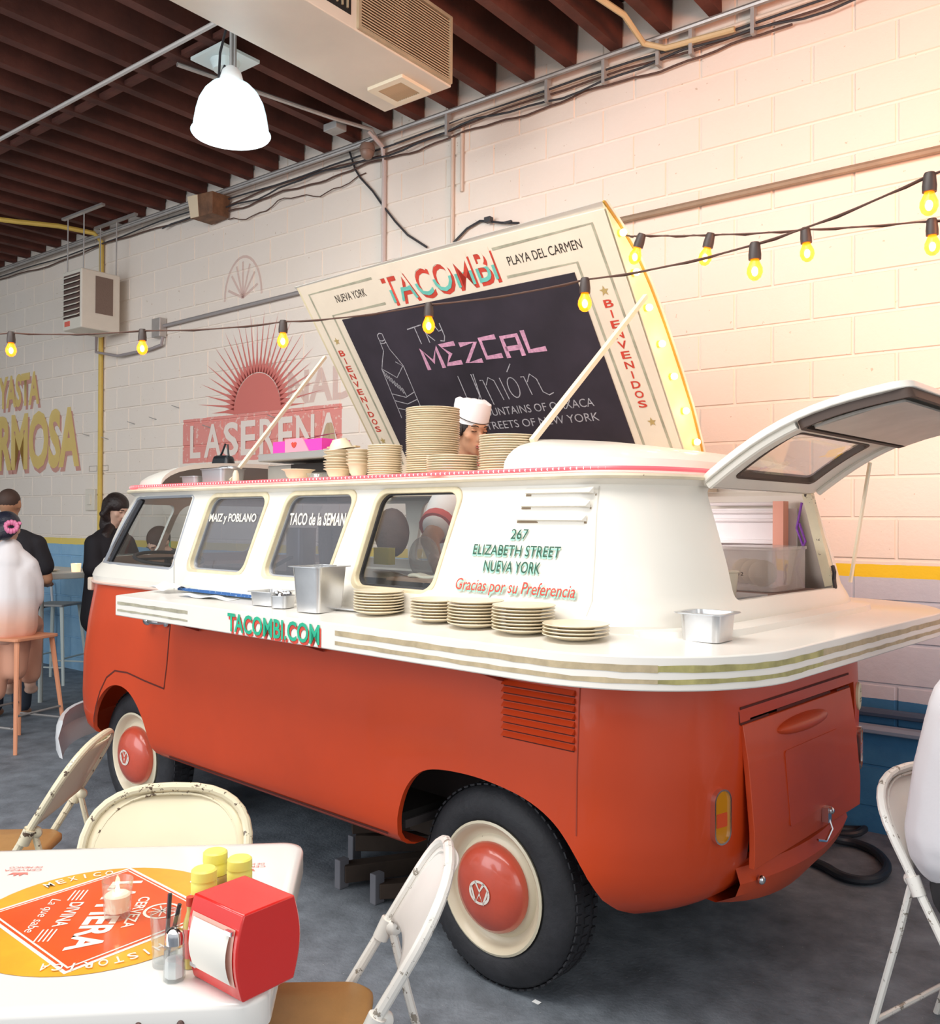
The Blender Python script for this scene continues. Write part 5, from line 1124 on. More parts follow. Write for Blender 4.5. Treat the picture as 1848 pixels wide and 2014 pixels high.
# ---------------- things inside the van ----------------
rgx=empty('griddle_counter',V(-1.15,0.52,0.46),TH,'dark kitchen counter inside the van behind the side windows','counter')
b=MB(); b.box((0,0,0.40),(1.9,0.38,0.80)); b.build('griddle_body',mat('griddle_dark',(0.07,0.06,0.06),0.5),rgx,smooth=False)
b=MB(); b.box((0,0,0.815),(1.92,0.42,0.03)); b.build('griddle_top',mat('griddle_steel',(0.16,0.14,0.14),0.3,metal=0.6),rgx,smooth=False)
pan('steel_container',0.12,0.10,0.19,V(-1.45,0.42,1.292),TH,'tall silver container seen through the middle window',0.97,0.004,STEEL,cat='container')
cupm=MB().lathe([(0,0),(0.032,0),(0.042,0.10),(0.045,0.10),(0.045,0.104),(0.040,0.104),(0.030,0.004),(0,0.004)],18).mesh('cup'); cupm.materials.append(mat('white_cup_paper',(0.7,0.7,0.7),0.5))
for j,x in enumerate((-1.255,-1.155)):
    for k in range(8):
        o=bpy.data.objects.new('paper_cup',cupm); C.objects.link(o); o.location=V(x,0.42,1.292+k*0.014); tag(o,'white paper cup %s of the %s stack behind middle window'%(('lowest','second up','third up','fourth up','fourth from top','third from top','second from top','topmost')[k],('left','right')[j]),'cup','stacked paper cups %s'%('left','right')[j])
MB().beam(V(-1.56,0.34,1.30),V(-1.36,0.30,1.355),0.016,0.012).build('ladle',SEAL,smooth=False,label='dark ladle handle lying behind the middle side window',cat='ladle')
g=[]
for i in range(5): g.append([(-0.09+0.018*k,-0.03+0.015*i,0.016+0.010*math.sin(k*0.9)*(i%2)) for k in range(11)])
cloth('folded_towel',g,mat('cream_towel',(0.75,0.68,0.55),0.9),'folded cream towel on the board inside the rear side window','towel',loc=V(-0.46,0.27,1.302),thick=0.014)
b=MB(); b.box((0,0,0.012),(0.34,0.14,0.012)); b.build('cutting_board',mat('board_brown',(0.34,0.20,0.13),0.6),smooth=False,loc=V(-0.45,0.27,1.288),label='brown cutting board inside the rear side window',cat='board').rotation_euler=(0,0,TH)
hb=MB(); hb.ell(V(-1.83,1.33,1.45),(0.12,0.07,0.14),16,10); hb.build('hanging_bag',mat('dark_brown_bag',(0.10,0.055,0.045),0.7,var=0.3,vscale=9,bump=0.6,bscale=12),label='dark brown bag hanging inside, seen through the rear window',cat='bag')
b=MB(); b.box((0,0,0),(0.10,0.04,0.075)); yb=b.build('yellow_box',mat('yellow_card',(0.72,0.58,0.06),0.5),smooth=False,loc=V(-1.10,0.62,1.36),label='small yellow box seen through the rear side window',cat='box'); yb.rotation_euler=(0,0,TH)
MB().ell(V(-0.62,0.40,1.375),(0.07,0.05,0.085),18,12).build('plastic_bag',PLASTIC,label='puffed clear plastic bag inside the rear side window',cat='bag')
# rear hatch contents
dk=1.2715
bin_=empty('plastic_bin',V(0.435,1.14,dk),TH,'clear plastic bin with dough inside the open tailgate','container')
b=MB(); q=rrect(-0.125,-0.15,0.125,0.15,0.03,4); qi=[(a*0.97,b2*0.985) for a,b2 in q]
b.ringprism(q,qi,(0,0,0),(1,0,0),(0,1,0),(0,0,1),0,0.15); b.prism(q,(0,0,0),(1,0,0),(0,1,0),(0,0,1),0,0.004); b.build('bin_walls',PLASTIC,bin_,ang=50)
b=MB(); b.prism([(a*1.04,b2*1.02) for a,b2 in q],(0,0,0.15),(1,0,0),(0,1,0),(0,0,1),0,0.012); b.build('bin_lid',PLASTIC,bin_,smooth=False)
DG=mat('pale_dough',(0.62,0.50,0.33),0.7)
for i,(y,z) in enumerate(((-0.06,0.062),(0.03,0.062),(0.10,0.060))):
    MB().ell(V(0.48-0.07*i,1.13+y*0.9,dk+z),(0.052,0.05,0.05),16,10).build('dough_ball',DG,label='round ball of pale dough in bin, %s'%('nearest','middle','farthest')[i],cat='dough')
text('label_tape','masa 12',INKB,V(0.37,0.985,dk+0.055),UX,(0,0,1),0.075,0.014,lift=0.003)
for o in list(bpy.data.objects):
    if o.name=='label_tape': o.name='tape_writing'; tag(o,'short handwritten label on the side of the dough bin','label')
b=MB(); b.lathe([(0,0),(0.058,0),(0.066,0.075),(0.069,0.078),(0.066,0.082),(0.0,0.082)],26); dc=b.build('deli_container',mat('deli_grey_beige',(0.50,0.44,0.34),0.4),loc=V(0.545,0.60,dk+0.012),label='round grey beige tub with lid just inside the hatch',cat='container')
b=MB(); b.lathe([(0,0),(0.036,0),(0.040,0.05),(0.042,0.052),(0.042,0.072),(0.0,0.072)],20); q=b.build('plastic_jar',mat('jar_milky',(0.72,0.70,0.68),0.35),label='milky jar with white lid behind the round tub',cat='jar',loc=V(0.44,0.70,dk+0.035)); 
b=MB(); b.box((0,0,0.0175),(0.10,0.12,0.035)); b.build('cardboard_box',mat('small_carton',(0.45,0.34,0.22),0.8),smooth=False,loc=V(0.44,0.70,dk),label='small carton under the milky jar in the hatch',cat='box')
b=MB(); b.box((0,0,0.004),(0.15,0.30,0.008)); b.build('baking_tray',STEELD,smooth=False,loc=V(0.545,0.66,dk+0.001),label='flat steel tray at the hatch sill under the round tub',cat='tray').rotation_euler=(0,0,TH)
# ---------------- festoon lights ----------------
def string_light(label,pts,tilts,seed=0,sag=0.035):
    root=empty('string_light',pts[1],0,label,'string lights')
    path=[]
    for a,b2 in zip(pts,pts[1:]):
        a=Vector(a);b2=Vector(b2)
        for k in range(8): s=k/8; q=a.lerp(b2,s); q.z-=sag*4*s*(1-s)*0.35; path.append(q)
    path.append(Vector(pts[-1])); inv=Matrix.Translation(-Vector(pts[1]))
    o=MB().tube(path,0.0032,6).build('cord',CORD,root); o.matrix_parent_inverse=inv
    o=MB().tube([p+Vector((0,0.006,0.003*math.sin(i*1.9))) for i,p in enumerate(path)],0.003,5).build('cord',CORD,root); o.matrix_parent_inverse=inv
    for i,p in enumerate(pts[1:-1]):
        if tilts[i] is None: continue
        p=Vector(p); R=Euler((0,tilts[i],0)).to_matrix()
        s=MB(); s.lathe([(0,0.006),(0.013,0.006),(0.016,0.0),(0.017,-0.012),(0.019,-0.03),(0.0185,-0.046),(0.0,-0.046)],16,p,R); so=s.build('socket',SOCKET,root); so.matrix_parent_inverse=inv
        g=MB(); g.lathe([(0,-0.046),(0.012,-0.046),(0.016,-0.056),(0.023,-0.072),(0.024,-0.086),(0.018,-0.101),(0.008,-0.109),(0,-0.110)],18,p,R); 
        go=g.build('bulb',BULBG,so); go.parent=so; go.matrix_parent_inverse=Matrix.Identity(4)
        f_=MB(); f_.ell(p+R@Vector((0,0,-0.082)),(0.010,0.010,0.015),10,7); fo=f_.build('bulb_filament',BULBCORE,so)
BULBG=mat('amber_glass_glow',(1.0,0.55,0.06),0.1,emit=(1.0,0.44,0.01),estr=1.15)
BULBG=mat_mix_transparent('amber_bulb_glass_glow',(1.0,0.34,0.01),0.62,0.08); nb=BULBG.node_tree.nodes['Principled BSDF']; nb.inputs['Emission Color'].default_value=(1.0,0.20,0.0,1); nb.inputs['Emission Strength'].default_value=1.6
BULBCORE.node_tree.nodes['Principled BSDF'].inputs['Emission Strength'].default_value=12
string_light('lower string of amber bulbs sagging in front of the chalkboard',[(-3.206,-0.608,2.39),(-2.475,-0.29,2.378),(-1.907,0.027,2.372),(-1.173,0.22,2.35),(-0.465,0.329,2.343),(0.183,0.391,2.348),(0.769,0.404,2.365),(1.251,0.4,2.464),(1.56,0.45,2.56)],[0,0,0.02,0,0,0,0.02])
string_light('upper string of amber bulbs starting behind the raised lid',[(0.079,0.878,2.641),(0.196,0.779,2.595),(0.46,0.795,2.551),(0.792,0.801,2.507),(1.17,0.843,2.473),(1.531,0.808,2.42)],[0.35,0.25,-0.08,-0.02],sag=0.01)
# ---------------- dining table in the foreground ----------------
A_=Vector((0.69,-0.724,0)); B_=Vector((-0.724,-0.69,0)); P0=Vector((0.124,-0.80,0)); TZ=0.752
def tp(a,b_,z=0): return P0+A_*a+B_*b_+Vector((0,0,z))
tb=empty('dining_table',tuple(P0+A_*0.36+B_*0.45),0,'white enamel beer table with big orange and red printed emblem','table')
off=Matrix.Translation(-Vector(tb.location))
def ont(o): o.matrix_parent_inverse=off; return o
TA,TBB=0.735,0.92
prof_=[(0.0,TZ),(0.012,TZ-0.002),(0.016,TZ-0.010),(0.016,TZ-0.055),(0.010,TZ-0.058),(0.006,TZ-0.05)]
mb=MB(); base=rrect(0,0,TA,TBB,0.055,7); n=len(base); cxa,cxb=TA/2,TBB/2
vs=[]
def grow(q,d): 
    out=[]
    for i in range(n):
        a=Vector(q[i-1]);b2=Vector(q[(i+1)%n]);t=(b2-a).normalized(); nn=Vector((t.y,-t.x)); out.append(Vector(q[i])+nn*d)
    return out
for d,z in [( -0.012,TZ)]+prof_:
    vs+=[tuple(tp(q.x,q.y,z)) for q in grow(base,d-0.016)]
m_=len(prof_)+1; fs=[tuple(range(n))]
for j in range(m_-1):
    for k in range(n): k2=(k+1)%n; fs.append((j*n+k,j*n+k2,(j+1)*n+k2,(j+1)*n+k))
mb.add(vs,fs); ttop=ont(mb.build('tabletop',ENAMEL,tb,ang=60))
for a,b2 in ((0.09,0.09),(TA-0.09,0.09),(0.09,TBB-0.09),(TA-0.09,TBB-0.09)):
    p=tp(a,b2,0.70);q=tp(a+(-0.02 if a<0.3 else 0.02),b2+(-0.03 if b2<0.4 else 0.03),0)
    ont(MB().tube([p,q],0.014,10).build('leg',mat('table_leg_white',(0.78,0.82,0.80),0.4,coat=0.2),tb))
rv=MB()
for b2 in (0.135,0.20): rv.ell(tp(TA-0.001,b2,TZ-0.030),(0.007,0.007,0.009),8,6)
ont(rv.build('rivet',mat('rusty_rivet',(0.12,0.07,0.06),0.5,metal=0.5),tb))
# print on the table; axes: reading direction along A_, up along -B_
RD=A_.normalized(); UPD=(-B_).normalized()
UPD=(UPD-RD*UPD.dot(RD)).normalized()
cc=Vector((0.125,-1.328,TZ)); E1=Vector((0.985,0.02,0)); 
YP=mat('orange_yellow_print',(0.86,0.42,0.03),0.3,coat=0.4,var=0.15,vscale=9,wear=(0.88,0.80,0.65),wth=0.71,wscale=60)
RP=mat('orange_red_print',(0.80,0.10,0.015),0.3,coat=0.4,var=0.12,vscale=9,wear=(0.85,0.35,0.22),wth=0.70,wscale=70)
WP=mat('white_print',(0.90,0.84,0.74),0.35)
def flat(poly,m,name,lift): 
    mb=MB(); mb.add([tuple(p+Vector((0,0,lift))) for p in poly],[tuple(range(len(poly)))]); return ont(mb.build(name,m,tb,smooth=False))
R0=0.240
flat([cc+Vector((R0*math.cos(a),R0*math.sin(a),0)) for a in [2*PI*k/48 for k in range(48)]],YP,'orange_disc',0.0010)
D=[Vector((-0.045,-1.158,TZ)),Vector((0.302,-1.180,TZ)),Vector((0.294,-1.490,TZ)),Vector((-0.052,-1.470,TZ))]
dc_=sum(D,Vector())/4
flat([dc_+(d-dc_)*1.0 for d in D][::-1],WP,'print_border',0.0015); flat([dc_+(d-dc_)*0.955 for d in D][::-1],RP,'print_red_line',0.0020); flat([dc_+(d-dc_)*0.925 for d in D][::-1],WP,'print_border',0.0025); flat([dc_+(d-dc_)*0.90 for d in D][::-1],RP,'red_diamond',0.0030)
def ttext(s,a,b_,w,h,m=WP,shear=0,bold=0.0,RDv=None,UPv=None,c0=None):
    rd=RDv or RD; up=UPv or UPD; o=text('printed_lettering',s,m,(c0 or dc_)+rd*a+up*b_+Vector((0,0,0.0035)),rd,up,w,h,tb,lift=0.0002,shear=shear,bold=bold); return ont(o)
ttext('LA FIERA',-0.155,-0.022,0.31,0.062,bold=0.03); ttext('CERVEZA',-0.07,0.055,0.14,0.022,bold=0.02); ttext('DIVINA',-0.055,-0.075,0.11,0.026,bold=0.02); ttext('La que sabe',-0.075,-0.125,0.15,0.026,shear=0.3)
ln=[]
for s in (-1,1):
    for k in range(4): ln.append([(s*0.065,-0.085+k*0.008),(s*0.115,-0.085+k*0.008)])
ont(strokes(ln,0.003,dc_+Vector((0,0,0.0035)),RD,UPD,0.0002).build('printed_lines',WP,tb,smooth=False))
ring2=[(0.033*math.cos(a),0.115+0.033*math.sin(a)) for a in [2*PI*k/24 for k in range(25)]]; rays=[[(0.0,0.115),(0.026*math.cos(a),0.115+0.026*math.sin(a))] for a in [2*PI*k/9 for k in range(9)]]
ont(strokes([ring2],0.006,dc_+Vector((0,0,0.0035)),RD,UPD,0.0002,strokes(rays,0.003,dc_+Vector((0,0,0.0035)),RD,UPD,0.0002)).build('printed_wheel',WP,tb,smooth=False))
def rimtext(s,ang0,rad,h,step):
    for i,ch in enumerate(s):
        if ch==' ': continue
        a=ang0-step*i; up=Vector((math.cos(a),math.sin(a),0)); rd=Vector((math.sin(a),-math.cos(a),0))
        ttext(ch,(-0.0018 if ch=='I' else -0.008),0,(0.0036 if ch=='I' else 0.016),h,RDv=rd,UPv=up,c0=cc+up*rad,bold=0.01)
YB=R0*0.785
rimtext('MEXICO',math.radians(178),0.200,0.024,0.115); rimtext('GRAN SABOR',math.radians(88),0.200,0.024,0.115); rimtext('HISTORICA',math.radians(-2),0.200,0.024,0.115)
RPR=mat('small_red_print',(0.75,0.22,0.18),0.4)
for (a,b_) in ((0.17,0.115),(0.15,0.60)):
    c1=tp(a,b_,TZ); rd=(-B_*0.2+A_*-0.1); 
    rd=Vector((-0.75,-0.66,0)).normalized(); up=Vector((0.66,-0.75,0)).normalized()
    cr=[(-0.016,0),(-0.022,0.014),(-0.011,0.008),(-0.006,0.02),(0,0.009),(0.006,0.02),(0.011,0.008),(0.022,0.014),(0.016,0)]
    flat([c1+rd*x+up*y for x,y in cr],RPR,'printed_crown',0.0010)
    for s,dy,w in (('CERVEZA',-0.018,0.08),('DE MEXICO',-0.034,0.07)): ont(text('printed_lettering',s,RPR,c1+rd*(-w/2)+up*dy+Vector((0,0,0.001)),rd,up,w,0.010,tb,lift=0.0003))
# things on the table
cd=empty('candle_glass',(0.165,-1.315,TZ+0.0036),0,'lit cream candle in a clear glass in the middle of the printed emblem','candle')
MB().lathe([(0,0),(0.022,0),(0.024,0.006),(0.029,0.072),(0.0275,0.072),(0.022,0.014),(0,0.012)],26).build('glass',GLASSC,cd)
MB().lathe([(0,0.013),(0.0212,0.013),(0.0245,0.043),(0.020,0.046),(0.0,0.044)],22).build('wax',mat('cream_wax',(0.92,0.78,0.62),0.5,emit=(1,0.55,0.3),estr=0.18),cd)
MB().lathe([(0,0.046),(0.003,0.047),(0.0045,0.052),(0.003,0.060),(0,0.066)],10).build('flame',mat('candle_flame_glow',(1,0.9,0.6),0.5,emit=(1,0.80,0.42),estr=9),cd)
def bottle(loc,m,label,cap=True):
    r_=empty('sauce_bottle',loc,random.random()*6,label,'bottle')
    MB().lathe([(0,0),(0.023,0),(0.0255,0.004),(0.0258,0.098),(0.0235,0.108),(0.021,0.111),(0,0.111)],26).build('bottle_body',m,r_)
    MB().lathe([(0,0.111),(0.0225,0.111),(0.0228,0.128),(0.0215,0.130),(0.0215,0.133),(0.0226,0.134),(0.0222,0.150),(0.019,0.153),(0,0.1535)],26).build('bottle_cap',mat('yellow_cap',(0.88,0.82,0.16),0.4),r_)
    return r_
bottle((0.418,-1.300,TZ+0.001),mat('pale_green_sauce',(0.64,0.64,0.38),0.35,coat=0.3),'pale green sauce bottle with yellow cap, nearest of the three')
bottle((0.425,-1.228,TZ+0.001),mat('brown_sauce',(0.24,0.085,0.03),0.35,coat=0.3),'brown sauce bottle with yellow cap behind the napkin dispenser')
bottle((0.362,-1.235,TZ+0.001),mat('amber_sauce',(0.45,0.30,0.10),0.35,coat=0.3),'rearmost yellow capped sauce bottle, mostly hidden by the other two')
ss=empty('salt_shaker',(0.452,-1.382,TZ+0.001),0.3,'clear glass salt shaker with steel top on the table','shaker')
MB().lathe([(0,0),(0.018,0),(0.0185,0.004),(0.0165,0.055),(0.014,0.062),(0.0135,0.062),(0.0155,0.054),(0.017,0.006),(0,0.005)],8).build('shaker_glass',GLASSC,ss,smooth=False)
MB().lathe([(0,0.006),(0.0158,0.006),(0.0152,0.034),(0,0.036)],8).build('salt',mat('salt_white',(0.88,0.86,0.85),0.8),ss)
MB().lathe([(0,0.060),(0.0155,0.060),(0.0158,0.072),(0.014,0.080),(0.008,0.085),(0,0.086)],20).build('shaker_top',CHROME,ss)
tg_=empty('tumbler',(0.395,-1.362,TZ+0.001),0,'clear tumbler holding dark straws behind the salt shaker','glass')
MB().lathe([(0,0),(0.021,0),(0.026,0.088),(0.0245,0.088),(0.0195,0.008),(0,0.007)],22).build('glass',GLASSC,tg_)
for i,(dx,dy,c_) in enumerate(((0.006,0.0,'x'),(-0.004,0.006,'y'),(0.010,0.006,'z'))):
    q=MB(); q.tube([(dx*0.3,dy*0.3,0.012),(dx*2.2,dy*2.2,0.125-0.01*i)],0.0035,6); q.build('straw',(SEAL,mat('red_straw',(0.55,0.04,0.03),0.4),SEAL)[i],tg_)
# thin hot sauce bottle
hs=empty('hot_sauce_bottle',(0.436,-1.3405,TZ+0.001),0,'slim hot sauce bottle with pink and yellow label by the dispenser','bottle')
MB().lathe([(0,0),(0.0115,0),(0.012,0.005),(0.012,0.075),(0.006,0.095),(0.006,0.105),(0,0.105)],14).build('bottle_body',mat('yellow_green_sauce',(0.66,0.55,0.16),0.3,coat=0.5),hs)
MB().lathe([(0.0123,0.018),(0.0123,0.068)],14).build('label_band',mat('pink_label',(0.80,0.25,0.22),0.5),hs)
MB().lathe([(0,0.105),(0.007,0.105),(0.007,0.12),(0,0.12)],12).build('bottle_cap',INKR,hs)
# napkin dispenser
nd=empty('napkin_dispenser',(0.538,-1.306,TZ+0.001),math.atan2(-0.02,1.0),'glossy red napkin dispenser with white napkins at the table corner','dispenser')
RG=mat('glossy_red_plastic',(0.72,0.025,0.02),0.22,coat=0.6)
def dpro(): # profile depth (local y from -front) vs z, bulged front and back
    H=0.140; pts=[]
    for k in range(11): t=k/10; pts.append((-0.052-0.014*math.sin(PI*t),0.0+H*t))
    for k in range(11): t=1-k/10; pts.append((0.052+0.014*math.sin(PI*t),0.0+H*t))
    return pts
b=MB(); b.prism(dpro(),(0,0,0),(0,1,0),(0,0,1),(1,0,0),-0.068,0.068)
ndo=b.build('dispenser_shell',RG,nd,ang=30,bevel=0.003,seg=2); 
# front opening faces local -x? keep the curved face towards the viewer's left
for s in (-1,):
    fb=MB(); vs=[];fs=[]
    for k in range(9):
        t=0.17+0.66*k/8; y=-0.052-0.014*math.sin(PI*t)-0.0012; wz=0.14*t
        w=0.058
        vs+=[(-w,y,wz),(w,y,wz)]
    fs=[(2*i,2*i+1,2*i+3,2*i+2) for i in range(8)]; fb.add(vs,fs); fb.build('front_recess',mat('recess_pale_pink',(0.80,0.45,0.36),0.5),nd)
    fb=MB(); vs=[]
    for k in range(9):
        t=0.19+0.60*k/8; y=-0.052-0.014*math.sin(PI*t)-0.004-0.004*math.sin(PI*k/8)
        w=0.050; vs+=[(-w,y,0.14*t),(w,y,0.14*t)]
    fb.add(vs,fs); fb.build('napkin_stack',mat('napkin_offwhite',(0.84,0.80,0.72),0.8),nd)
    fb=MB(); fb.box((0.050,-0.067,0.112),(0.016,0.006,0.007)); fb.box((-0.050,-0.063,0.030),(0.016,0.006,0.007)); fb.build('face_plate_tabs',CHROME,nd,smooth=False)
# ---------------- folding chairs ----------------
def make_chair(label,pm=PANELM,fm=CHAIRM,group=None):
    r_=empty('folding_chair',(0,0,0),0,label,'chair',group)
    def ypos(z): return -0.22+0.48*(z/0.80)
    pts=[]
    for z in (0.0,0.15,0.3,0.45,0.58,0.64): pts.append((-0.215,ypos(z),z))
    for k in range(1,16):
        t=PI-PI*k/16; c=math.cos(t); s=math.sin(t); zz=0.64+0.155*abs(s)**0.75; pts.append((0.215*abs(c)**0.75*(1 if c>0 else -1),ypos(zz),zz))
    for z in (0.64,0.58,0.45,0.3,0.15,0.0): pts.append((0.215,ypos(z),z))
    MB().tube(pts,0.0125,10).build('back_frame',fm,r_)
    # pressed backrest panel
    def hw(z):
        if z<=0.64: return 0.208
        q=((z-0.64)/0.155)**(1/0.75); c=math.sqrt(max(0,1-q*q)); return 0.215*c**0.75-0.006
    mb=MB(); vs=[]; rows=14; cols=14
    for i in range(rows+1):
        z=0.560+(0.786-0.560)*i/rows; w=max(hw(z),0.01)
        for k in range(cols+1):
            t=-1+2*k/cols; edge=max(abs(t)**6,max(0,(i/rows))**10,(1-i/rows)**10); zz=z+(0.030*(1-t*t) if i==0 else 0.018*(1-t*t)*(1-i/rows) )
            vs.append((t*w,ypos(zz)+0.022*(1-t*t)-0.008*(1-edge)+0.004,zz))
    fs=[(i*(cols+1)+k,i*(cols+1)+k+1,(i+1)*(cols+1)+k+1,(i+1)*(cols+1)+k) for i in range(rows) for k in range(cols)]
    mb.add(vs,fs); o=mb.build('backrest',pm,r_,ang=80); s=o.modifiers.new('solid','SOLIDIFY'); s.thickness=0.004; s.offset=0
    rp=[]
    for k in range(0,21):
        t=PI-PI*k/20; c=math.cos(t); s_=math.sin(t); zz=0.60+0.178*abs(s_)**0.75; rp.append((0.190*abs(c)**0.75*(1 if c>0 else -1),ypos(zz)+0.006,zz))
    MB().tube(rp,0.004,6).build('pressed_bead',fm,r_)
    for s in (-1,1):
        MB().tube([(s*0.200,ypos(0.55)+0.012,0.55),(s*0.196,ypos(0.55)+0.05,0.40),(s*0.19,0.27,0.0)],0.0105,8).build('leg',fm,r_)
        MB().tube([(s*0.214,ypos(0.525),0.515),(s*0.214,ypos(0.56),0.56)],0.019,12).build('bracket',fm,r_)
        q=MB(); q.ell((s*0.200,ypos(0.55)+0.018,0.545),(0.014,0.020,0.020),10,8); q.build('hinge',fm,r_)
        q=MB(); q.cyl((s*0.215,ypos(0.0),0.0),(s*0.215,ypos(0.02),0.025),0.016,n=10); q.build('foot_cap',SEAL,r_)
    MB().tube([(-0.19,0.245,0.10),(0.19,0.245,0.10)],0.008,8).build('stretcher',fm,r_)
    MB().tube([(-0.205,ypos(0.19),0.19),(0.205,ypos(0.19),0.19)],0.009,8).build('stretcher',fm,r_)
    sp=rrect(-0.185,-0.275,0.185,0.085,0.06,5); mb=MB(); n=len(sp)
    vs=[(a,b2,0.405) for a,b2 in sp]+[(a,b2,0.420) for a,b2 in sp]+[(a*0.93,-0.107+(b2+0.107)*0.93,0.432) for a,b2 in sp]+[(a*0.5,-0.107+(b2+0.107)*0.5,0.436) for a,b2 in sp]
    fs=[tuple(range(n-1,-1,-1)),tuple(3*n+k for k in range(n))]+[(j*n+k,j*n+(k+1)%n,(j+1)*n+(k+1)%n,(j+1)*n+k) for j in range(3) for k in range(n)]
    mb.add(vs,fs); mb.build('seat',VINYL,r_,ang=60)
    return r_
def heading(f_): return math.atan2(f_[0],-f_[1])
c1=make_chair('white folding chair facing right edge of enamel table, seat tan',PANELW,CHAIRW); c1.location=(0.325,-0.905,0); c1.rotation_euler=(0,0,heading((-0.76,-0.64)))
c2=make_chair('chipped cream folding chair tucked behind the table, backrest facing us'); c2.location=(-0.203,-1.015,0); c2.rotation_euler=(0,0,heading((0.68,-0.73)))
def place(src,loc,f_,label):
    c=copy_tree(src); c.location=loc; c.rotation_euler=(0,0,heading(f_)); c['label']=label; return c
c3=place(c2,(-1.254,-0.816,0),(-0.743,-0.669),'heavily chipped cream folding chair beside the front wheel')
c4=place(c1,(1.383,0.586,0),(0.951,-0.309),'white folding chair at far right under the seated man in grey')
# ---------------- far dining corner ----------------
GS=mat('worn_grey_metal',(0.30,0.29,0.28),0.5,metal=0.3,wear=(0.12,0.09,0.07),wth=0.62,wscale=14)
PALE=mat('pale_green_grey_metal',(0.50,0.55,0.52),0.45,wear=(0.25,0.2,0.16),wth=0.66,wscale=18)
CORAL=mat('coral_painted_metal',(0.72,0.30,0.16),0.5,wear=(0.2,0.1,0.07),wth=0.68,wscale=20)
def stool(loc,h,m_seat,m_leg,label,rz=0,w=0.34):
    r_=empty('bar_stool',loc,rz,label,'stool')
    b=MB(); b.prism(rrect(-w/2,-w/2,w/2,w/2,0.03,3),(0,0,h-0.02),(1,0,0),(0,1,0),(0,0,1),0,0.02); b.build('seat',m_seat,r_,smooth=False,bevel=0.004)
    for sx in (-1,1):
        for sy in (-1,1):
            q=MB(); q.tube([(sx*w*0.40,sy*w*0.40,h-0.02),(sx*w*0.58,sy*w*0.58,0)],0.014,8,rs=[0.018,0.013],flat=(1.2,0.7)); q.build('leg',m_leg,r_)
    for z in (0.16,0.24):
        k=0.58-0.18*z/h
        for (x0,y0,x1,y1) in ((-1,-1,1,-1),(-1,1,1,1)) if z<0.2 else ((-1,-1,-1,1),(1,-1,1,1)):
            MB().tube([(x0*w*k,y0*w*k,z),(x1*w*k,y1*w*k,z)],0.008,6).build('rung',GS if m_leg is not PALE else m_leg,r_)
    return r_
stool((-4.36,0.66,0),0.735,CORAL,CORAL,'coral stool under the woman in the white top',0.3,0.36)
stool((-6.45,2.02,0),0.73,GS,PALE,'grey topped bar stool nearest the van nose, below the high table',0.5,0.34)
stool((-6.95,1.62,0),0.73,GS,PALE,'farther grey bar stool half hidden behind the seated woman',0.2,0.34)
ht=empty('high_table',(-6.3,1.75,0),0,'pale high table against the blue wall','table')
b=MB(); b.box((0,0,1.035),(1.5,0.72,0.05)); b.build('tabletop',mat('table_pale_paint',(0.74,0.76,0.72),0.4,wear=(0.4,0.4,0.35),wth=0.72),ht,smooth=False,bevel=0.006)
for x in (-0.68,0.68):
    for y in (-0.3,0.3): MB().tube([(x,y,1.01),(x,y,0)],0.02,8).build('leg',PALE,ht)
rnd=empty('napkin_dispenser',(-5.98,1.62,1.06),0.5,'small red napkin dispenser on the high table at left','dispenser')
b=MB(); b.box((0,0,0.065),(0.13,0.12,0.13)); b.build('dispenser_shell',RG,rnd,smooth=False,bevel=0.012); b=MB(); b.box((0,-0.062,0.068),(0.085,0.004,0.085)); b.build('napkin_stack',WP,rnd,smooth=False)
b=MB(); b.box((0,0,0.09),(0.15,0.12,0.18)); b.build('brown_bag',mat('kraft_brown',(0.30,0.20,0.12),0.8),smooth=False,bevel=0.02,loc=(-6.35,1.75,1.06),label='brown paper bag behind the small red dispenser',cat='bag')
pm_=plate_mesh(0.11); o=bpy.data.objects.new('plate',pm_); C.objects.link(o); o.location=(-5.85,1.60,1.062); tag(o,'plate lying on the high table in front of the dispenser','plate')
tcn=empty('candle_glass',(-5.68,1.78,1.061),0,'small glowing candle on the high table beside the blue wall','candle')
MB().lathe([(0,0),(0.035,0),(0.042,0.07),(0.040,0.07),(0.033,0.005),(0,0.005)],18).build('glass',mat('candle_glow_glass',(1,0.8,0.6),0.3,emit=(1,0.66,0.38),estr=0.8),tcn)
MB().ell((0,0,0.055),(0.008,0.008,0.018),8,6).build('flame',mat('candle_flame_glow',(1,0.9,0.6)),tcn)
gbm=MB().lathe([(0,0),(0.036,0),(0.038,0.01),(0.038,0.16),(0.016,0.22),(0.013,0.29),(0,0.29)],18); gbm.build('glass_bottle',mat('green_bottle_glass',(0.10,0.42,0.22),0.15,coat=0.5),loc=(-4.98,2.22,1.062),label='green glass bottle seen through the cab window',cat='bottle')
ht2=empty('high_table',(-5.15,2.25,0),0,'second pale high table by the wall behind the van nose','table')
b=MB(); b.box((0,0,1.035),(0.55,0.38,0.05)); b.build('tabletop',mat('table_pale_paint',(0.74,0.76,0.72),0.4),ht2,smooth=False,bevel=0.006)
for x in (-0.23,0.23):
    for y in (-0.15,0.15): MB().tube([(x,y,1.01),(x,y,0)],0.02,8).build('leg',PALE,ht2)
wc=empty('metal_chair',(-7.35,2.15,0),0.6,'white bent metal chair in the corner below the high table','chair')
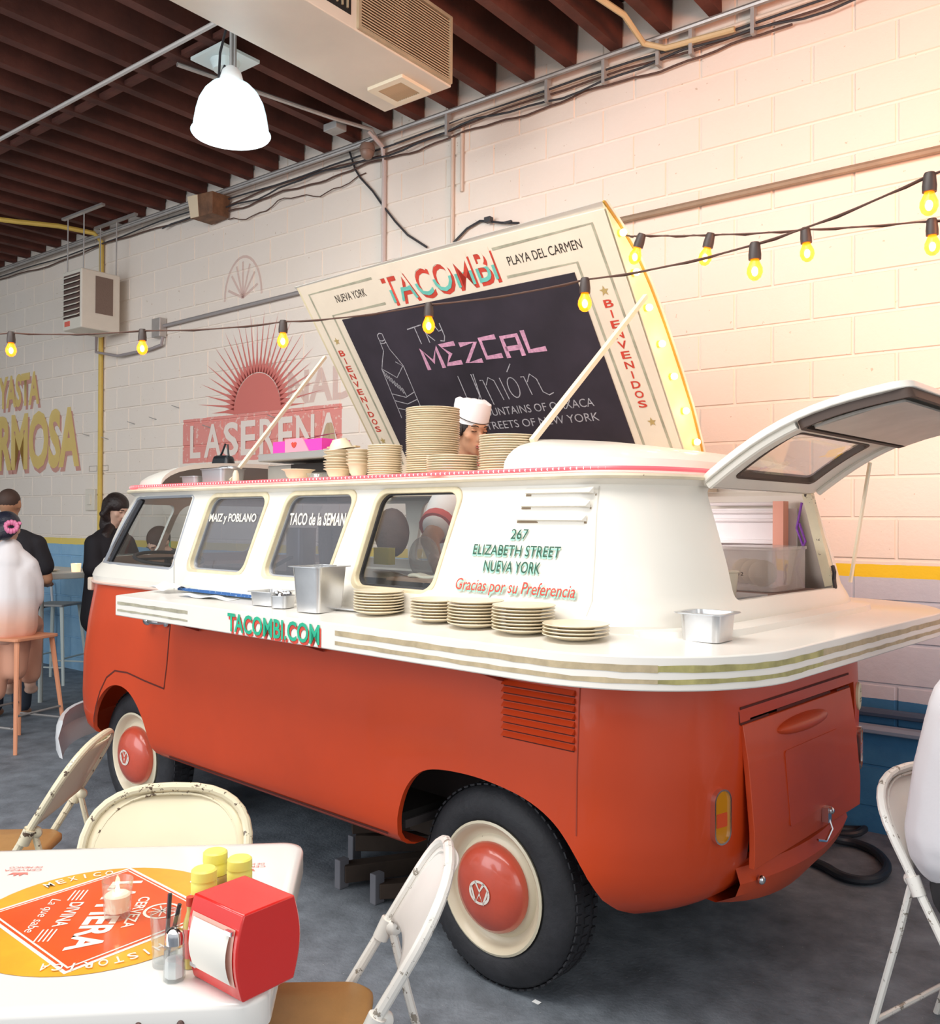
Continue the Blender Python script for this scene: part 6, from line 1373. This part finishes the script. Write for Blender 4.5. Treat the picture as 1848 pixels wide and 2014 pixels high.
MB().tube([(-0.2,0.2,0),(-0.2,0.18,0.6),(-0.17,0.2,0.85),(0,0.2,0.93),(0.17,0.2,0.85),(0.2,0.18,0.6),(0.2,0.2,0)],0.014,8).build('back_frame',WHITEC,wc); b=MB(); b.box((0,0,0.62),(0.38,0.36,0.02)); b.build('seat',GS,wc,smooth=False,bevel=0.005)
for s in (-1,1): MB().tube([(s*0.18,-0.16,0.6),(s*0.2,-0.2,0)],0.013,8).build('leg',WHITEC,wc)
# ---------------- floor clutter ----------------
MB().tube(smoothpath([(0.45,2.0,0.10),(0.50,2.157,0.03),(0.58,2.20,0.022),(0.68,2.15,0.022),(0.76,2.03,0.022),(0.79,1.91,0.022),(0.775,1.79,0.022),(0.72,1.73,0.022),(0.64,1.74,0.022),(0.55,1.82,0.022),(0.40,1.85,0.022),(0.1,1.8,0.022)]),0.020,10).build('hose',mat('black_hose',(0.018,0.022,0.03),0.45),label='thick black hose looping on the floor behind the van',cat='hose')
MB().tube(smoothpath([(0.3,2.30,0.022),(0.45,2.34,0.022),(0.56,2.40,0.024),(0.59,2.35,0.05),(0.56,2.28,0.03),(0.42,2.24,0.022),(0.25,2.20,0.022)]),0.018,10).build('hose',mat('black_hose',(0.018,0.022,0.03),0.45),label='second black hose bend farther back by the blue wall',cat='hose')
DW=mat('dark_damp_timber',(0.05,0.032,0.022),0.8,var=0.3); PB=mat('dusty_bracket',(0.16,0.16,0.18),0.7)
dl_=empty('timber_dolly',(-0.72,0.78,0),TH,'dark timber dolly with beams and grey end plates under the van','dolly')
for i,(p,q,w,h) in enumerate((((-0.38,-0.20,0.09),(0.30,0.42,0.09),0.07,0.07),((-0.20,-0.42,0.06),(0.22,0.40,0.06),0.07,0.07),((-0.45,-0.05,0.20),(0.5,-0.02,0.20),0.07,0.08),((-0.34,-0.26,0.19),(0.10,0.35,0.19),0.07,0.07),((0.02,-0.42,0.05),(0.5,0.25,0.05),0.06,0.06),((-0.1,0.15,0.28),(0.55,0.05,0.28),0.08,0.05))):
    MB().beam(p,q,w,h).build('beam',DW,dl_,smooth=False,bevel=0.003)
for x,y in ((-0.38,-0.20),(-0.20,-0.42),(0.02,-0.42)):
    b=MB(); b.box((x,y-0.01,0.06),(0.035,0.05,0.12)); b.build('end_plate',PB,dl_,smooth=False,bevel=0.004)
bw=MB()
for i,(x,y) in enumerate(((0.178,0.123),(-1.42,0.13),(-4.3,0.95),(0.12,-0.55))):
    b=MB(); b.add([(x-0.014,y-0.006,0.001),(x+0.012,y-0.009,0.001),(x+0.015,y+0.006,0.003),(x-0.010,y+0.008,0.004)],[(0,1,2,3)])
    b.build('paper_scrap',mat('white_paper',(0.85,0.86,0.85),0.7),smooth=False,label='tiny white paper scrap on the floor, '+('by the rear tyre','under the van side','beside the coral stool','between table and van')[i],cat='litter')
# ---------------- people ----------------
def blob(name,mb,m,parent,voxel=0.012,smooth=6,label=None):
    me=mb.mesh(name); o=link(name,me,m,parent,smooth=True,ang=180,label=label)
    r_=o.modifiers.new('remesh','REMESH'); r_.mode='VOXEL'; r_.voxel_size=voxel; r_.use_smooth_shade=True
    s=o.modifiers.new('smooth','SMOOTH'); s.factor=0.5; s.iterations=smooth
    return o
def limb(mb,pts,rs,n=14):
    mb.tube(pts,0,n,rs=rs)
    for p,r_ in zip(pts,rs): mb.ell(p,(r_,r_,r_),12,8)
def face_head(root,c,yaw,pitch,skin,hair,S=1.0,hairdo='short',neck_to=None,roll=0):
    """head centred at c; faces local -Y turned by yaw, pitch down positive"""
    R=Euler((pitch,roll,yaw),'XYZ').to_matrix()
    R=Matrix.Rotation(yaw,3,'Z')@Matrix.Rotation(pitch,3,'X')
    T=lambda v:Vector(c)+R@(Vector(v)*S)
    mb=MB()
    mb.ell(T((0,0.012,0.025)),(0.076*S,0.096*S,0.092*S),20,14,R)
    mb.ell(T((0,-0.030,-0.045)),(0.056*S,0.060*S,0.066*S),16,12,R)
    mb.ell(T((0,-0.070,-0.088)),(0.026*S,0.022*S,0.020*S),12,8,R)   # chin
    for s in (-1,1): mb.ell(T((s*0.042,-0.060,-0.020)),(0.024*S,0.022*S,0.020*S),10,8,R); mb.ell(T((s*0.077,0.014,-0.008)),(0.010*S,0.020*S,0.031*S),10,8,R)
    mb.tube([T((0,-0.083,0.022)),T((0,-0.100,-0.005)),T((0,-0.108,-0.022))],0,10,rs=[0.009*S,0.011*S,0.015*S]); mb.ell(T((0,-0.107,-0.022)),(0.016*S,0.014*S,0.011*S),10,8,R)
    mb.ell(T((0,-0.084,0.038)),(0.050*S,0.014*S,0.010*S),12,8,R)
    mb.ell(T((0,-0.089,-0.058)),(0.024*S,0.010*S,0.010*S),12,8,R)
    return mb,T,R
def face_details(root,T,R,S=1.0,skin=SKIN):
    LIP=mat('lip_brown_pink',(0.42,0.14,0.11),0.5); EYE=mat('eye_dark',(0.03,0.015,0.01),0.3); EW=mat('eye_white',(0.75,0.70,0.66),0.4)
    m=MB(); m.ell(T((0,-0.099,-0.054)),(0.021*S,0.005*S,0.0045*S),12,6,R); m.ell(T((0,-0.097,-0.063)),(0.017*S,0.005*S,0.005*S),12,6,R); m.build('mouth',LIP,root)
    for s in (-1,1):
        m=MB(); m.ell(T((s*0.031,-0.0765,0.016)),(0.014*S,0.007*S,0.007*S),12,8,R); e=m.build('eyelid',skin,root)
        m=MB(); m.tube([T((s*0.019,-0.0835,0.0135)),T((s*0.031,-0.0855,0.0105)),T((s*0.043,-0.0800,0.0135))],0.0016*S,6); m.build('lashes',EYE,e)
        m=MB(); m.tube([T((s*0.014,-0.090,0.036)),T((s*0.031,-0.090,0.041)),T((s*0.050,-0.080,0.036))],0.003*S,6); m.build('eyebrow',HAIR,root)
def hand(mb,wrist,dirv,up,S=1.0,curl=0.5):
    """palm plus five bent fingers"""
    d=Vector(dirv).normalized(); n=Vector(up).normalized(); side=d.cross(n).normalized(); w=Vector(wrist)
    mb.ell(w+d*0.045*S,(0.036*S,0.036*S,0.036*S),12,8); mb.ell(w+d*0.068*S,(0.034*S,0.034*S,0.030*S),12,8)
    for i,(o_,L) in enumerate(((-0.030,0.066),(-0.010,0.076),(0.010,0.072),(0.029,0.056))):
        a=w+d*0.085*S+side*o_*S; b2=a+(d*math.cos(curl*0.6)-n*math.sin(curl*0.6))*L*0.5*S; c=b2+(d*math.cos(curl*1.4)-n*math.sin(curl*1.4))*L*0.5*S
        limb(mb,[a,b2,c],[0.010*S,0.009*S,0.0075*S],8)
    a=w+d*0.03*S-side*0.03*S; b2=a+(d*0.7-side*0.7)*0.032*S; limb(mb,[a,b2,b2+(d*0.95-side*0.2)*0.028*S],[0.013*S,0.011*S,0.009*S],8)

# --- cook in the roof opening ---
ck=empty('person',V(-0.815,0.88,0.455),TH,'cook in white paper hat and white shirt looking down beside the tall plate stack','person')
yaw=1.3; cz=1.925-0.455   # faces right and toward us
hc=Vector((0.0,0.0,cz))
mb,T,R=face_head(ck,hc,yaw,0.25,SKIN,HAIR,0.92)
limb(mb,[hc+Vector((-0.02,0.01,-0.06)),hc+Vector((-0.06,0.04,-0.17))],[0.052,0.058])
# arm skin: forearm seen through rear side window
sh_=Vector((0.02,-0.16,1.10)); el_=Vector((0.075,-0.33,0.985)); wr_=Vector((0.21,-0.43,0.90))
limb(mb,[hc+Vector((-0.06,0.04,-0.17)),Vector((-0.05,-0.02,1.14)),sh_,el_,wr_],[0.06,0.07,0.055,0.042,0.028]); hand(mb,wr_,(0.8,-0.3,-0.5),(0,0,1),0.95)
limb(mb,[Vector((-0.05,0.05,1.14)),Vector((0.10,0.22,1.05)),Vector((0.22,0.10,0.88)),Vector((0.36,-0.05,0.86))],[0.06,0.05,0.04,0.028]); hand(mb,Vector((0.36,-0.05,0.86)),(1,-0.3,-0.2),(0,0,1),0.95)
for s in (-1,1): limb(mb,[Vector((-0.06,0.09*s+0.04,0.85)),Vector((-0.04,0.10*s+0.04,0.46)),Vector((-0.06,0.11*s+0.04,0.06))],[0.085,0.06,0.042]); mb.ell(Vector((-0.01,0.11*s+0.04,0.035)),(0.12,0.045,0.035))
blob('body',mb,SKIN,ck,0.010,4); face_details(ck,T,R)
m=MB(); m.ell(T((0,0.028,0.030)),(0.083,0.094,0.083),20,12,R); m.ell(T((0,0.055,-0.020)),(0.074,0.060,0.070),16,10,R); 
for s in (-1,1): m.ell(T((s*0.072,-0.018,0.01)),(0.010,0.018,0.034),8,6,R)
m.build('hair',HAIR,ck)
hat=MB(); q=[]
prof_h=[(0.094,0.040),(0.097,0.060),(0.100,0.125),(0.098,0.150),(0.085,0.157),(0.05,0.150),(0.0,0.152)]
prof_h=[(a*0.93,b2*0.96) for a,b2 in prof_h]
for rr_,z in prof_h: 
    for k in range(28):
        a=2*PI*k/28; wob=(0.005*math.sin(3*a+1)+0.003*math.sin(7*a)) if z>0.135 else 0
        q.append(T((rr_*math.cos(a)*0.95,0.012+rr_*math.sin(a)*1.08,z+wob)))
n_=28; fs=[tuple(range(n_-1,-1,-1))]+[(j*n_+k,j*n_+(k+1)%n_,(j+1)*n_+(k+1)%n_,(j+1)*n_+k) for j in range(len(prof_h)-1) for k in range(n_)]
hat.add(q,fs); ho=hat.build('paper_hat',mat('white_paper_hat',(0.86,0.84,0.84),0.7),ck,ang=50)
cr=MB(); 
for k in range(7): a=k*0.9; cr.ell(T((0.035*math.cos(a),0.01+0.04*math.sin(a),0.146)),(0.028,0.020,0.012),8,6,R)
cr.build('crumpled_hat_top',mat('white_paper_hat',(0.86,0.84,0.84),0.7),ck)
ln=[T((0.0915*math.cos(a),0.012-0.101*math.sin(a)*1.0,0.078-0.028*math.sin((a)*1.0)+ (0.03 if a<0.3 else 0))) for a in [0.1+2.9*k/24 for k in range(25)]]
MB().tube(ln,0.0018,5).build('hat_line',INKB,ck)
sh=MB(); limb(sh,[Vector((-0.06,0.04,1.20)),Vector((-0.08,0.05,0.98)),Vector((-0.07,0.05,0.72)),Vector((-0.06,0.05,0.55))],[0.105,0.155,0.150,0.155]); limb(sh,[Vector((-0.06,-0.05,1.15)),Vector((0.0,-0.16,1.11)),Vector((0.045,-0.25,1.05))],[0.10,0.085,0.072]); limb(sh,[Vector((-0.06,0.10,1.15)),Vector((0.05,0.22,1.07))],[0.10,0.075])
blob('shirt',sh,WHITEC,ck,0.014,6)
cu=MB(); cu.tube([Vector((0.040,-0.238,1.056)),Vector((0.053,-0.27,1.034))],0.078,16); cu.build('red_cuff',mat('red_trim_fabric',(0.62,0.08,0.07),0.8),ck,ang=60)
co=MB(); co.tube([hc+Vector((-0.05+0.075*math.cos(a),0.03+0.075*math.sin(a),-0.155+0.012*math.cos(a))) for a in [2*PI*k/18 for k in range(18)]],0.013,8,closed=True); co.build('red_collar',mat('red_trim_fabric',(0.62,0.08,0.07),0.8),ck)
apn=MB(); apn.box((0.09,-0.02,0.75),(0.02,0.30,0.5)); apn.build('apron',WHITEC,ck,bevel=0.008)

# --- woman in white top on the coral stool, back to us ---
w1=empty('person',(-4.41,0.62,0),0,'woman in loose white top seated on coral stool, pink scrunchie in dark hair','person')
F=Vector((-0.80,0.60,0)); S_=Vector((0.60,0.80,0))
def fp(a,s,z): return F*a+S_*s+Vector((0,0,z))   # forward, sideways, up
yawF=math.atan2(F.x,-F.y)
hc=fp(0.02,-0.02,1.44); mb,T,R=face_head(w1,hc,yawF,0.25,SKINL,HAIR,1.0)
limb(mb,[hc+Vector((0,0,-0.06)),fp(0.0,0,1.27)],[0.047,0.055]); limb(mb,[fp(0,0,1.20),fp(0.02,0,0.85)],[0.08,0.09])
for s in (-1,1):
    limb(mb,[fp(0.02,0.10*s,1.20),fp(0.06,0.15*s,1.00),fp(0.25,0.10*s,0.98)],[0.042,0.036,0.028]); hand(mb,fp(0.25,0.10*s,0.98),F,(0,0,1),0.9)
    limb(mb,[fp(0.02,0.07*s,0.80),fp(0.38,0.07*s,0.74),fp(0.34,0.07*s,0.34)],[0.085,0.06,0.040]); mb.ell(fp(0.38,0.07*s,0.30),(0.05,0.05,0.035))
blob('body',mb,SKINL,w1,0.014,4); face_details(w1,T,R,1,SKINL)
m=MB(); m.ell(T((0,0.022,0.032)),(0.088,0.104,0.092),18,12,R); m.ell(T((0,0.085,-0.02)),(0.070,0.055,0.075),14,10,R); m.tube([T((0.02,0.10,-0.02)),T((0.03,0.12,-0.10))],0,10,rs=[0.045,0.02]); blob('hair',m,mat('blue_black_hair',(0.02,0.022,0.04),0.35,bump=0.5,bscale=50),w1,0.012,3)
m=MB(); 
for k in range(12): a=k*PI/6; m.ell(T((-0.05+0.036*math.cos(a),0.125,-0.01+0.030*math.sin(a))),(0.021,0.015,0.020),8,6)
m.ell(T((-0.095,0.12,0.015)),(0.03,0.012,0.014),8,6); m.build('scrunchie',mat('pink_satin',(0.72,0.20,0.36),0.35),w1)
GRAD=bpy.data.materials.new('white_to_salmon_dyed_fabric'); GRAD.use_nodes=True; nt=GRAD.node_tree; bs=nt.nodes['Principled BSDF']; tcn_=nt.nodes.new('ShaderNodeTexCoord'); sx=nt.nodes.new('ShaderNodeSeparateXYZ'); rmp=nt.nodes.new('ShaderNodeMapRange'); rmp.inputs[1].default_value=0.82; rmp.inputs[2].default_value=1.0; mi=nt.nodes.new('ShaderNodeMix'); mi.data_type='RGBA'; mi.inputs[6].default_value=(0.80,0.46,0.34,1); mi.inputs[7].default_value=(0.84,0.80,0.80,1)
nt.links.new(tcn_.outputs['Object'],sx.inputs[0]); nt.links.new(sx.outputs[2],rmp.inputs[0]); nt.links.new(rmp.outputs[0],mi.inputs[0]); nt.links.new(mi.outputs[2],bs.inputs['Base Color']); bs.inputs['Roughness'].default_value=0.85
m=MB(); limb(m,[fp(0.0,0,1.30),fp(-0.01,0,1.22)],[0.085,0.11]); 
for s in (-1,1): limb(m,[fp(0,0.07*s,1.245),fp(-0.01,0.125*s,1.20),fp(0.02,0.155*s,1.08),fp(0.04,0.15*s,0.97)],[0.065,0.062,0.058,0.060])
limb(m,[fp(0,-0.07,1.12),fp(-0.01,-0.07,0.92),fp(-0.02,-0.06,0.80)],[0.11,0.115,0.125]); limb(m,[fp(0,0.07,1.12),fp(-0.01,0.07,0.92),fp(-0.02,0.06,0.80)],[0.11,0.115,0.125])
limb(m,[fp(-0.02,0,1.18),fp(-0.04,0,0.98),fp(-0.05,0,0.79)],[0.10,0.115,0.12])
blob('blouse',m,GRAD,w1,0.013,4)
m=MB()
for s in (-1,1): limb(m,[fp(0.02,0.06*s,0.80),fp(0.36,0.07*s,0.76),fp(0.33,0.07*s,0.42)],[0.105,0.085,0.075])
limb(m,[fp(-0.02,0.06,0.74),fp(-0.02,0.05,0.50)],[0.09,0.07]); limb(m,[fp(0.0,-0.06,0.74),fp(0.0,-0.08,0.36)],[0.09,0.07])
blob('trousers',m,mat('salmon_fabric',(0.66,0.33,0.22),0.85),w1,0.014,5)

# --- man in black beyond her ---
m1=empty('person',(-5.25,1.01,0),0,'man in a black T-shirt with cropped hair, back turned, at far left','person')
F=Vector((-0.75,0.66,0)); S_=Vector((0.66,0.75,0)); hc=fp(0,0,1.62); mb,T,R=face_head(m1,hc,math.atan2(F.x,-F.y),0.15,SKIN,HAIR,1.05)
limb(mb,[hc+Vector((0,0,-0.06)),fp(0,0,1.42)],[0.058,0.065]); limb(mb,[fp(0,0,1.28),fp(0,0,0.9)],[0.08,0.10])
for s in (-1,1):
    limb(mb,[fp(0,0.18*s,1.33),fp(0.04,0.26*s,1.05),fp(0.25,0.2*s,1.0)],[0.06,0.048,0.032]); hand(mb,fp(0.25,0.2*s,1.0),F,(0,0,1)); limb(mb,[fp(0,0.1*s,0.9),fp(0.02,0.1*s,0.5),fp(0,0.1*s,0.06)],[0.10,0.07,0.05]); mb.ell(fp(0.06,0.1*s,0.035),(0.06,0.06,0.035))
blob('body',mb,SKIN,m1,0.014,4); face_details(m1,T,R,1.05)
m=MB(); m.ell(T((0,0.018,0.030)),(0.080,0.099,0.088),18,12,R); m.build('hair',mat('cropped_hair',(0.07,0.04,0.03),0.7),m1)
m=MB(); limb(m,[fp(0,0,1.38),fp(0,0,1.28)],[0.09,0.14]); 
for s in (-1,1): limb(m,[fp(0,0.08*s,1.36),fp(0,0.19*s,1.31),fp(0.02,0.245*s,1.15)],[0.08,0.085,0.078]); limb(m,[fp(0,0.09*s,1.28),fp(0,0.09*s,1.0),fp(0,0.09*s,0.85)],[0.14,0.135,0.135])
blob('t_shirt',m,BLACKC,m1,0.014,5)
m=MB()
for s in (-1,1): limb(m,[fp(0,0.1*s,0.9),fp(0.02,0.1*s,0.5),fp(0,0.1*s,0.1)],[0.115,0.085,0.07])
blob('trousers',m,mat('dark_denim',(0.03,0.04,0.06),0.85),m1,0.016,5)

# --- woman in black patterned wrap near the van nose ---
w2=empty('person',(-5.22,1.84,0),0,'woman with long dark hair in black wrap looking down behind the van nose','person')
F=Vector((0.97,0.24,0)); F.normalize(); S_=Vector((F.y,-F.x,0)); hc=fp(0.05,0,1.60); mb,T,R=face_head(w2,hc,math.atan2(F.x,-F.y),0.55,SKINL,HAIR,1.0)
limb(mb,[hc+Vector((0,0,-0.06)),fp(-0.02,0,1.42)],[0.045,0.052]); limb(mb,[fp(-0.02,0,1.30),fp(0,0,0.9)],[0.07,0.09])
for s in (-1,1):
    limb(mb,[fp(-0.02,0.15*s,1.32),fp(0.02,0.20*s,1.08),fp(0.22,0.10*s,1.16)],[0.055,0.040,0.027]); hand(mb,fp(0.22,0.10*s,1.16),F,(0,0,1),0.9); limb(mb,[fp(0,0.09*s,0.9),fp(0.02,0.09*s,0.5),fp(0,0.09*s,0.06)],[0.10,0.07,0.045]); mb.ell(fp(0.05,0.09*s,0.035),(0.055,0.055,0.035))
blob('body',mb,SKINL,w2,0.012,4); face_details(w2,T,R,1,SKINL)
m=MB(); m.ell(T((0,0.022,0.040)),(0.090,0.108,0.088),18,12,R)
for s in (-1,1): limb(m,[T((s*0.068,0.015,0.03)),T((s*0.080,0.03,-0.07)),hc+F*(-0.02)+S_*s*0.10+Vector((0,0,-0.22)),hc+F*0.02+S_*s*0.12+Vector((0,0,-0.36))],[0.035,0.036,0.042,0.022])
limb(m,[T((0,0.08,0.0)),hc+F*(-0.09)+Vector((0,0,-0.14)),hc+F*(-0.08)+Vector((0,0,-0.32))],[0.07,0.075,0.05])
blob('hair',m,HAIR,w2,0.010,3)
WR=mat('black_floral_fabric',(0.014,0.013,0.018),0.8,wear=(0.55,0.42,0.45),wth=0.715,wscale=22)
m=MB(); limb(m,[fp(-0.02,0,1.38),fp(-0.02,0,1.28)],[0.09,0.13])
for s in (-1,1): limb(m,[fp(-0.02,0.08*s,1.36),fp(-0.02,0.17*s,1.31),fp(0.02,0.215*s,1.12),fp(0.12,0.17*s,1.12)],[0.075,0.08,0.085,0.06]); limb(m,[fp(-0.02,0.08*s,1.28),fp(-0.02,0.09*s,1.0),fp(-0.03,0.10*s,0.70)],[0.13,0.135,0.15])
blob('wrap',m,WR,w2,0.014,4)
m=MB()
for s in (-1,1): limb(m,[fp(0,0.09*s,0.75),fp(0.02,0.09*s,0.45),fp(0,0.09*s,0.12)],[0.12,0.10,0.09])
blob('trousers',m,mat('pink_floral_black',(0.30,0.17,0.20),0.85,wear=(0.02,0.02,0.02),wth=0.52,wscale=16),w2,0.016,4)

# --- person hunched behind the cab window ---
m2=empty('person',(-4.55,1.98,0),0,'person in dark shirt leaning on bare arms, seen through the cab window','person')
F=Vector((-0.2,-1,0)); F.normalize(); S_=Vector((F.y,-F.x,0)); hc=fp(0.12,0,1.33); mb,T,R=face_head(m2,hc,math.atan2(F.x,-F.y)+0.3,0.8,SKINL,HAIR,1.0)
limb(mb,[hc+Vector((0,0,-0.04)),fp(0,0,1.2)],[0.05,0.06]); limb(mb,[fp(0,0,1.12),fp(-0.02,0,0.75)],[0.08,0.10])
for s in (-1,1):
    limb(mb,[fp(0.02,0.18*s,1.15),fp(0.18,0.22*s,1.10),fp(0.22,0.02*s,1.12)],[0.055,0.048,0.03]); hand(mb,fp(0.22,0.03*s,1.12),S_*(-s),(0,0,1),0.9); limb(mb,[fp(0,0.1*s,0.75),fp(0.05,0.1*s,0.42),fp(0,0.1*s,0.06)],[0.10,0.07,0.045])
blob('body',mb,SKINL,m2,0.013,4); face_details(m2,T,R,1,SKINL)
m=MB(); m.ell(T((0,0.022,0.032)),(0.086,0.102,0.092),18,12,R); m.build('hair',mat('cropped_hair',(0.07,0.04,0.03),0.7),m2)
m=MB()
for s in (-1,1): limb(m,[fp(0,0.08*s,1.2),fp(0.02,0.19*s,1.16),fp(0.10,0.22*s,1.12)],[0.09,0.09,0.07]); limb(m,[fp(0,0.08*s,1.1),fp(-0.02,0.08*s,0.75)],[0.14,0.14])
blob('shirt',m,mat('charcoal_fabric',(0.06,0.06,0.07),0.85),m2,0.014,5)
m=MB()
for s in (-1,1): limb(m,[fp(0,0.1*s,0.75),fp(0.05,0.1*s,0.42),fp(0,0.1*s,0.1)],[0.12,0.09,0.07])
blob('trousers',m,mat('dark_denim',(0.03,0.04,0.06),0.85),m2,0.016,5)

# --- man seated at right ---
m3=empty('person',(1.345,0.56,0),0,'man in grey white T-shirt seated at the right edge, turned away','person')
F=Vector((0.951,-0.309,0)); F.normalize(); S_=Vector((F.y,-F.x,0))
hc=fp(0.16,0,1.36); mb,T,R=face_head(m3,hc,math.atan2(F.x,-F.y),0.2,SKINL,HAIR,1.05)
limb(mb,[hc+Vector((0,0,-0.05)),fp(0.10,0,1.16)],[0.058,0.065]); limb(mb,[fp(0.08,0,1.05),fp(0.04,0,0.58)],[0.09,0.10])
for s in (-1,1):
    limb(mb,[fp(0.10,0.17*s,1.06),fp(0.20,0.26*s,0.80),fp(0.42,0.18*s,0.78)],[0.062,0.05,0.034]); hand(mb,fp(0.42,0.18*s,0.78),F,(0,0,1))
    limb(mb,[fp(0.05,0.10*s,0.54),fp(0.48,0.13*s,0.52),fp(0.46,0.13*s,0.08)],[0.095,0.075,0.05]); mb.ell(fp(0.52,0.13*s,0.04),(0.07,0.06,0.038))
blob('body',mb,SKINL,m3,0.014,4); face_details(m3,T,R,1.05,SKINL)
m=MB(); m.ell(T((0,0.022,0.032)),(0.086,0.104,0.092),18,12,R); m.build('hair',HAIR,m3)
TS=mat('pale_grey_white_fabric',(0.68,0.66,0.68),0.85,bump=0.25,bscale=9)
m=MB(); limb(m,[fp(0.09,0,1.16),fp(0.08,0,1.08),fp(0.06,0,0.85),fp(0.03,0,0.67)],[0.09,0.15,0.16,0.15])
for s in (-1,1): limb(m,[fp(0.09,0.10*s,1.12),fp(0.11,0.20*s,1.05),fp(0.16,0.245*s,0.90)],[0.085,0.088,0.082]); limb(m,[fp(0.07,0.09*s,1.02),fp(0.02,0.09*s,0.84),fp(0.0,0.09*s,0.67)],[0.145,0.14,0.145])
for k,(z0,z1) in enumerate(((0.98,0.78),(0.90,0.68),(0.80,0.60))): m.tube([fp(-0.02-0.02*k,-0.23,z0+0.06),fp(-0.09,-0.10,z1+0.08),fp(-0.13,0.05,z1+0.03)],0.016,8)
blob('t_shirt',m,TS,m3,0.013,4)
m=MB()
for s in (-1,1): limb(m,[fp(0.04,0.10*s,0.545),fp(0.48,0.13*s,0.53),fp(0.46,0.13*s,0.12)],[0.112,0.09,0.075])
blob('shorts',m,mat('black_trousers',(0.02,0.02,0.022),0.85),m3,0.014,5)
